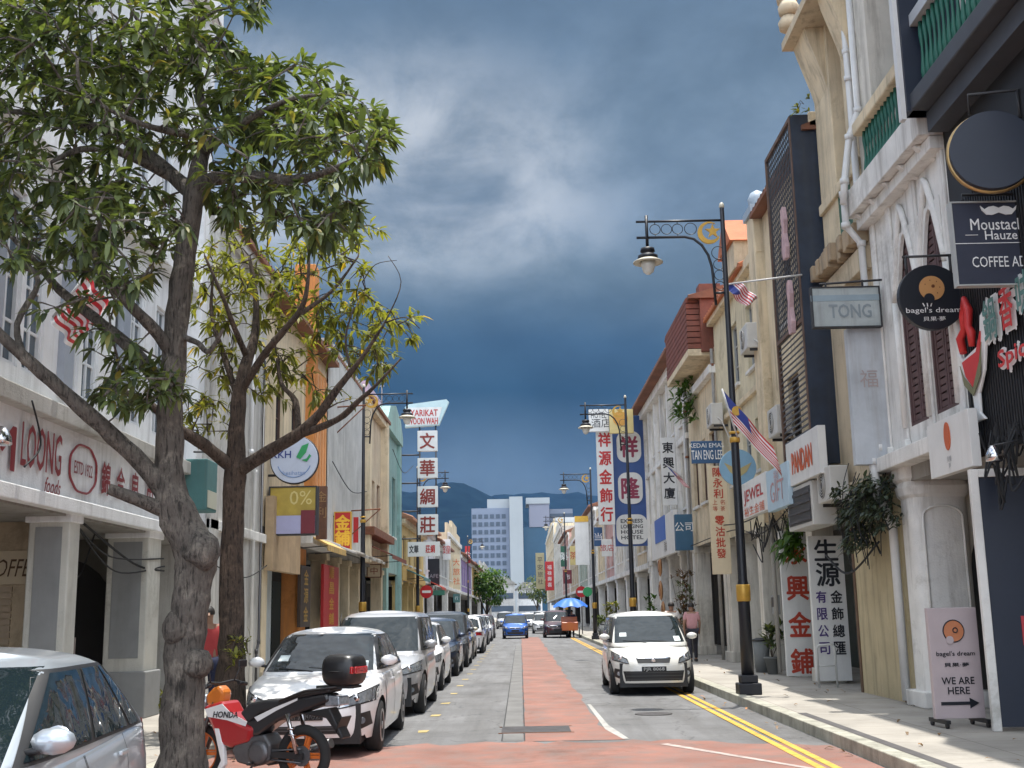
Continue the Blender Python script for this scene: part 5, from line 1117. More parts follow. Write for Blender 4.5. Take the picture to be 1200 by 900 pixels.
# potted and wall plants
potm = paint('terracotta', (.25, .09, .05), .8); potg = paint('grey_pot', (.16, .17, .17), .8); potw = paint('cream_planter', (.45, .40, .33), .8)
def potted(name, label, x, y, h, w, n, lm, pm, ln=.22, grp='potted plants along the right pavement', ph=.35, hang=0):
    r = empty(name, (x, y, PZ), 0, label, 'potted plant', grp); mb = MB(); mb.lathe([(.11, 0), (.17, ph), (.19, ph), (.19, ph + .04), (.15, ph + .04), (.14, ph)], (0, 0, 0), 14); mb.build('pot', pm, r)
    cb = MB(); sb = MB()
    for k in range(n):
        a = random.uniform(0, 6.28); q = Vector((math.cos(a) * w * random.random(), math.sin(a) * w * random.random(), ph + h * random.uniform(.25, 1))); rosette(cb, q, Vector((0, 0, 1)), 6, ln, ln * .3, .3)
        if k % 4 == 0: sb.tube([(0, 0, ph), tuple(q)], .008, 4)
    sb.build('stem', bark2, r); cb.build('foliage', lm, r, recalc=False); return r
potted('potted_plant', 'leafy bush in a grey pot beside the white red-character board', 5.75, 27.4, .75, .28, 26, lm1, potg, .26)
potted('potted_plant', 'tall dark shrub in a terracotta pot behind the white van', 5.2, 37.5, 2.3, .38, 60, leaf_mat('dull_red_leaf', (.08, .05, .02), .5), potm, .2)
potted('potted_plant', 'dark shrub in a terracotta pot near the dark doorway', 5.5, 39.6, 2.0, .35, 46, lm1, potm, .22)
potted('potted_plant', 'yellow-green bush at the kerb before the second lamp post', 4.75, 62., 1.5, .4, 40, lm2, potg, .28)
potted('potted_plant', 'low round dark bush behind the second lamp post', 4.6, 68., .8, .55, 40, lm1, potg, .25)
potted('potted_plant', 'thin palm-like plant at the yellow pillar', 5.3, 48., 1.6, .3, 26, lm3, potm, .3)
def wallplant(label, c, w, h, d, n, lm, ln, droop):
    r = empty('wall_plant', c, 0, label, 'wall plant'); cb = MB(); sb = MB()
    for k in range(n):
        q = Vector((random.uniform(-d, d), random.gauss(0, w / 2), random.uniform(-h, h * .4))); rosette(cb, q, Vector((-.5, 0, .6)).normalized(), 6, ln, ln * .3, droop)
        if k % 3 == 0: sb.tube([(0, 0, 0), tuple(q * .5 + Vector((0, 0, .1))), tuple(q)], .006, 4)
    sb.build('stem', bark2, r); cb.build('foliage', lm, r, recalc=False)
wallplant('bright fern hanging above the red-character upright board', tuple(atY(930, 618, 25.3)), .4, .6, .25, 40, lm3, .3, .9)
wallplant('leafy creeper sprouting from the off-white shophouse wall', tuple(atX(803, 462, 5.7)), .9, 1.0, .35, 46, lm3, .34, .4)
wallplant('small seedling growing on top of the lattice screen', tuple(atX(942, 122, 5.7)), .12, .2, .1, 5, lm2, .16, .2)
wallplant('small weed growing out of the thin tree trunk', tuple(atY(285, 752, 15.4)), .25, .3, .1, 12, lm2, .14, .3)
wallplant('yellow-green weeds at the foot of the panelled pillar', (LX + .1, 19.6, .35), .2, .25, .2, 18, lm2, .16, .3)
CAR1 = ((-3.24, 6.65, 0), math.pi + math.radians(5.5))
BIKE = ((-2.74, 12.22, 0), math.radians(-22))
# ------------------------------------------------------------------ vehicles
glass = mat('car_glass', (.008, .014, .017), .03, 0, spec=.38); _gn = glass.node_tree; _b = _gn.nodes.new('ShaderNodeBump'); _n = _gn.nodes.new('ShaderNodeTexNoise'); _g = _gn.nodes.new('ShaderNodeNewGeometry'); _gn.links.new(_g.outputs['Position'], _n.inputs['Vector']); _n.inputs['Scale'].default_value = 2.2; _b.inputs['Strength'].default_value = .35; _b.inputs['Distance'].default_value = .12; _gn.links.new(_n.outputs[0], _b.inputs['Height']); _gn.links.new(_b.outputs[0], _gn.nodes['Principled BSDF'].inputs['Normal'])
tyre_m = mat('tyre_rubber', (.018, .018, .018), .9, .2, 8); rim_m = mat('alloy_rim', (.42, .42, .43), .3, .05, 4, metal=.9)
plastic = mat('black_plastic', (.014, .014, .015), .5, .1, 5); chrome = mat('chrome', (.6, .6, .62), .12, 0, metal=1.); lampm = mat('headlamp_glass', (.30, .33, .36), .1, .35, 22, coat=1., metal=.5); redl = mat('tail_lamp_red', (.38, .01, .012), .15, .1, 9, coat=1.); amber = mat('amber_lamp', (.6, .24, .02), .2, .1, 9, coat=1.)
platem = paint('plate_black', (.01, .01, .01)); sticker = paint('windscreen_sticker', (.55, .62, .62))
def lerp_tab(tab, v):
    if v <= tab[0][0]: return tab[0][1]
    for (a, b), (c, d) in zip(tab, tab[1:]):
        if v <= c: t = (v - a) / (c - a); return b + (d - b) * t
    return tab[-1][1]
def smooth_tab(tab):
    lo, hi = tab[0][0], tab[-1][0]; w = (hi - lo) * .035
    return lambda v: sum(lerp_tab(tab, v + w * k) for k in (-2, -1, 0, 1, 2)) / 5
class Shell:
    def __init__(s, yf, yr, w, zb, zt, n=4.5, crown=.04, q=None, sx=60):
        s.yf, s.yr, s.w, s.zb, s.zt, s.n, s.crown, s.q, s.sx = yf, yr, w, zb, zt, n, crown, q or (lambda v: 1.), sx
    def _v(s, y, z): a, b = s.zb0, s.zt(y); return max(0, min(1, (z - a) / max(b - a, .01)))
    zb0 = .2
    def side_x(s, y, z):
        yf, yr = s.yf(z), s.yr(z); c, h = (yf + yr) / 2, (yf - yr) / 2; t = min(1, abs((y - c) / h)); return s.w(z) * s.q(s._v(y, z)) * (1 - t ** s.n) ** (1 / s.n)
    def end_y(s, x, z, f):
        yf, yr = s.yf(z), s.yr(z); c, h = (yf + yr) / 2, (yf - yr) / 2; t = min(1, abs(x) / (s.w(z) * s.q(1 if False else .6))); return c + f * h * (1 - t ** s.n) ** (1 / s.n)
    def build(s, mb, levels, nf=8):
        S = .955; st = [-S + 2 * S * k / s.sx for k in range(s.sx + 1)]
        c0, h0 = (s.yf(.5) + s.yr(.5)) / 2, (s.yf(.5) - s.yr(.5)) / 2
        cols = []
        def col(side, sk):
            yn = c0 + h0 * sk; a, b = s.zb(yn), s.zt(yn); out = []
            for v in levels:
                z = a + (b - a) * v; yf, yr = s.yf(z), s.yr(z); y = (yf + yr) / 2 + (yf - yr) / 2 * sk; vv = (z - s.zb0) / max(b - s.zb0, .01)
                out.append((side * s.w(z) * s.q(max(0, min(1, vv))) * (1 - abs(sk) ** s.n) ** (1 / s.n), y, z))
            return out
        def ecol(f, u):
            yn = c0 + f * h0; a, b = s.zb(yn), s.zt(yn); out = []
            for v in levels:
                z = a + (b - a) * v; xc = s.w(z) * s.q(max(0, min(1, (z - s.zb0) / max(b - s.zb0, .01)))) ; x = xc * u * (1 - S ** s.n) ** (1 / s.n)
                yf, yr = s.yf(z), s.yr(z); out.append((x, (yf + yr) / 2 + f * (yf - yr) / 2 * (1 - abs(x / xc) ** s.n) ** (1 / s.n), z))
            return out
        us = [1 - 2 * k / nf for k in range(nf + 1)]
        R_ = [col(1, k) for k in st]; Fr = [ecol(1, u) for u in us[1:-1]]; Lf = [col(-1, k) for k in st[::-1]]; Re = [ecol(-1, -u) for u in us[1:-1]]
        allc = R_ + Fr + Lf + Re; n = len(allc); I = [[mb.p(q) for q in c] for c in allc]; mb.smooth = True
        for k in range(n):
            a, b = I[k], I[(k + 1) % n]
            for j in range(len(levels) - 1): mb.fi((a[j], b[j], b[j+1], a[j+1]))
        T = [i[-1] for i in I]; m = s.sx + 1
        rowsL = []
        fr = [T[m - 1]] + T[m:m + nf - 1] + [T[m + nf - 1]]; re_ = [T[0]] + T[n - nf + 1:][::-1] + [T[m + nf - 1 + m - 1]]
        rowsL.append(re_)
        for k in range(0, m):
            a, b = T[k], T[m + nf - 1 + (m - 1 - k)]; A, B = Vector(mb.v[a]), Vector(mb.v[b]); row = [a]
            edge = min(1, min(k, m - 1 - k) / 6.)
            for j in range(1, nf):
                f = j / nf; p = A.lerp(B, f); p.z += s.crown * (1 - (2 * f - 1) ** 2) * edge; 
                row.append(mb.p(p))
            row.append(b); rowsL.append(row)
        rowsL.append(fr)
        for a, b in zip(rowsL, rowsL[1:]):
            for j in range(nf):
                f = [a[j], a[j+1], b[j+1], b[j]]; f = list(dict.fromkeys(f))
                if len(f) > 2: mb.fi(f)
        mb.smooth = False
    def patch(s, mb, where, c, off=.006, n=10, m=5, side=1):
        """c: four (a, z) corners in order bottom-rear/left, bottom-front/right, top-front/right, top-rear/left"""
        G = []
        for j in range(m + 1):
            row = []; v = j / m
            for i in range(n + 1):
                u = i / n; a = (c[0][0] * (1-u) + c[1][0] * u) * (1-v) + (c[3][0] * (1-u) + c[2][0] * u) * v; z = (c[0][1] * (1-u) + c[1][1] * u) * (1-v) + (c[3][1] * (1-u) + c[2][1] * u) * v
                if where == 'side': row.append((side * (s.side_x(a, z) + off), a, z))
                else: f = 1 if where == 'front' else -1; row.append((a, s.end_y(a, z, f) + f * off, z))
            G.append(row)
        mb.grid(G)
def wheel(root, x, y, r, w=.19, spokes=5, rimm=None, name='wheel'):
    sg = 1 if x > 0 else -1
    mb = MB(); mb.lathe([(r * .62, -w/2), (r * .93, -w/2), (r, -w/2 + .03), (r, w/2 - .03), (r * .93, w/2), (r * .62, w/2)], (0, 0, 0), 28, 'x'); o = mb.build(name, tyre_m, root, loc=None); o.location = (x, y, r)
    mb = MB(); e = sg * (w / 2 - .012)
    mb.torus((e, 0, 0), r * .60, .022, 'x', 28, 6)
    for k in range(spokes):
        a = 2 * math.pi * k / spokes; M = Matrix.Rotation(a, 3, 'X'); mb.obox(Vector((e - sg * .01, 0, 0)) + M @ Vector((0, 0, r * .31)), (.03, r * .17, r * .58), M)
    mb.lathe([(r * .15, -.02), (r * .15, .02)], (e, 0, 0), 12, 'x'); mb.build('rim', rimm or rim_m, o)
    mb = MB(); mb.lathe([(r * .6, -.01), (r * .6, .01)], (e - sg * .05, 0, 0), 20, 'x'); mb.build('brake_disc', plastic, o)
def car(name, label, cat, sp, pm, loc, rz, group='parked cars along the left kerb', plate=None, detail=2):
    L, Wd, H = sp['L'], sp['W'] / 2, sp['H']; f, b = L / 2, -L / 2; r = sp.get('r', .305); ya, yb = sp['ax']
    root = empty(name, loc, rz, label, cat, group)
    zt = smooth_tab(sp['top']); sill = sp.get('sill', .2)
    def zb(y):
        z = sill + (.05 if abs(y) > f - .3 else 0)
        for yw in (ya, yb):
            d = abs(y - yw); ra = r + .055
            if d < ra: z = max(z, r + math.sqrt(ra * ra - d * d))
        return z
    ff = sp.get('ff', [(.15, -.09), (.3, -.01), (.5, 0), (.62, -.015), (.8, -.10), (1.0, -.32)]); fr = sp.get('fr', [(.15, -.10), (.3, -.01), (.55, 0), (.7, -.03), (.9, -.06), (1.1, -.12)])
    wt = [(.15, .93), (.3, .975), (.55, 1.0), (.72, .995), (.9, .965), (1.1, .93)]
    body = Shell(lambda z: f + lerp_tab(ff, z), lambda z: b - lerp_tab(fr, z), lambda z: Wd * lerp_tab(wt, z), zb, zt, sp.get('n', 4.6), .045, lambda v: 1 - .10 * max(0, (v - .86) / .14) ** 2, 72)
    mb = MB(); body.build(mb, [0, .08, .2, .35, .5, .65, .76, .85, .91, .96, 1.0]); bo = mb.build('body', pm, root)
    mb = MB(); mb.box(-Wd + .19, Wd - .19, b + .12, f - .12, .16, .62); mb.build('underbody', plastic, root)
    # cabin
    g = sp['gh']; z0, z1 = g['z0'], H - .035
    e = lambda z: max(0, min(1, (z - z0) / (z1 - z0)))
    ez = lambda z: e(z) + .0; rnd = lambda z: .10 * max(0, (e(z) - .84) / .16) ** 2
    cab = Shell(lambda z: g['bf'] + (g['tf'] - g['bf']) * ez(z) - rnd(z) * 1.3, lambda z: g['br'] + (g['tr'] - g['br']) * ez(z) ** g.get('rp', 1.) + rnd(z), lambda z: Wd * (g.get('wb', .93) + (g.get('wt', .74) - g.get('wb', .93)) * e(z) ** 1.25) - rnd(z) * .8, lambda y: z0 - .05, lambda y: z1, g.get('n', 7), .055, None, 100); cab.zb0 = z0
    mb = MB(); cab.build(mb, [0, .1, .2, .3, .4, .5, .6, .68, .75, .8, .85, .88, .91, .95, .98, 1.0], 16); mb.build('cabin', pm, root)
    zl, zh = z0 + .05, z0 + (z1 - z0) * .86
    def wy(z, side): return cab.yf(z) if side > 0 else cab.yr(z)
    # windscreen and rear window
    wl, wh = cab.w(zl) * .88, cab.w(zh) * .90
    mb = MB(); cab.patch(mb, 'front', [(-wl, zl - .02), (wl, zl - .02), (wh, zh + .035), (-wh, zh + .035)], .009, 24, 12); ws = mb.build('windscreen', glass, root)
    if detail > 1:
        mb = MB(); cab.patch(mb, 'front', [(-wl * .9, zl), (-wl * .72, zl), (-wl * .7, zl + .09), (-wl * .88, zl + .09)], .012, 2, 2); mb.build('parking_sticker', sticker, ws)
        mb = MB(); cab.patch(mb, 'front', [(wl * .64, zl + .1), (wl * .84, zl + .1), (wl * .82, zl + .17), (wl * .63, zl + .17)], .012, 2, 2); mb.build('parking_sticker', sticker, ws)
        mb = MB(); mb.tube([(-wl * .5, cab.end_y(-wl * .5, zl - .01, 1) + .02, zl - .01), (wl * .2, cab.end_y(wl * .2, zl + .03, 1) + .02, zl + .02)], .009, 5); mb.tube([(wl * .1, cab.end_y(wl * .1, zl - .02, 1) + .02, zl - .02), (wl * .75, cab.end_y(wl * .7, zl + .02, 1) + .02, zl + .02)], .009, 5); mb.build('wiper', plastic, ws)
    rl_, rh_ = zl + sp.get('rw', .04), zh
    mb = MB(); cab.patch(mb, 'rear', [(-cab.w(rl_) * .84, rl_), (cab.w(rl_) * .84, rl_), (cab.w(rh_) * .84, rh_ + .02), (-cab.w(rh_) * .84, rh_ + .02)], .007, 12, 6); mb.build('rear_window', glass, root)
    cuts = sp['win']
    for sd in (1, -1):
        yF0, yF1 = cab.yf(zl) - .16, cab.yf(zh) - .10; yR0, yR1 = cab.yr(zl) + sp.get('cp', .22), cab.yr(zh) + sp.get('cpt', .16)
        mb = MB(); cab.patch(mb, 'side', [(yR0 - .04, zl - .02), (yF0 + .05, zl - .02), (yF1 + .03, zh + .02), (yR1 - .03, zh + .02)], .008, 50, 12, sd); wsr = mb.build('window_surround', plastic, root)
        lin = lambda t, lo, hi: lo + (hi - lo) * t
        for t0, t1 in cuts:
            c = [(lin(t0, yR0, yF0), zl), (lin(t1, yR0, yF0), zl), (lin(t1, yR1, yF1), zh), (lin(t0, yR1, yF1), zh)]
            mb = MB(); cab.patch(mb, 'side', c, .013, 20, 12, sd); mb.build('side_window', glass, root)
        if detail > 0:
            for y0, y1 in sp['doors']:
                mb = MB(); zz = lambda y: zt(y) - .055
                body.patch(mb, 'side', [(y0, sill + .12), (y1, sill + .12), (y1, zz(y1)), (y0, zz(y0))], .0045, 12, 7, sd); d_ = mb.build('door', pm, root)
                if detail > 1:
                    for ys in (y0, y1):
                        mb = MB(); body.patch(mb, 'side', [(ys - .005, sill + .12), (ys + .005, sill + .12), (ys + .005, zz(ys)), (ys - .005, zz(ys))], .0065, 1, 7, sd); mb.build('seam', plastic, d_)
                    zc = zz(y0) - .10; xx = body.side_x(y0 + .14, zc) + .02
                    mb = MB(); mb.box(sd * xx - .012, sd * xx + .012, y0 + .07, y0 + .24, zc - .013, zc + .013); mb.build('handle', chrome if sp.get('chrome') else pm, d_, bevel=.006)
            # mirror
            ym = cab.yf(zl) - .30; mx_ = cab.side_x(ym, zl + .05)
            mb = MB(); mb.lathe([(.01, -.05), (.075, -.03), (.085, .02), (.05, .07), (.01, .085)], (0, 0, 0), 12, 'y')
            mb.v = [(x * 1.3, y * .8, z * .78) for x, y, z in mb.v]; o = mb.build('wing_mirror', pm, root); o.location = (sd * (mx_ + .14), ym, zl + .09)
            mb = MB(); mb.tube([(0, 0, -.03), (-sd * .16, .01, -.06)], .02, 6); mb.build('mirror_arm', plastic, o)
            mb = MB(); mb.lathe([(.07, -.056), (.07, -.05)], (0, 0, 0), 12, 'y'); mb.build('mirror_glass', chrome, o)
    # lights and front
    hl = sp['head']
    for sd in (1, -1):
        x0, x1, za, zc, zd = hl
        mb = MB(); body.patch(mb, 'front', [(sd * Wd * (x0 - .02), za - .018), (sd * Wd * min(.985, x1 + .02), zc - .028), (sd * Wd * min(.985, x1 + .02), zd + .015), (sd * Wd * (x0 + .02), za + .088)], .004, 12, 4); mb.build('lamp_surround', plastic, root)
        mb = MB(); body.patch(mb, 'front', [(sd * Wd * x0, za), (sd * Wd * x1, zc - .01), (sd * Wd * (x1 - .0), zd), (sd * Wd * (x0 + .04), za + .07)], .008, 12, 4); h_ = mb.build('headlight', lampm, root)
        if detail > 0:
            mb = MB(); xl = Wd * (x0 + (x1 - x0) * .45); zl_ = (za + zd) / 2 - .01; mb.lathe([(.05, -.01), (.05, .012), (.02, .02)], (sd * xl, body.end_y(xl, zl_, 1), zl_), 14, 'y'); mb.build('lens', chrome, h_)
        ya_, zz0, zz1 = sp.get('tail', (.30, .72, .95)); 
        mb = MB(); body.patch(mb, 'side', [(b + .05, zz0), (b + ya_, zz0 + .06), (b + ya_ * .8, zz1), (b + .09, zz1)], .008, 8, 4, sd); t_ = mb.build('tail_light', redl, root)
        mb = MB(); body.patch(mb, 'rear', [(sd * Wd * .5, zz0 + .03), (sd * Wd * .93, zz0), (sd * Wd * .90, zz1), (sd * Wd * .55, zz1 - .04)], .008, 8, 4); mb.build('lamp_face', redl, t_)
        if detail > 0:
            mb = MB(); body.patch(mb, 'front', [(sd * Wd * .70, .30), (sd * Wd * .9, .36), (sd * Wd * .88, .52), (sd * Wd * .74, .50)], .006, 6, 4); fg = mb.build('fog_recess', plastic, root)
            xl = Wd * .79; mb = MB(); mb.lathe([(.04, -.01), (.04, .014)], (sd * xl, body.end_y(xl, .42, 1), .42), 12, 'y'); mb.build('fog_light', lampm, fg)
    gx, gz0, gz1 = sp['grille']
    mb = MB(); body.patch(mb, 'front', [(-Wd * gx, gz0), (Wd * gx, gz0), (Wd * (gx + .04), gz1), (-Wd * (gx + .04), gz1)], .006, 14, 3); gr = mb.build('grille', plastic, root)
    if detail > 0:
        mb = MB(); zz_ = (gz0 + gz1) / 2; mb.lathe([(.055, 0), (.055, .014), (.03, .018)], (0, body.end_y(0, zz_, 1) + .004, zz_), 16, 'y'); mb.build('emblem', chrome, gr)
        mb = MB(); body.patch(mb, 'front', [(-Wd * gx, gz1 - .012), (Wd * gx, gz1 - .012), (Wd * (gx + .03), gz1 + .01), (-Wd * (gx + .03), gz1 + .01)], .012, 14, 1); mb.build('grille_bar', chrome, gr)
    ix, iz0, iz1 = sp['intake']
    mb = MB(); body.patch(mb, 'front', [(-Wd * (ix - .05), iz0), (Wd * (ix - .05), iz0), (Wd * ix, iz1), (-Wd * ix, iz1)], .006, 14, 3); ik = mb.build('intake', plastic, root)
    if detail > 0:
        mb = MB()
        for k in range(3): z = iz0 + .03 + (iz1 - iz0 - .04) * k / 2.4; body.patch(mb, 'front', [(-Wd * (ix - .06), z), (Wd * (ix - .06), z), (Wd * (ix - .05), z + .012), (-Wd * (ix - .05), z + .012)], .013, 14, 1)
        mb.build('intake_bar', mat('grey_plastic', (.06, .06, .06), .5, .1), ik)
    pz_ = sp.get('platez', .47); yp = body.end_y(0, pz_, 1) + .014
    mb = MB(); mb.box(-.24, .24, yp - .006, yp + .008, pz_ - .055, pz_ + .055); pl = mb.build('number_plate', platem, root, bevel=.004)
    if plate and detail > 1:
        mb = MB(); text_mb(mb, plate, 0, 0, .075, 0, w=.40, bold=.02, ext=.002); mb.v = [(-x, yp + .011, pz_ + z) for x, y, z in mb.v]; mb.build('lettering', wlet, pl, recalc=False)
    yr_ = body.end_y(0, .62, -1) - .012; mb = MB(); mb.box(-.24, .24, yr_ - .006, yr_ + .006, .57, .68); mb.build('number_plate', platem, root)
    mb = MB(); body.patch(mb, 'front', [(-Wd * .8, .24), (Wd * .8, .24), (Wd * .84, .285), (-Wd * .84, .285)], .008, 14, 1); mb.build('lower_lip', plastic if sp.get('lip') else pm, root)
    for sx_ in (1, -1):
        for y in (ya, yb): wheel(root, sx_ * (Wd - .115), y, r, spokes=sp.get('spokes', 5))
    if detail > 1: mb = MB(); mb.tube([(0, g['tr'] + .35, H + .0), (0, g['tr'] + .2, H + .2)], [.012, .004], 6); mb.build('antenna', plastic, root)
    return root
MPV = dict(L=4.2, W=1.70, H=1.60, ax=(1.36, -1.38), top=[(-2.1, .95), (-1.9, 1.0), (.95, 1.0), (1.45, .93), (1.85, .82), (2.1, .69)], gh=dict(z0=.97, bf=1.42, tf=.35, br=-2.02, tr=-1.82, wb=.95, wt=.80, n=8), win=[(0.02, .22), (.25, .56), (.59, .98)], doors=[(-.95, .02), (.04, 1.0)], head=(.58, .93, .62, .70, .84), grille=(.36, .62, .72), intake=(.70, .28, .47), platez=.50, ff=[(.15, -.07), (.3, -.01), (.45, 0), (.6, -.02), (.75, -.10), (1.0, -.30)])
SEDAN = dict(L=4.42, W=1.70, H=1.475, ax=(1.33, -1.27), top=[(-2.21, .90), (-2.1, .99), (-1.5, 1.03), (-.2, .97), (.85, .96), (1.5, .88), (2.0, .76), (2.21, .63)], gh=dict(z0=.93, bf=1.22, tf=.12, br=-1.95, tr=-.95, wb=.93, wt=.72, n=7), win=[(0.03, .14), (.17, .50), (.53, .98)], doors=[(-.88, .02), (.04, .98)], head=(.50, .95, .58, .66, .80), grille=(.48, .60, .69), intake=(.55, .26, .38), platez=.50, rw=.10, cp=.42, cpt=.16, tail=(.32, .72, .97))
SUV = dict(L=4.35, W=1.74, H=1.70, ax=(1.33, -1.33), r=.33, top=[(-2.17, .98), (-2.0, 1.05), (.9, 1.04), (1.5, .98), (1.95, .86), (2.17, .74)], gh=dict(z0=1.0, bf=1.28, tf=.42, br=-2.08, tr=-1.88, wb=.95, wt=.80, n=8), win=[(0.02, .24), (.27, .58), (.61, .98)], doors=[(-.92, .02), (.04, .98)], head=(.55, .94, .66, .74, .88), grille=(.50, .64, .76), intake=(.62, .30, .46), platez=.52, lip=1)
HATCH = dict(L=3.75, W=1.66, H=1.52, ax=(1.18, -1.20), top=[(-1.87, .92), (-1.75, .98), (.75, .95), (1.25, .88), (1.65, .78), (1.87, .66)], gh=dict(z0=.92, bf=1.12, tf=.12, br=-1.80, tr=-1.45, wb=.94, wt=.76, n=7), win=[(0.03, .15), (.18, .54), (.57, .98)], doors=[(-.75, .02), (.04, .9)], head=(.52, .94, .60, .68, .82), grille=(.40, .62, .70), intake=(.62, .28, .42), platez=.5)
pw = carpaint('pearl_white_paint', (.70, .69, .64)); w2 = carpaint('white_paint', (.74, .74, .74)); silver = carpaint('silver_blue_paint', (.40, .44, .48), .55); silver2 = carpaint('silver_paint', (.46, .46, .47), .5); grey_p = carpaint('dark_grey_paint_car', (.05, .055, .065), .3); navy_p = carpaint('dark_blue_paint', (.02, .035, .07), .3); blue_p = carpaint('bright_blue_paint', (.01, .10, .42), .2); redp = carpaint('red_paint', (.35, .02, .02)); beige_p = carpaint('champagne_paint', (.42, .38, .28), .4); mar = carpaint('maroon_paint', (.06, .012, .015))
PI = math.pi
car('parked_car', 'silver-blue sedan parked at an angle in the near left corner', 'car', SEDAN, silver, CAR1[0], CAR1[1], plate=None)
car('parked_car', 'white sedan parked behind the motorcycle and tree', 'car', SEDAN, w2, (-2.58, 16.3, 0), PI, plate='PLH 4082')
car('moving_car', 'pearl white compact people carrier driving towards the viewer in the right lane', 'car', MPV, pw, (2.62, 25.4, 0), PI - R(1.0), group='cars driving on the road', plate='PJR 8068')
for lb, sp, pm, y, x, rz in (('white and grey tall van parked directly behind the white sedan', SUV, silver2, 21.7, -2.50, PI), ('silver-white sedan third in the parked line', SEDAN, w2, 27.6, -2.55, PI), ('dark blue hatchback fourth in the parked line', HATCH, navy_p, 33.2, -2.5, PI),
    ('dark grey sport utility car fifth in the parked line', SUV, grey_p, 38.4, -2.5, PI), ('champagne sedan sixth in the parked line', SEDAN, beige_p, 44.5, -2.55, PI), ('white hatchback with red tail lamps facing down the street', HATCH, w2, 50.5, -2.35, 0), ('dark hatchback seventh in the left line of cars', HATCH, grey_p, 56.5, -2.5, PI), ('silver hatchback far along the left kerb', HATCH, silver2, 63., -2.5, PI), ('white sedan far along the left kerb', SEDAN, w2, 70., -2.5, PI), ('maroon hatchback at the far end of the left line', HATCH, mar, 78., -2.5, PI)):
    car('parked_car', lb, 'car', sp, pm, (x, y, 0), rz, detail=1 if y < 60 else 0)
car('moving_car', 'bright blue hatchback driving towards the viewer far away', 'car', HATCH, blue_p, (-.35, 76., 0), PI, group='cars driving on the road', detail=1)
car('moving_car', 'distant white car behind the blue hatchback', 'car', HATCH, w2, (.6, 108., 0), PI, group='cars driving on the road', detail=0)
car('moving_car', 'distant silver car in the left lane near the street tree', 'car', SUV, silver2, (-1.6, 120., 0), PI, group='cars driving on the road', detail=0)
car('parked_car', 'white car parked on the far right before the dark van', 'car', HATCH, w2, (1.7, 92., 0), PI, group='cars parked far on the right', detail=0)
car('parked_car', 'dark red and black van stopped beside the cycle cart', 'van', SUV, mar, (2.3, 77., 0), PI, group='cars parked far on the right', detail=1)
car('parked_car', 'grey car far beyond the blue umbrella', 'car', SUV, silver2, (2.2, 130., 0), PI, group='cars parked far on the right', detail=0)
# ---- motorcycle (local +x = rear, so the nose points left)
mo = empty('motorcycle', BIKE[0], BIKE[1], 'red and orange underbone motorcycle with black top box parked across the kerb', 'motorcycle')
bikeblk = carpaint('bike_black', (.014, .014, .016)); org = paint('rim_orange', (.55, .13, .02), .35); redb = carpaint('bike_red', (.33, .012, .015)); orb = carpaint('bike_orange', (.55, .16, .02)); seatm = mat('seat_vinyl', (.015, .015, .017), .55, .2, 12); met = mat('engine_metal', (.12, .12, .125), .45, .2, 8, metal=.7); wstripe = carpaint('bike_white', (.70, .70, .70))
for x, nm in ((-.63, 'front_wheel'), (.61, 'rear_wheel')):
    w_ = MB(); w_.torus((0, 0, 0), .245, .042 if x < 0 else .052, 'y', 40, 10); o = w_.build(nm, tyre_m, mo); o.location = (x, 0, .292)
    mb = MB(); mb.torus((0, 0, 0), .205, .020, 'y', 40, 8)
    for k in range(5):
        a = 2 * PI * k / 5 + .3; M = Matrix.Rotation(a, 3, 'Y'); mb.obox(M @ Vector((.012, 0, .115)), (.03, .035, .18), M); mb.obox(M @ Vector((-.018, 0, .12)), (.016, .03, .16), M)
    mb.build('rim', org, o)
    mb = MB(); mb.lathe([(.05, -.055), (.05, .055)], (0, 0, 0), 16, 'y'); mb.lathe([(.10, -.052), (.10, -.046)], (0, 0, 0), 20, 'y'); mb.build('hub', met, o)
mb = MB()
for s_ in (-1, 1): mb.tube([(-.63, s_ * .085, .292), (-.50, s_ * .085, .62), (-.44, s_ * .06, .80)], .022, 8)
mb.build('fork', met, mo)
mb = MB(); mb.torus((-.63, 0, .292), .33, .012, 'y', 20, 6, R(20), R(150)); mb.v = [(x, y * 5, z) for x, y, z in mb.v]; mb.build('front_fender', redb, mo)
mb = MB(); mb.prism([(-.46, .94), (-.38, .97), (-.31, .90), (-.33, .80), (-.40, .74), (-.52, .76), (-.55, .86)], -.08, .08, 'y'); cw = mb.build('front_cowl', orb, mo, bevel=.035)
mb = MB(); mb.lathe([(.075, -.03), (.085, 0), (.06, .03)], (-.565, 0, .80), 16, 'x'); mb.build('headlight', lampm, cw)
mb = MB(); mb.prism([(-.52, .76), (-.28, .82), (-.20, .70), (-.08, .62), (.10, .56), (.06, .42), (-.18, .36), (-.33, .40), (-.40, .55)], -.155, .155, 'y'); ls = mb.build('leg_shield', redb, mo, bevel=.04)
mb = MB(); mb.prism([(-.48, .735), (-.27, .79), (-.16, .70), (.04, .62), (.02, .575), (-.2, .63), (-.44, .66)], -.162, -.156, 'y'); st_ = mb.build('white_stripe', wstripe, ls)
mb = MB(); text_mb(mb, 'HONDA', -.22, .685, .06, -.166, w=.30, bold=.04, ext=.002, shear=.2); mb.build('lettering', ink, ls, recalc=False)
mb = MB(); mb.prism([(-.36, .55), (-.30, .55), (-.24, .36), (-.22, .2), (-.30, .08), (-.34, .1), (-.27, .24), (-.32, .40)], -.16, -.1, 'y'); mb.build('white_trim', wstripe, ls, bevel=.01)
mb = MB(); mb.prism([(-.10, .60), (.12, .66), (.30, .74), (.62, .86), (.94, .90), (.96, .82), (.60, .70), (.36, .62), (.14, .48), (-.06, .46)], -.12, .12, 'y'); mb.build('tail_fairing', bikeblk, mo, bevel=.03)
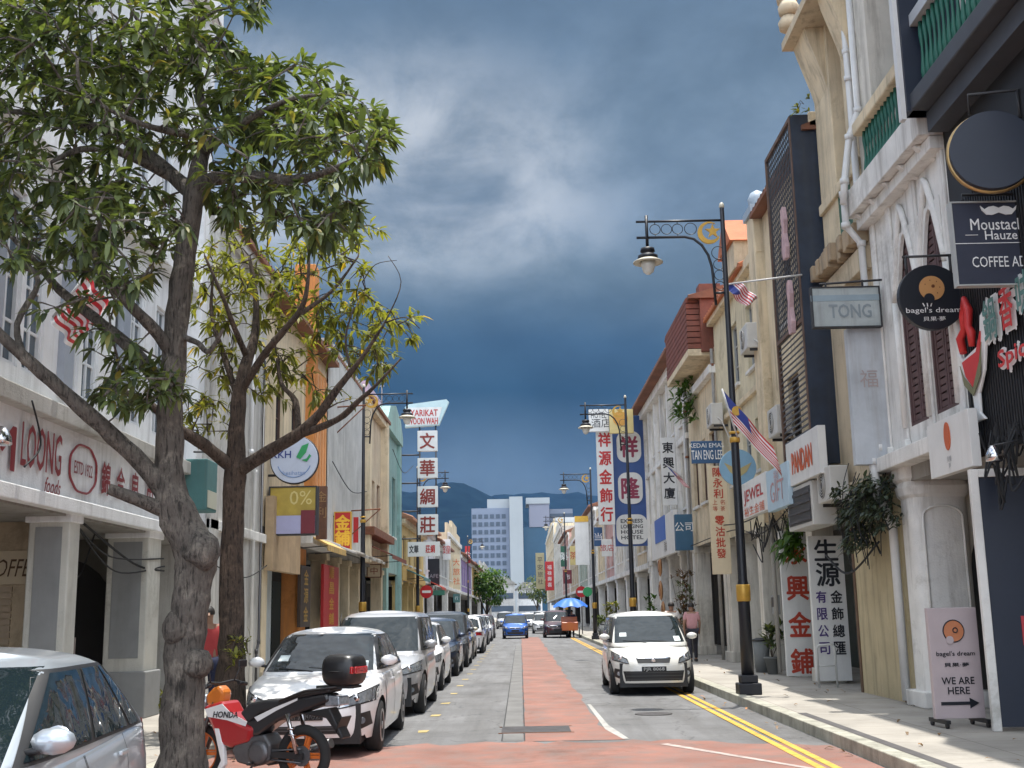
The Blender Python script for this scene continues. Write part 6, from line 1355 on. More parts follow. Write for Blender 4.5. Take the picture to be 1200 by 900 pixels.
mb = MB(); mb.prism([(.10, .66), (.34, .76), (.60, .85), (.60, .83), (.36, .73), (.14, .62)], -.128, -.121, 'y'); mb.build('white_stripe', wstripe, mo)
mb = MB(); mb.prism([(-.08, .70), (.04, .80), (.20, .83), (.42, .84), (.62, .91), (.96, .96), (.98, .91), (.62, .85), (.40, .76), (.16, .70), (.02, .60)], -.13, .13, 'y'); mb.build('seat', seatm, mo, bevel=.04)
mb = MB(); mb.prism([(-.10, .44), (.22, .50), (.30, .40), (.28, .24), (.10, .18), (-.10, .22), (-.16, .34)], -.13, .13, 'y'); mb.lathe([(.10, -.17), (.12, -.14), (.12, .14), (.10, .17)], (.16, 0, .32), 18, 'y'); mb.tube([(-.2, 0, .34), (-.05, 0, .32)], .075, 12); mb.build('engine', met, mo, bevel=.02)
mb = MB(); mb.obox((.44, -.09, .30), (.42, .035, .06), Matrix.Rotation(R(2), 3, 'Y')); mb.obox((.44, .09, .30), (.42, .035, .06)); mb.build('swingarm', plastic, mo)
for s_ in (-1, 1): mb = MB(); mb.tube([(.60, s_ * .12, .32), (.48, s_ * .12, .70)], .022, 8); mb.torus((.545, s_ * .12, .5), .034, .01, 'z', 12, 5); mb.torus((.53, s_ * .12, .56), .034, .01, 'z', 12, 5); mb.build('shock_absorber', chrome, mo)
mb = MB(); mb.tube([(-.08, .12, .26), (.1, .15, .18), (.3, .16, .22), (.45, .16, .28), (.82, .17, .40)], [.02, .02, .025, .045, .05], 10); mb.build('exhaust', met, mo)
mb = MB(); mb.prism([(.58, .70), (.94, .76), (1.10, .48), (1.07, .46), (.90, .66)], -.08, .08, 'y'); rf = mb.build('rear_fender', plastic, mo, bevel=.012)
mb = MB(); mb.obox((1.05, 0, .60), (.012, .2, .16), Matrix.Rotation(R(25), 3, 'Y')); mb.build('number_plate', platem, rf)
mb = MB(); mb.prism([(.90, .88), (1.06, .87), (1.07, .78), (.90, .77)], -.10, .10, 'y'); mb.build('tail_light', lampm, mo, bevel=.015)
mb = MB(); mb.tube([(.40, -.14, .82), (.70, -.16, .92), (1.02, -.12, .96), (1.05, 0, .96), (1.02, .12, .96), (.70, .16, .92), (.40, .14, .82)], .014, 8); mb.build('grab_rail', plastic, mo)
mb = MB()
P = []
for i in range(11):
    a = PI * i / 10 - PI / 2; row = []
    for j in range(24):
        b2 = 2 * PI * j / 24; cx = math.copysign(abs(math.cos(b2)) ** .55, math.cos(b2)); cy = math.copysign(abs(math.sin(b2)) ** .55, math.sin(b2)); rr_ = abs(math.cos(a)) ** .38; row.append((1.06 + .195 * cx * rr_, .19 * cy * rr_, 1.12 + .155 * math.copysign(abs(math.sin(a)) ** .8, math.sin(a))))
    row.append(row[0]); P.append(row)
mb.grid(P); tb_ = mb.build('top_box', mat('box_plastic', (.013, .013, .014), .35, .15, 9), mo)
mb = MB(); mb.torus((1.06, 0, 1.11), .197, .006, 'z', 30, 5); mb.v = [(x, y, z) for x, y, z in mb.v]; mb.build('lid_seam', plastic, tb_)
mb = MB(); mb.obox((1.245, 0, 1.12), (.03, .24, .07)); mb.obox((1.19, -.14, 1.12), (.10, .04, .07)); mb.build('reflector', redl, tb_, bevel=.01)
mb = MB(); mb.box(.80, 1.2, -.1, .1, .945, .97); mb.build('rack', plastic, mo)
mb = MB(); mb.tube([(-.36, -.36, .96), (-.40, -.22, 1.0), (-.42, 0, .98), (-.40, .22, 1.0), (-.36, .36, .96)], .014, 8); hb = mb.build('handlebar', plastic, mo)
for s_ in (-1, 1):
    mb = MB(); mb.tube([(-.36, s_ * .24, .975), (-.35, s_ * .37, .955)], .02, 8); mb.build('grip', seatm, hb)
    mb = MB(); mb.tube([(-.39, s_ * .20, 1.0), (-.36, s_ * .27, 1.14)], .007, 6); m_ = mb.build('mirror_stalk', plastic, hb); mb = MB(); mb.obox((-.35, s_ * .29, 1.17), (.02, .12, .075), Matrix.Rotation(R(-10), 3, 'Z')); mb.build('mirror', plastic, m_, bevel=.012)
    mb = MB(); mb.tube([(.10, s_ * .14, .22), (.14, s_ * .28, .23)], .016, 6); mb.build('footrest', seatm, mo)
mb = MB(); mb.tube([(.08, -.1, .2), (.0, -.24, .0)], .012, 6); mb.build('side_stand', met, mo)
mb = MB(); mb.tube([(.62, -.075, .36), (.3, -.08, .34), (.12, -.08, .30)], .012, 6); mb.tube([(.62, -.075, .23), (.3, -.08, .25), (.12, -.08, .26)], .012, 6); mb.build('chain', met, mo)
# ---- cycle cart with umbrella, rider behind
tr = empty('cycle_cart', (3.05, 74., 0), PI, 'orange-red three-wheeled cycle cart at the far right kerb', 'cycle cart')
mb = MB(); mb.prism([(-.55, .45), (.55, .45), (.62, .95), (.45, 1.0), (.45, .6), (-.45, .6), (-.5, 1.3), (-.62, 1.3)], -.5, .5, 'x'); mb.build('seat_box', carpaint('cart_orange', (.48, .12, .03)), tr, bevel=.03)
for x in (-.58, .58): mb = MB(); mb.torus((x, .2, .33), .31, .025, 'x', 28, 6); [mb.tube([(x, .2, .33), (x, .2 + .3 * math.cos(k * .7), .33 + .3 * math.sin(k * .7))], .005, 4) for k in range(9)]; mb.build('wheel', tyre_m, tr)
mb = MB(); mb.torus((0, -1.3, .33), .31, .025, 'x', 28, 6); mb.build('wheel', tyre_m, tr); mb = MB(); mb.tube([(0, -.5, .5), (0, -1.0, .45), (0, -1.3, .33)], .025, 6); mb.tube([(0, -1., .45), (0, -1.1, .85)], .02, 6); mb.build('frame', bronze, tr)
um = empty('umbrella', (3.15, 74.6, 0), 0, 'bright blue umbrella shading the cycle cart', 'umbrella')
mb = MB(); P = [[(rr_ * math.cos(a), rr_ * math.sin(a), 2.45 - .55 * (rr_ / 1.1) ** 2 + .05 * math.cos(8 * a) * rr_) for a in [2 * PI * j / 32 for j in range(33)]] for rr_ in (.02, .3, .6, .85, 1.1)]; mb.grid(P); mb.build('canopy', paint('umbrella_blue', (.03, .15, .55)), um, recalc=False)
mb = MB(); mb.tube([(0, 0, .6), (0, 0, 2.5)], .018, 6); mb.build('pole', met, um)
# ------------------------------------------------------------------ street furniture
lampblk = mat('lamp_post_black', (.008, .009, .014), .42, .1, 4); goldp = mat('gold_band', (.50, .29, .05), .4, .15, 6, metal=.4); globe = mat('lamp_globe', (.60, .60, .56), .15, 0, coat=.5); rimw = paint('lamp_dish_cream', (.52, .48, .38))
GL_ = 'ornate black street lamps with crescent and star'
lp = empty('street_lamp', (4.02, 21.27, PZ), 0, 'nearest ornate black street lamp on the right kerb with crescent and star', 'street lamp', GL_)
hP = 9.05
mb = MB(); mb.lathe([(.115, .3), (.105, 1.9), (.085, 2.0), (.075, 4.5), (.062, 4.6), (.042, hP), (.02, hP + .05)], (0, 0, 0), 16); po = mb.build('pole', lampblk, lp)
mb = MB(); mb.lathe([(.035, 0), (.055, .03), (.04, .09), (.01, .12)], (0, 0, hP), 12); mb.build('finial', rimw, po)
mb = MB(); mb.box(-.2, .2, -.2, .2, 0, .2); mb.box(-.15, .15, -.15, .15, .2, .34); mb.build('base', lampblk, lp, bevel=.02)
for z, h in ((1.62, .30), (4.5, .10), (4.66, .05)): mb = MB(); q = .118 if z < 2 else .088; mb.lathe([(q, 0), (q + .01, .02), (q + .01, h - .02), (q, h)], (0, 0, z), 16); mb.build('gold_band', goldp, lp)
zt, zl = hP - .24, hP - .56; AX = -1.46
mb = MB(); mb.tube([(0, 0, zt), (AX - .2, 0, zt)], .024, 8)
cur = [(AX - .2, 0, zl), (-.74, 0, zl)] + [(-.74 + .50 * math.sin(R(a)), 0, zl - .75 + .75 * math.cos(R(a))) for a in (20, 40, 60, 80, 90)] + [(-.21, 0, zl - 1.36)]
mb.tube(cur, .027, 8); mb.tube([(-.22, 0, zl - 1.12), (0, 0, zl - 1.12)], .024, 8); mb.tube([(AX, 0, zt + .12), (AX, 0, zl - .2)], .03, 8); arm = mb.build('bracket_arm', lampblk, lp)
mb = MB(); cz = (zt + zl) / 2
for x in (-1.30, -1.08, -.87, -.62): mb.torus((x, 0, cz), .10 if x < -.7 else .115, .008, 'y', 22, 5)
for z, q in ((zl - .33, .125), (zl - .56, .10), (zl - .77, .095), (zl - .98, .085)): mb.torus((-.115, 0, z), q, .008, 'y', 22, 5)
for x in (-1.30, -.87): mb.tube([(x, 0, cz + .1), (x, 0, zt)], .008, 5); mb.tube([(x, 0, cz - .1), (x, 0, zl)], .008, 5)
mb.build('ring_ornament', lampblk, arm)
mb = MB(); cx, c2 = -.27, zt - .25
outer = [(cx + .22 * math.cos(a), c2 + .22 * math.sin(a)) for a in [R(60) + R(270) * k / 24 for k in range(25)]]; inner = [(cx + .035 + .17 * math.cos(a), c2 + .025 + .17 * math.sin(a)) for a in [R(60) + R(270) * k / 24 for k in range(25)]]
for k in range(24): mb.prism([outer[k], outer[k+1], inner[k+1], inner[k]], -.02, .02, 'y')
mb.build('crescent', goldp, arm)
mb = MB(); mb.prism([(cx + .07 + (.15 if k % 2 == 0 else .06) * math.cos(R(90 + 36 * k)), c2 + .03 + (.15 if k % 2 == 0 else .06) * math.sin(R(90 + 36 * k))) for k in range(10)], -.02, .02, 'y'); mb.build('star', goldp, arm)
z0 = zl - .2; q_ = .74
def sc_(pr): return [(r_ * .78, h_ * .68) for r_, h_ in pr]
mb = MB(); mb.lathe(sc_([(.05, .0), (.17, -.03), (.18, -.12), (.14, -.15), (.14, -.18), (.24, -.24), (.25, -.34), (.12, -.345)]), (AX, 0, z0), 20); hd = mb.build('lamp_head', lampblk, lp)
mb = MB(); mb.lathe(sc_([(.22, -.33), (.36, -.42), (.365, -.45), (.24, -.44), (.20, -.37)]), (AX, 0, z0), 24); mb.build('lamp_dish', rimw, hd)
mb = MB(); mb.lathe(sc_([(.19, -.40), (.17, -.55), (.12, -.72), (.05, -.78), (.005, -.79)]), (AX, 0, z0), 18); mb.build('lamp_globe', globe, hd)
for x, y, rz, lb in ((3.95, 41.5, 0, 'second ornate street lamp on the right before the blue projecting sign'), (3.95, 63., 0, 'third ornate street lamp on the right in front of the far white sign'), (3.6, 92., 0, 'most distant ornate street lamp on the right'), (-5.15, 38.5, PI, 'ornate street lamp on the left before the corrugated front'), (-5.3, 61., PI, 'ornate street lamp on the left beside the ladder-like sign'), (-5.2, 118., PI, 'distant ornate street lamp on the left near the round tree')):
    c = copy_tree(lp); c.location = (x, y, PZ); c.rotation_euler = (0, 0, rz); relabel(c, lb)
# no-entry signs
ne = empty('no_entry_sign', (4.1, 79., PZ), 0, 'round red no-entry sign on a pole at the right kerb', 'road sign', 'no-entry signs')
mb = MB(); mb.tube([(0, 0, 0), (0, 0, 3.2)], .035, 8); mb.build('pole', bronze, ne); mb = MB(); mb.lathe([(.37, -.05), (.37, -.03)], (0, 0, 2.75), 28, 'y', smooth=False); ds = mb.build('disc', paint('road_sign_red', (.45, .01, .015)), ne); mb = MB(); mb.box(-.25, .25, -.062, -.0515, 2.68, 2.82); mb.build('white_bar', wlet, ds)
c = copy_tree(ne); c.location = (-5.4, 68., PZ); relabel(c, 'round red no-entry sign on a pole before the yellow house on the left')
# small green street-name plate
gp = empty('street_name_sign', (-5.1, 72., PZ), 0, 'small green street name plate right of the left no-entry sign', 'road sign'); mb = MB(); mb.tube([(0, 0, 0), (0, 0, 3.1)], .03, 6); mb.build('pole', bronze, gp); mb = MB(); mb.box(-.5, .5, -.05, -.02, 2.6, 2.9); mb.build('plate', paint('road_sign_green', (.03, .14, .10)), gp)
# bakery A-frame stand
bs = empty('pavement_sign', (5.47, 15.1, PZ), R(4), 'pinkish grey bakery stand board saying we are here with an arrow', 'pavement sign')
mb = MB(); mb.box(-.32, .32, -.04, .04, .10, 1.46); mb.build('panel', mat('pinkish_board', (.44, .37, .38), .6, .05, 3), bs, bevel=.006)
mb = MB(); mb.lathe([(.135, 0), (.135, -.006)], (0, -.042, 1.17), 28, 'y', smooth=False); mb.build('bagel_emblem', paint('stand_orange', (.50, .19, .09)), bs); mb = MB(); mb.torus((0, -.046, 1.17), .135, .008, 'y', 28, 5); mb.torus((.02, -.05, 1.18), .03, .008, 'y', 14, 5); mb.build('bagel_outline', ink, bs); mb = MB(); mb.lathe([(.05, 0), (.05, -.006)], (-.06, -.05, 1.06), 16, 'y', smooth=False); mb.build('bite_mark', MATS['pinkish_board'], bs)
for s_, x, z, h, w in (("bagel's dream", 0, .885, .075, .50), ('貝果·夢', 0, .755, .05, .32), ('WE ARE', 0, .56, .085, .42), ('HERE', 0, .44, .085, .28)): mb = MB(); text_mb(mb, s_, x, z, h, -.043, w=w, bold=.03); mb.build('lettering', ink, bs, recalc=False)
mb = MB(); mb.prism([(-.24, .265), (.13, .265), (.13, .22), (.25, .285), (.13, .35), (.13, .305), (-.24, .305)], -.05, -.042, 'y'); mb.build('arrow', ink, bs)
for x in (-.26, .26):
    mb = MB(); mb.box(x - .03, x + .03, -.26, .26, .055, .10); ft = mb.build('foot', plastic, bs)
    for y in (-.22, .22): mb = MB(); mb.lathe([(.035, -.015), (.035, .015)], (x, y, .036), 12, 'x'); mb.build('caster', plastic, ft)
# dark screen panel in white frame by the black house
sp_ = empty('screen_panel', (6.35, 14.4, PZ), R(-8), 'tall dark navy panel in a white frame standing under the black house', 'screen panel')
mb = MB(); mb.box(-.62, 1.0, -.02, .04, .05, 3.05); mb.build('panel', navy, sp_); mb = MB(); mb.box(-.72, -.62, -.05, .06, .0, 3.15); mb.box(-.62, 1.0, -.05, .06, 3.05, 3.15); mb.build('frame', white_tr, sp_, bevel=.008)
mb = MB(); mb.box(-.28, .1, -.04, -.022, 1.0, 1.35); mb.build('red_notice', paint('notice_red', (.45, .04, .05)), sp_)
# posters inside the arch
po_ = board('poster', 'yellow and red round-edged poster inside the white arch', 'poster', (6.95, 17.0, 2.3), .55, .75, 0, paint('poster_yellow', (.50, .32, .05)), th=.03)
mb = MB(); mb.lathe([(.25, 0), (.25, -.01)], (.05, -.017, -.12), 20, 'y', smooth=False); mb.build('red_disc', MATS['notice_red'], po_)
# metal hoop rail
hr = empty('hoop_rail', (5.75, 22.6, PZ), 0, 'small white metal hoop rail in front of the blue-black character board', 'hoop rail'); mb = MB(); mb.tube([(-.15, 0, 0), (-.15, 0, .72), (-.11, 0, .78), (.15, .02, .80), (.2, .02, .74), (.2, .02, 0)], .022, 8); mb.build('hoop', paint('rail_white', (.5, .5, .48)), hr)
mb = MB(); mb.tube([(-.15, 0, .4), (.2, .02, .4)], .014, 6); mb.build('crossbar', MATS['rail_white'], hr)
# bin-like grey pots
for x, y, lb in ((5.7, 28.3, 'grey cylindrical bin standing against the dark doorway'), (4.62, 66., 'grey cylindrical bin near the second right lamp')):
    bn = empty('litter_bin', (x, y, PZ), 0, lb, 'bin', 'grey bins'); mb = MB(); mb.lathe([(.16, 0), (.2, .72)], (0, 0, 0), 16); mb.build('drum', potg, bn); mb = MB(); mb.lathe([(.21, .72), (.21, .76), (.1, .8)], (0, 0, 0), 16); mb.build('lid', plastic, bn)
# air conditioners
acm = paint('ac_casing', (.52, .51, .48)); acd = paint('ac_dark', (.03, .03, .032))
ac = empty('air_conditioner', (0, 0, 0), 0, 'x', 'air conditioner', 'air conditioners on the right facades')
mb = MB(); mb.box(-.45, .45, -.17, .17, 0, .62); mb.build('casing', acm, ac, bevel=.02)
mb = MB(); mb.lathe([(.24, -.172), (.24, -.176)], (-.1, 0, .31), 24, 'y', smooth=False); g_ = mb.build('fan_grille', acd, ac)
mb = MB(); [mb.torus((-.1, -.182, .31), q, .006, 'y', 24, 4) for q in (.08, .13, .18, .23)]; mb.build('grille_ring', acm, g_)
mb = MB(); mb.box(-.4, -.36, -.1, .45, -.06, -.0); mb.box(.36, .4, -.1, .45, -.06, 0); mb.build('bracket', bronze, ac)
mb = MB(); mb.tube([(.45, 0, .2), (.52, .1, .1), (.5, .3, -.4), (.48, .35, -1.2)], .02, 6); mb.build('hose', acm, ac)
spots = [((5.72, 21.1, atY(974, 590, 21.4).z), R(-90), 'pale air conditioner under the dark blue screen edge'), (tuple(atX(880, 412, 5.7)), R(-90), 'air conditioner below the upper window of the yellow-cream house'), (tuple(atX(915, 511, 5.7)), R(-90), 'air conditioner low on the yellow-cream house beside the screen'), (tuple(atX(838, 500, 5.7)), R(-90), 'air conditioner on the timber gabled house')]
for i, (p, rz, lb) in enumerate(spots):
    o = ac if i == 0 else copy_tree(ac); o.location = p; o.rotation_euler = (0, 0, rz); relabel(o, lb)
lv = empty('louvre_vent', tuple(atX(943, 594, 5.62)), R(-90), 'dark louvred vent box under the orange-red fascia board', 'vent'); mb = MB(); mb.box(-1.0, 1.0, -.1, .35, -.42, .42); mb.build('casing', acm, lv, bevel=.015); mb = MB(); mb.box(-.9, .9, -.11, -.101, -.34, .34); bk = mb.build('opening', acd, lv); mb = MB(); [mb.box(-.9, .9, -.13, -.111, -.3 + k * .17, -.24 + k * .17) for k in range(4)]; mb.build('slat', MATS['lattice_bar'], bk)
# flags
fr_ = paint('flag_red', (.50, .03, .04)); fw_ = paint('flag_white', (.72, .70, .70)); fb_ = paint('flag_blue', (.03, .05, .25))
def flag(label, base, pole_vec, w, h, rz, sag=.5, pole_l=1.4, crescent=True, canton=True):
    r = empty('flag', base, rz, label, 'flag', 'striped flags along the street'); pv = Vector(pole_vec).normalized(); mb = MB(); mb.tube([(0, 0, 0), tuple(pv * pole_l)], .018, 6); mb.build('flagpole', paint('pole_white', (.5, .5, .5)), r)
    nx, nz = 30, 28; o = pv * pole_l; dn = Vector((0, 0, -1)); G = []
    hang = Vector((pv.y, -pv.x, 0)) if abs(pv.z) > .9 else Vector((pv.x, pv.y, 0))
    for j in range(nz + 1):
        row = []
        for i in range(nx + 1):
            u, v = i / nx, j / nz
            p = o - pv * (h * v); d = Vector((.60, -.1, -.80)).normalized() * w * u
            p = p + d + Vector((.0, 1, .25)) * .11 * math.sin(u * 10 + v * 3.2) * (.3 + u) + Vector((0, 0, -.05 * math.sin(v * 5) * u)); row.append(p)
        G.append(row)
    mb = MB()
    for j in range(nz):
        for i in range(nx):
            mb.cur = 2 if (canton and j < nz // 2 and i < nx // 2) else (0 if (j // 2) % 2 == 0 else 1); mb.smooth = True; mb.face([G[j][i], G[j][i+1], G[j+1][i+1], G[j+1][i]])
    bm_cloth = mb.build('cloth', [fr_, fw_, fb_], r, recalc=False)
    if crescent:
        mb = MB(); P = G[nz // 4][nx // 4]; mb.lathe([(.09, 0), (.09, -.01)], tuple(P - Vector((0, .03, 0))), 14, 'y', smooth=False); mb.build('crescent', goldp, bm_cloth)
    return r
flag('red and white striped flag with blue corner drooping beside the near lamp post', tuple(Vector((4.06, 21.2, 4.72))), (-.28, -.1, 1.), 1.4, .66, 0, pole_l=.95)
flag('small rolled striped flag on a pole in front of the cream corner pillar', tuple(atX(940, 322, 5.5)), (-1, .35, -.02), .5, .35, 0, pole_l=1.5, crescent=False)
flag('bright red and purple flag on the off-white shophouse', tuple(atX(800, 560, 5.7)), (-.7, .0, .6), .8, .55, 0, pole_l=.8, crescent=False)
flag('red and white striped bunting flag on the upper windows of the white corner building', tuple(atX(62, 372, LX)), (.6, -.1, .75), .55, .75, 0, pole_l=.7, crescent=False, canton=False)
# drain cover plate in the road
dc = empty('drain_cover', (.15, 17.15, 0), 0, 'dark rectangular steel cover plate set in the road at the red strip', 'drain cover'); mb = MB(); mb.box(-.45, .52, -.45, .40, -.01, .014); mb.build('plate', mat('cover_steel', (.06, .055, .055), .6, .3, 6, metal=.2), dc, bevel=.004); mb = MB(); mb.box(-.49, .56, -.49, -.452, -.01, .010); mb.box(-.49, .56, .402, .44, -.01, .010); mb.build('frame', rust, dc)
dm = empty('manhole_cover', (2.1, 19.3, 0), 0, 'round iron manhole cover in the right lane', 'manhole cover'); mb = MB(); mb.lathe([(.30, 0), (.30, .010), (.27, .012)], (0, 0, 0), 28); mb.build('lid', MATS['cover_steel'], dm)
# hanging cable tangles
cabm = mat('cable_black', (.010, .011, .013), .7, .2, 8)
def cables(name, label, c, spread, n, ln):
    r = empty(name, c, 0, label, 'cable'); mb = MB()
    for k in range(n):
        a = Vector((random.uniform(-1, 1) * spread[0], random.uniform(-1, 1) * spread[1], random.uniform(-.2, 1) * spread[2])); b = a + Vector((random.uniform(-.3, .3), random.uniform(-ln, ln), random.uniform(-.5, .1))); m = (a + b) / 2 + Vector((random.uniform(-.2, .2), 0, -random.uniform(.2, .7)))
        P, Q = smooth_path([a, m, b], [.014] * 3, 6); mb.tube(P, Q, 5, caps=False)
    mb.build('cable_strand', cabm, r, recalc=False)
lmd = leaf_mat('dark_blue_leaf', (.045, .07, .05), .5, .2)
hp = empty('hanging_creeper', tuple(atX(1015, 590, 5.7)), 0, 'dark bushy creeper and cables hanging from the cream house front', 'creeper'); cb = MB(); sb = MB()
for k in range(330):
    y = random.uniform(-1.1, 1.1); q = Vector((random.uniform(-.25, .2), y, random.uniform(-.55 - .25 * math.sin(3 * y), .35))); rosette(cb, q, Vector((-.3, 0, .6)).normalized(), 6, .17, .055, .7)
    if k % 9 == 0: P, Q = smooth_path([q + Vector((.1, 0, .4)), q + Vector((-.05, random.uniform(-.2, .2), 0)), q + Vector((0, random.uniform(-.3, .3), -.45))], [.009] * 3, 4); sb.tube(P, Q, 4, caps=False)
cb.build('foliage', lmd, hp, recalc=False); sb.build('cable_strand', cabm, hp, recalc=False)
cables('cable_tangle', 'wire tangle above the black house entrance', tuple(atX(1180, 512, 5.85)), (.08, .4, .2), 16, .4)
cables('cable_tangle', 'thin dark wires looping along the cream arcade', tuple(atX(905, 610, 5.8)), (.15, 1.6, .2), 18, 1.8)
def wire(label, pts, rad=.012):
    mb = MB(); P, Q = smooth_path([Vector(p) for p in pts], [rad] * len(pts), 8); o = mb.tube(P, Q, 6); w_ = mb.build('overhead_wire', cabm, recalc=False); tag(w_, label, 'wire')
wire('upper black cable strung between the two panelled pillars', [(LX - .1, 15.7, 2.95), (LX - .05, 17., 2.55), (LX + .03, 19.3, 2.62)])
wire('lower black cable drooping between the two panelled pillars', [(LX - .1, 15.8, 2.9), (LX - .1, 17.4, 2.35), (LX + .02, 19.4, 2.5)])
wire('thick slanting cable from the ledge to the second panelled pillar', [(LX - .2, 16.2, 3.0), (LX - .1, 18.2, 2.5), (LX + .04, 19.3, 2.42)], .018)
wire('looped cable hanging in the dark passage of the white corner building', [(LX - .9, 17.5, 2.98), (LX - .85, 17.9, 2.3), (LX - .8, 18.4, 2.98)])
wire('long black wire sagging across the stained grey-white wall', [(LX + .15, 21., 2.75), (LX + .18, 24.2, 2.45), (LX + .12, 26.8, 2.8)])
wire('black wire sagging along the boarded cream front', [(RX - .2, 18.9, 2.65), (RX - .25, 20.6, 2.2), (RX - .15, 22.4, 2.6)], .02)
wire('thin wire hanging from the white cornice past the lettering', [(LX + .2, 13.4, 4.2), (LX + .25, 13.6, 3.7), (LX + .2, 13.3, 3.4)])
# spotlights on the signs
sl = empty('spotlight', tuple(atX(1165, 532, 5.5)), 0, 'small spotlight below the wire tangle', 'spotlight', 'small spotlights on shop fronts'); mb = MB(); mb.lathe([(.04, .1), (.09, 0), (.1, -.08), (.07, -.09)], (0, 0, 0), 14); mb.build('lamp_shade', chrome, sl); mb = MB(); mb.tube([(0, 0, .1), (.3, 0, .15)], .012, 6); mb.build('arm', bronze, sl)
c = copy_tree(sl); c.location = tuple(atX(3, 512, LX + .5)); c.rotation_euler = (0, 0, PI); relabel(c, 'small dark spotlight over the red shop lettering')
# lectern sign in the dark doorway on the left
lc = empty('stand_sign', (-7.05, 18.2, PZ), R(6), 'small pale notice on a thin stand in the dark doorway', 'stand sign'); mb = MB(); mb.tube([(0, 0, 0), (0, 0, .95)], .018, 6); mb.build('pole', chrome, lc); mb = MB(); mb.box(-.2, .2, -.02, .02, .95, 1.25); mb.build('board', paint('notice_pink', (.40, .34, .32)), lc)
# teal box unit by the tall building
tb2 = empty('utility_box', (LX + .25, 20.6, 3.9), R(90), 'dark teal utility box on a bracket behind the big trunk', 'utility box'); mb = MB(); mb.box(-.35, .35, -.2, .2, -.4, .5); mb.build('casing', teald, tb2, bevel=.02); mb = MB(); mb.box(-.3, .3, -.215, -.202, -.35, -.05); mb.build('label_plate', paint('pale_label', (.5, .5, .4)), tb2); bars(tb2, [[(-.5, 0, .6), (.6, .0, .75)]])
# overhanging tangle-free antenna on the left roofs
an = empty('roof_antenna', (-5.6, 47.5, 10.4), 0, 'thin white roof antenna above the cream stained house', 'antenna'); mb = MB(); mb.tube([(0, 0, -.3), (0, 0, 1.6)], .02, 6); mb.build('mast', paint('pole_white', (.5, .5, .5)), an); mb = MB(); [mb.tube([(-.4 + .1 * k, 0, 1.5 - .3 * k), (.4 - .1 * k, 0, 1.5 - .3 * k)], .012, 5) for k in range(4)]; mb.build('element', MATS['pole_white'], an)
# round wall ornaments on the white arcade columns
for k, (px, py) in enumerate(((775, 664), (776, 692), (779, 716))):
    o = empty('wall_ornament', tuple(atX(px, py, 5.9)), R(-90), ('upper', 'middle', 'lowest')[k] + ' round orange wall ornament on the white arcade', 'ornament', 'round orange wall ornaments'); mb = MB(); mb.lathe([(.3, 0), (.42, -.05), (.36, -.1), (.1, -.12)], (0, 0, 0), 20, 'y'); mb.build('disc', paint('ornament_orange', (.45, .22, .09)), o); mb = MB(); mb.torus((0, -.1, 0), .22, .03, 'y', 20, 5); mb.build('ring', rust, o)
# fallen leaves and grit in the gutters
fl = MB()
for k in range(420):
    if k % 3 == 0: x, y, z = KL + random.random() ** 2 * .9 + .03, random.uniform(10, 60), .012
    elif k % 3 == 1: x, y, z = random.uniform(LX + .2, KL - .25), random.uniform(9.6, 40), PZ + .01
    else: x, y, z = (KR - random.random() ** 2 * .5 - .03, random.uniform(9, 60), .012) if k % 2 else (random.uniform(KR + .4, RX - .1), random.uniform(10, 45), PZ + .01)
    a = random.uniform(0, 6.28); leaf(fl, Vector((x, y, z + .012)), Vector((math.cos(a), math.sin(a), .05)).normalized(), random.uniform(.07, .15), .04, Vector((0, 0, 1)))
tag(fl.build('fallen_leaves', leaf_mat('dry_leaf', (.16, .10, .035), .6, .1), recalc=False), kind='stuff')
# awnings and banners of the left row
for y0, y1, z, d, m_, lb in ((44.4, 49.8, 4.3, 1.1, MATS['red_brown_timber'], 'red-brown tiled awning over the cream stained shophouse arcade'), (60., 64.5, 3.9, 1.0, teald, 'dark teal canvas awning on the low yellow house'), (30.6, 33.8, 3.9, .9, ochre, 'ochre awning over the gold-character boards'), (74., 78., 3.7, 1.0, MATS['brick_red_letters'], 'brick red awning on the white left house')):
    aw = empty('awning', (LX, (y0 + y1) / 2, z), 0, lb, 'awning', 'awnings along the left row'); h = (y1 - y0) / 2
    mb = MB(); mb.prism([(0.02, .0), (0.02, .05), (d, -.42), (d, -.58), (d - .02, -.58), (d - .02, -.46)], -h, h, 'y'); mb.build('canopy', m_, aw)
    mb = MB(); [mb.tube([(.02, s_ * h * .9, -.5), (d - .03, s_ * h * .9, -.45)], .015, 5) for s_ in (-1, 1)]; mb.build('strut', bronze, aw)
for px0, px1, y0, y1, Y, m_, tx, lb in ((414, 420, 606, 636, 41., redm, '', 'narrow pinkish red cloth banner behind the left lamp post'), (425, 430, 620, 648, 44.2, MATS['brick_red_letters'], '', 'small brick red hanging banner left of the ornate column')):
    camboard('banner', lb, 'banner', (px0, y0, px1, y1), Y, m_, [], th=.03)
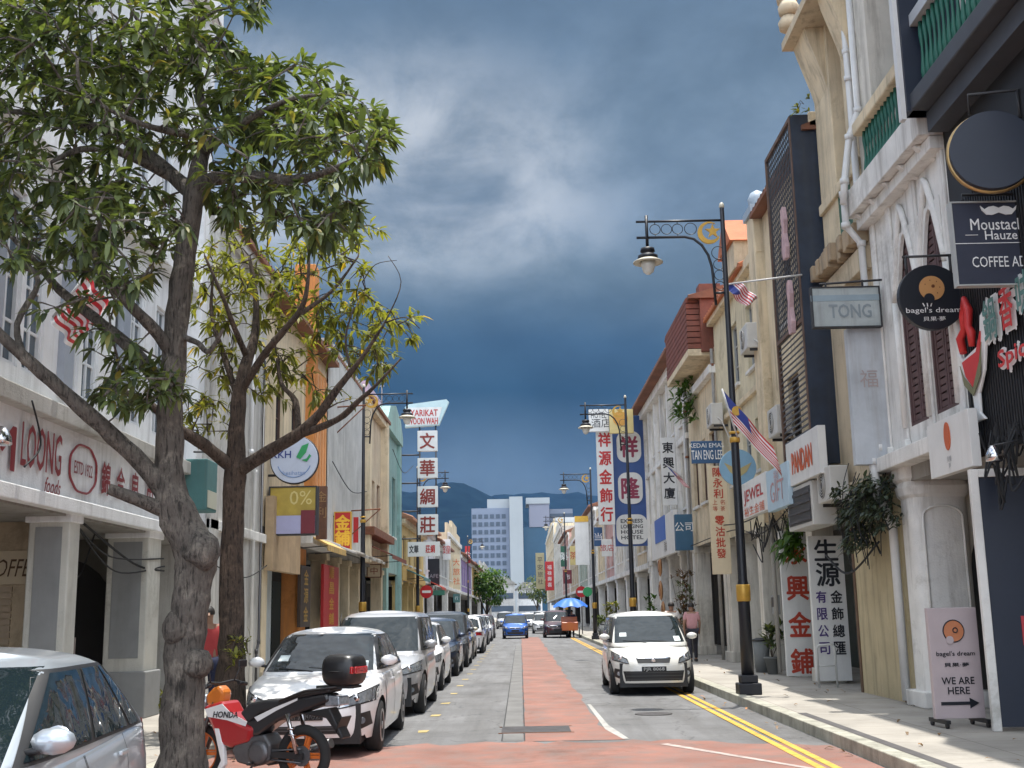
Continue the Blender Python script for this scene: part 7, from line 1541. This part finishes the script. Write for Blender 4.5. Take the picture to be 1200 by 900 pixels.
# ------------------------------------------------------------------ people
skin = mat('skin', (.30, .17, .11), .6, .05, 8); hair = mat('dark_hair', (.015, .012, .010), .6, .2, 20)
def person(label, loc, rz, shirt, trousers, pose='stand', group=None, h=1.68):
    r = empty('person', loc, rz, label, 'person', group); k = h / 1.68; lean = {'stand': 0, 'walk': .06, 'sit': 0}[pose]
    st = .16 if pose == 'walk' else .04
    J = {'pel': (0, 0, .92), 'wai': (0, lean * .3, 1.06), 'che': (0, lean * .6, 1.28), 'nek': (0, lean, 1.43), 'hdb': (0, lean + .01, 1.50), 'hdm': (0, lean + .02, 1.58), 'top': (0, lean + .01, 1.66),
         'shR': (.17, lean * .8, 1.38), 'elR': (.23, .02, 1.10), 'wrR': (.22, .12, .88), 'haR': (.215, .15, .79), 'shL': (-.17, lean * .8, 1.38), 'elL': (-.24, -.04, 1.10), 'wrL': (-.23, .05, .87), 'haL': (-.225, .07, .78),
         'hiR': (.09, 0, .88), 'knR': (.10, st + .03, .48), 'anR': (.10, st, .09), 'toR': (.11, st + .16, .03), 'hiL': (-.09, 0, .88), 'knL': (-.10, -st * .5 + .03, .48), 'anL': (-.10, -st - .02, .09), 'toL': (-.11, -st + .13, .03)}
    if pose == 'sit':
        for s_ in 'RL': sg = .12 if s_ == 'R' else -.12; J['kn' + s_] = (sg, .42, .86); J['an' + s_] = (sg, .48, .45); J['to' + s_] = (sg, .62, .42)
    RA = dict(pel=.135, wai=.125, che=.14, nek=.052, hdb=.07, hdm=.092, top=.07, sh=.062, el=.043, wr=.030, ha=.036, hi=.088, kn=.058, an=.04, to=.035)
    def skin_mesh(name, edges, names, m, grow=0., root_=None):
        me = bpy.data.meshes.new(name); me.from_pydata([tuple(Vector(J[n]) * k) for n in names], [(names.index(a), names.index(b)) for a, b in edges], []); o = bpy.data.objects.new(name, me); COL.objects.link(o); o.parent = r; me.materials.append(m)
        md = o.modifiers.new('skin', 'SKIN'); md.use_smooth_shade = True; sv = me.skin_vertices[0].data
        for i, n in enumerate(names):
            q = RA.get(n, RA.get(n[:2])) * k + grow; fx = 1.25 if n in ('pel', 'wai', 'che') else 1; sv[i].radius = (q * fx, q * (.8 if n in ('pel', 'wai', 'che') else 1)); sv[i].use_root = (n == names[0])
        ss = o.modifiers.new('sub', 'SUBSURF'); ss.levels = ss.render_levels = 2; return o
    body = ['pel', 'wai', 'che', 'nek', 'hdb', 'hdm', 'top'] + [a + s_ for s_ in 'RL' for a in ('sh', 'el', 'wr', 'ha', 'hi', 'kn', 'an', 'to')]
    ed = [('pel', 'wai'), ('wai', 'che'), ('che', 'nek'), ('nek', 'hdb'), ('hdb', 'hdm'), ('hdm', 'top')]
    for s_ in 'RL': ed += [('che', 'sh' + s_), ('sh' + s_, 'el' + s_), ('el' + s_, 'wr' + s_), ('wr' + s_, 'ha' + s_), ('pel', 'hi' + s_), ('hi' + s_, 'kn' + s_), ('kn' + s_, 'an' + s_), ('an' + s_, 'to' + s_)]
    skin_mesh('body', ed, body, skin)
    for s_ in 'RL': J['sl' + s_] = tuple((Vector(J['sh' + s_]) * .25 + Vector(J['el' + s_]) * .75)); 
    RA['sl'] = .052
    skin_mesh('shirt', [('wai', 'pel'), ('wai', 'che')] + [e_ for s_ in 'RL' for e_ in (('che', 'sh' + s_), ('sh' + s_, 'sl' + s_))], ['wai', 'pel', 'che', 'shR', 'slR', 'shL', 'slL'], shirt, .014)
    skin_mesh('trousers', [e_ for s_ in 'RL' for e_ in (('pel', 'hi' + s_), ('hi' + s_, 'kn' + s_), ('kn' + s_, 'an' + s_))], ['pel'] + [a + s_ for s_ in 'RL' for a in ('hi', 'kn', 'an')], trousers, .013)
    hc = Vector(J['hdm']) * k
    mb = MB(); P = [[(hc.x + .098 * k * math.sin(a) * math.cos(b), hc.y - .018 + .105 * k * math.sin(a) * math.sin(b), hc.z + .02 + .108 * k * math.cos(a)) for b in [2 * PI * j / 16 for j in range(17)]] for a in [R(105) * i / 7 for i in range(8)]]; mb.grid(P); mb.build('hair', hair, r)
    mb = MB(); mb.prism([(hc.y + .085 * k, hc.z + .02), (hc.y + .115 * k, hc.z - .02), (hc.y + .085 * k, hc.z - .03)], -.014, .014, 'x'); mb.build('nose', skin, r)
    mb = MB(); [mb.lathe([(.009, 0), (.009, .006)], (sx * .032, hc.y + .088 * k, hc.z + .02), 8, 'y') for sx in (-1, 1)]; mb.build('eyes', hair, r)
    for s_ in 'RL':
        t = Vector(J['to' + s_]) * k; a = Vector(J['an' + s_]) * k; mb = MB(); mb.obox(((t.x + a.x) / 2, (t.y + a.y) / 2 + .02, min(t.z, a.z) + .01), (.09, .25, .075)); mb.build('shoe', seatm, r, bevel=.025)
    return r
pinks = mat('pink_shirt', (.50, .26, .27), .85, .1, 6); whites = mat('white_shirt', (.62, .58, .55), .85, .1, 6); darkt = mat('dark_trousers', (.03, .03, .04), .9, .15, 6); redsh = mat('red_shirt', (.42, .05, .05), .85, .1, 6); navyt = mat('navy_clothes', (.02, .025, .06), .9, .15, 6)
PG = 'pedestrians on the pavements'
person('person in a pink shirt seen from behind on the right pavement', (4.98, 34.5, PZ), 0, pinks, darkt, 'walk', PG, 1.66)
person('person in a pale shirt walking just ahead of the pink shirt', (4.62, 36.2, PZ), 0, whites, darkt, 'walk', PG, 1.70)
person('person in a red and white top and navy trousers beside the thin tree', (-4.6, 17.4, PZ), R(200), redsh, navyt, 'stand', PG, 1.66)
person('person in a dark shirt standing under the blue umbrella', (3.25, 75.6, 0.), R(180), navyt, darkt, 'stand', PG, 1.7)

# weathered services along the right facades: downpipes, meter boxes, wires
for y, z1, lb in ((26.85, 10.0, 'rusty grey downpipe between the lattice house and the yellow-cream house'), (34.25, 9.2, 'grey downpipe between the yellow-cream house and the timber gable'), (40.3, 10.4, 'grey downpipe at the near end of the off-white shophouse')):
    dp = empty('downpipe', (RX - .08, y, PZ), 0, lb, 'downpipe'); mb = MB(); mb.tube([(0, 0, z1), (0, 0, 4.2), (-.12, 0, 3.9), (-.12, 0, 0.05)], .05, 8); o = mb.build('pipe', concrete, dp); mb = MB(); [mb.lathe([(.065, -.04), (.065, .04)], (0, 0, z1 - .5 - k * 1.6), 8) for k in range(3)]; mb.build('pipe_collar', rust, o)
for y, z, lb in ((27.4, 1.7, 'grey meter box on the first column past the red-character board'), (40.9, 1.6, 'grey meter box on the off-white arcade')):
    mb_ = empty('meter_box', (RX - .06, y, z), R(-90), lb, 'meter box'); mb = MB(); mb.box(-.16, .16, -.09, .04, -.22, .22); bx = mb.build('casing', paint('meter_grey', (.28, .29, .29)), mb_, bevel=.01); mb = MB(); mb.box(-.12, .12, -.1, -.091, -.05, .17); mb.build('door', acd, bx)
wire('long sagging wire along the cream fascia boards', [(RX - .3, 23.9, 4.1), (RX - .35, 28.5, 3.75), (RX - .3, 34., 4.0)], .016)
wire('second sagging wire below the fascia boards', [(RX - .25, 24.2, 3.8), (RX - .3, 27.5, 3.35), (RX - .25, 31.5, 3.7), (RX - .25, 40., 3.7)], .014)
wire('wire hanging across the corrugated front', [(LX + .2, 35.5, 6.3), (LX + .2, 39.5, 5.8), (LX + .2, 43.6, 6.2)], .016)
wire('thin wire from the teal house to the ladder-like sign', [(LX + .4, 50.8, 8.8), (LX + .5, 54.5, 8.2), (-5.2, 57.5, 8.9)], .016)
for (y, z, d, lb) in ((37.2, 8.3, 1.0, 'iron bracket arm on the upper corrugated front'), (40.4, 5.2, 1.1, 'iron bracket arm on the lower corrugated front')):
    ib = empty('iron_bracket', (LX, y, z), 0, lb, 'bracket'); mb = MB(); mb.tube([(0, 0, 0), (d, 0, .05)], .025, 6); mb.tube([(0, 0, -.9), (d, 0, .05)], .02, 6); mb.build('arm', rust, ib)
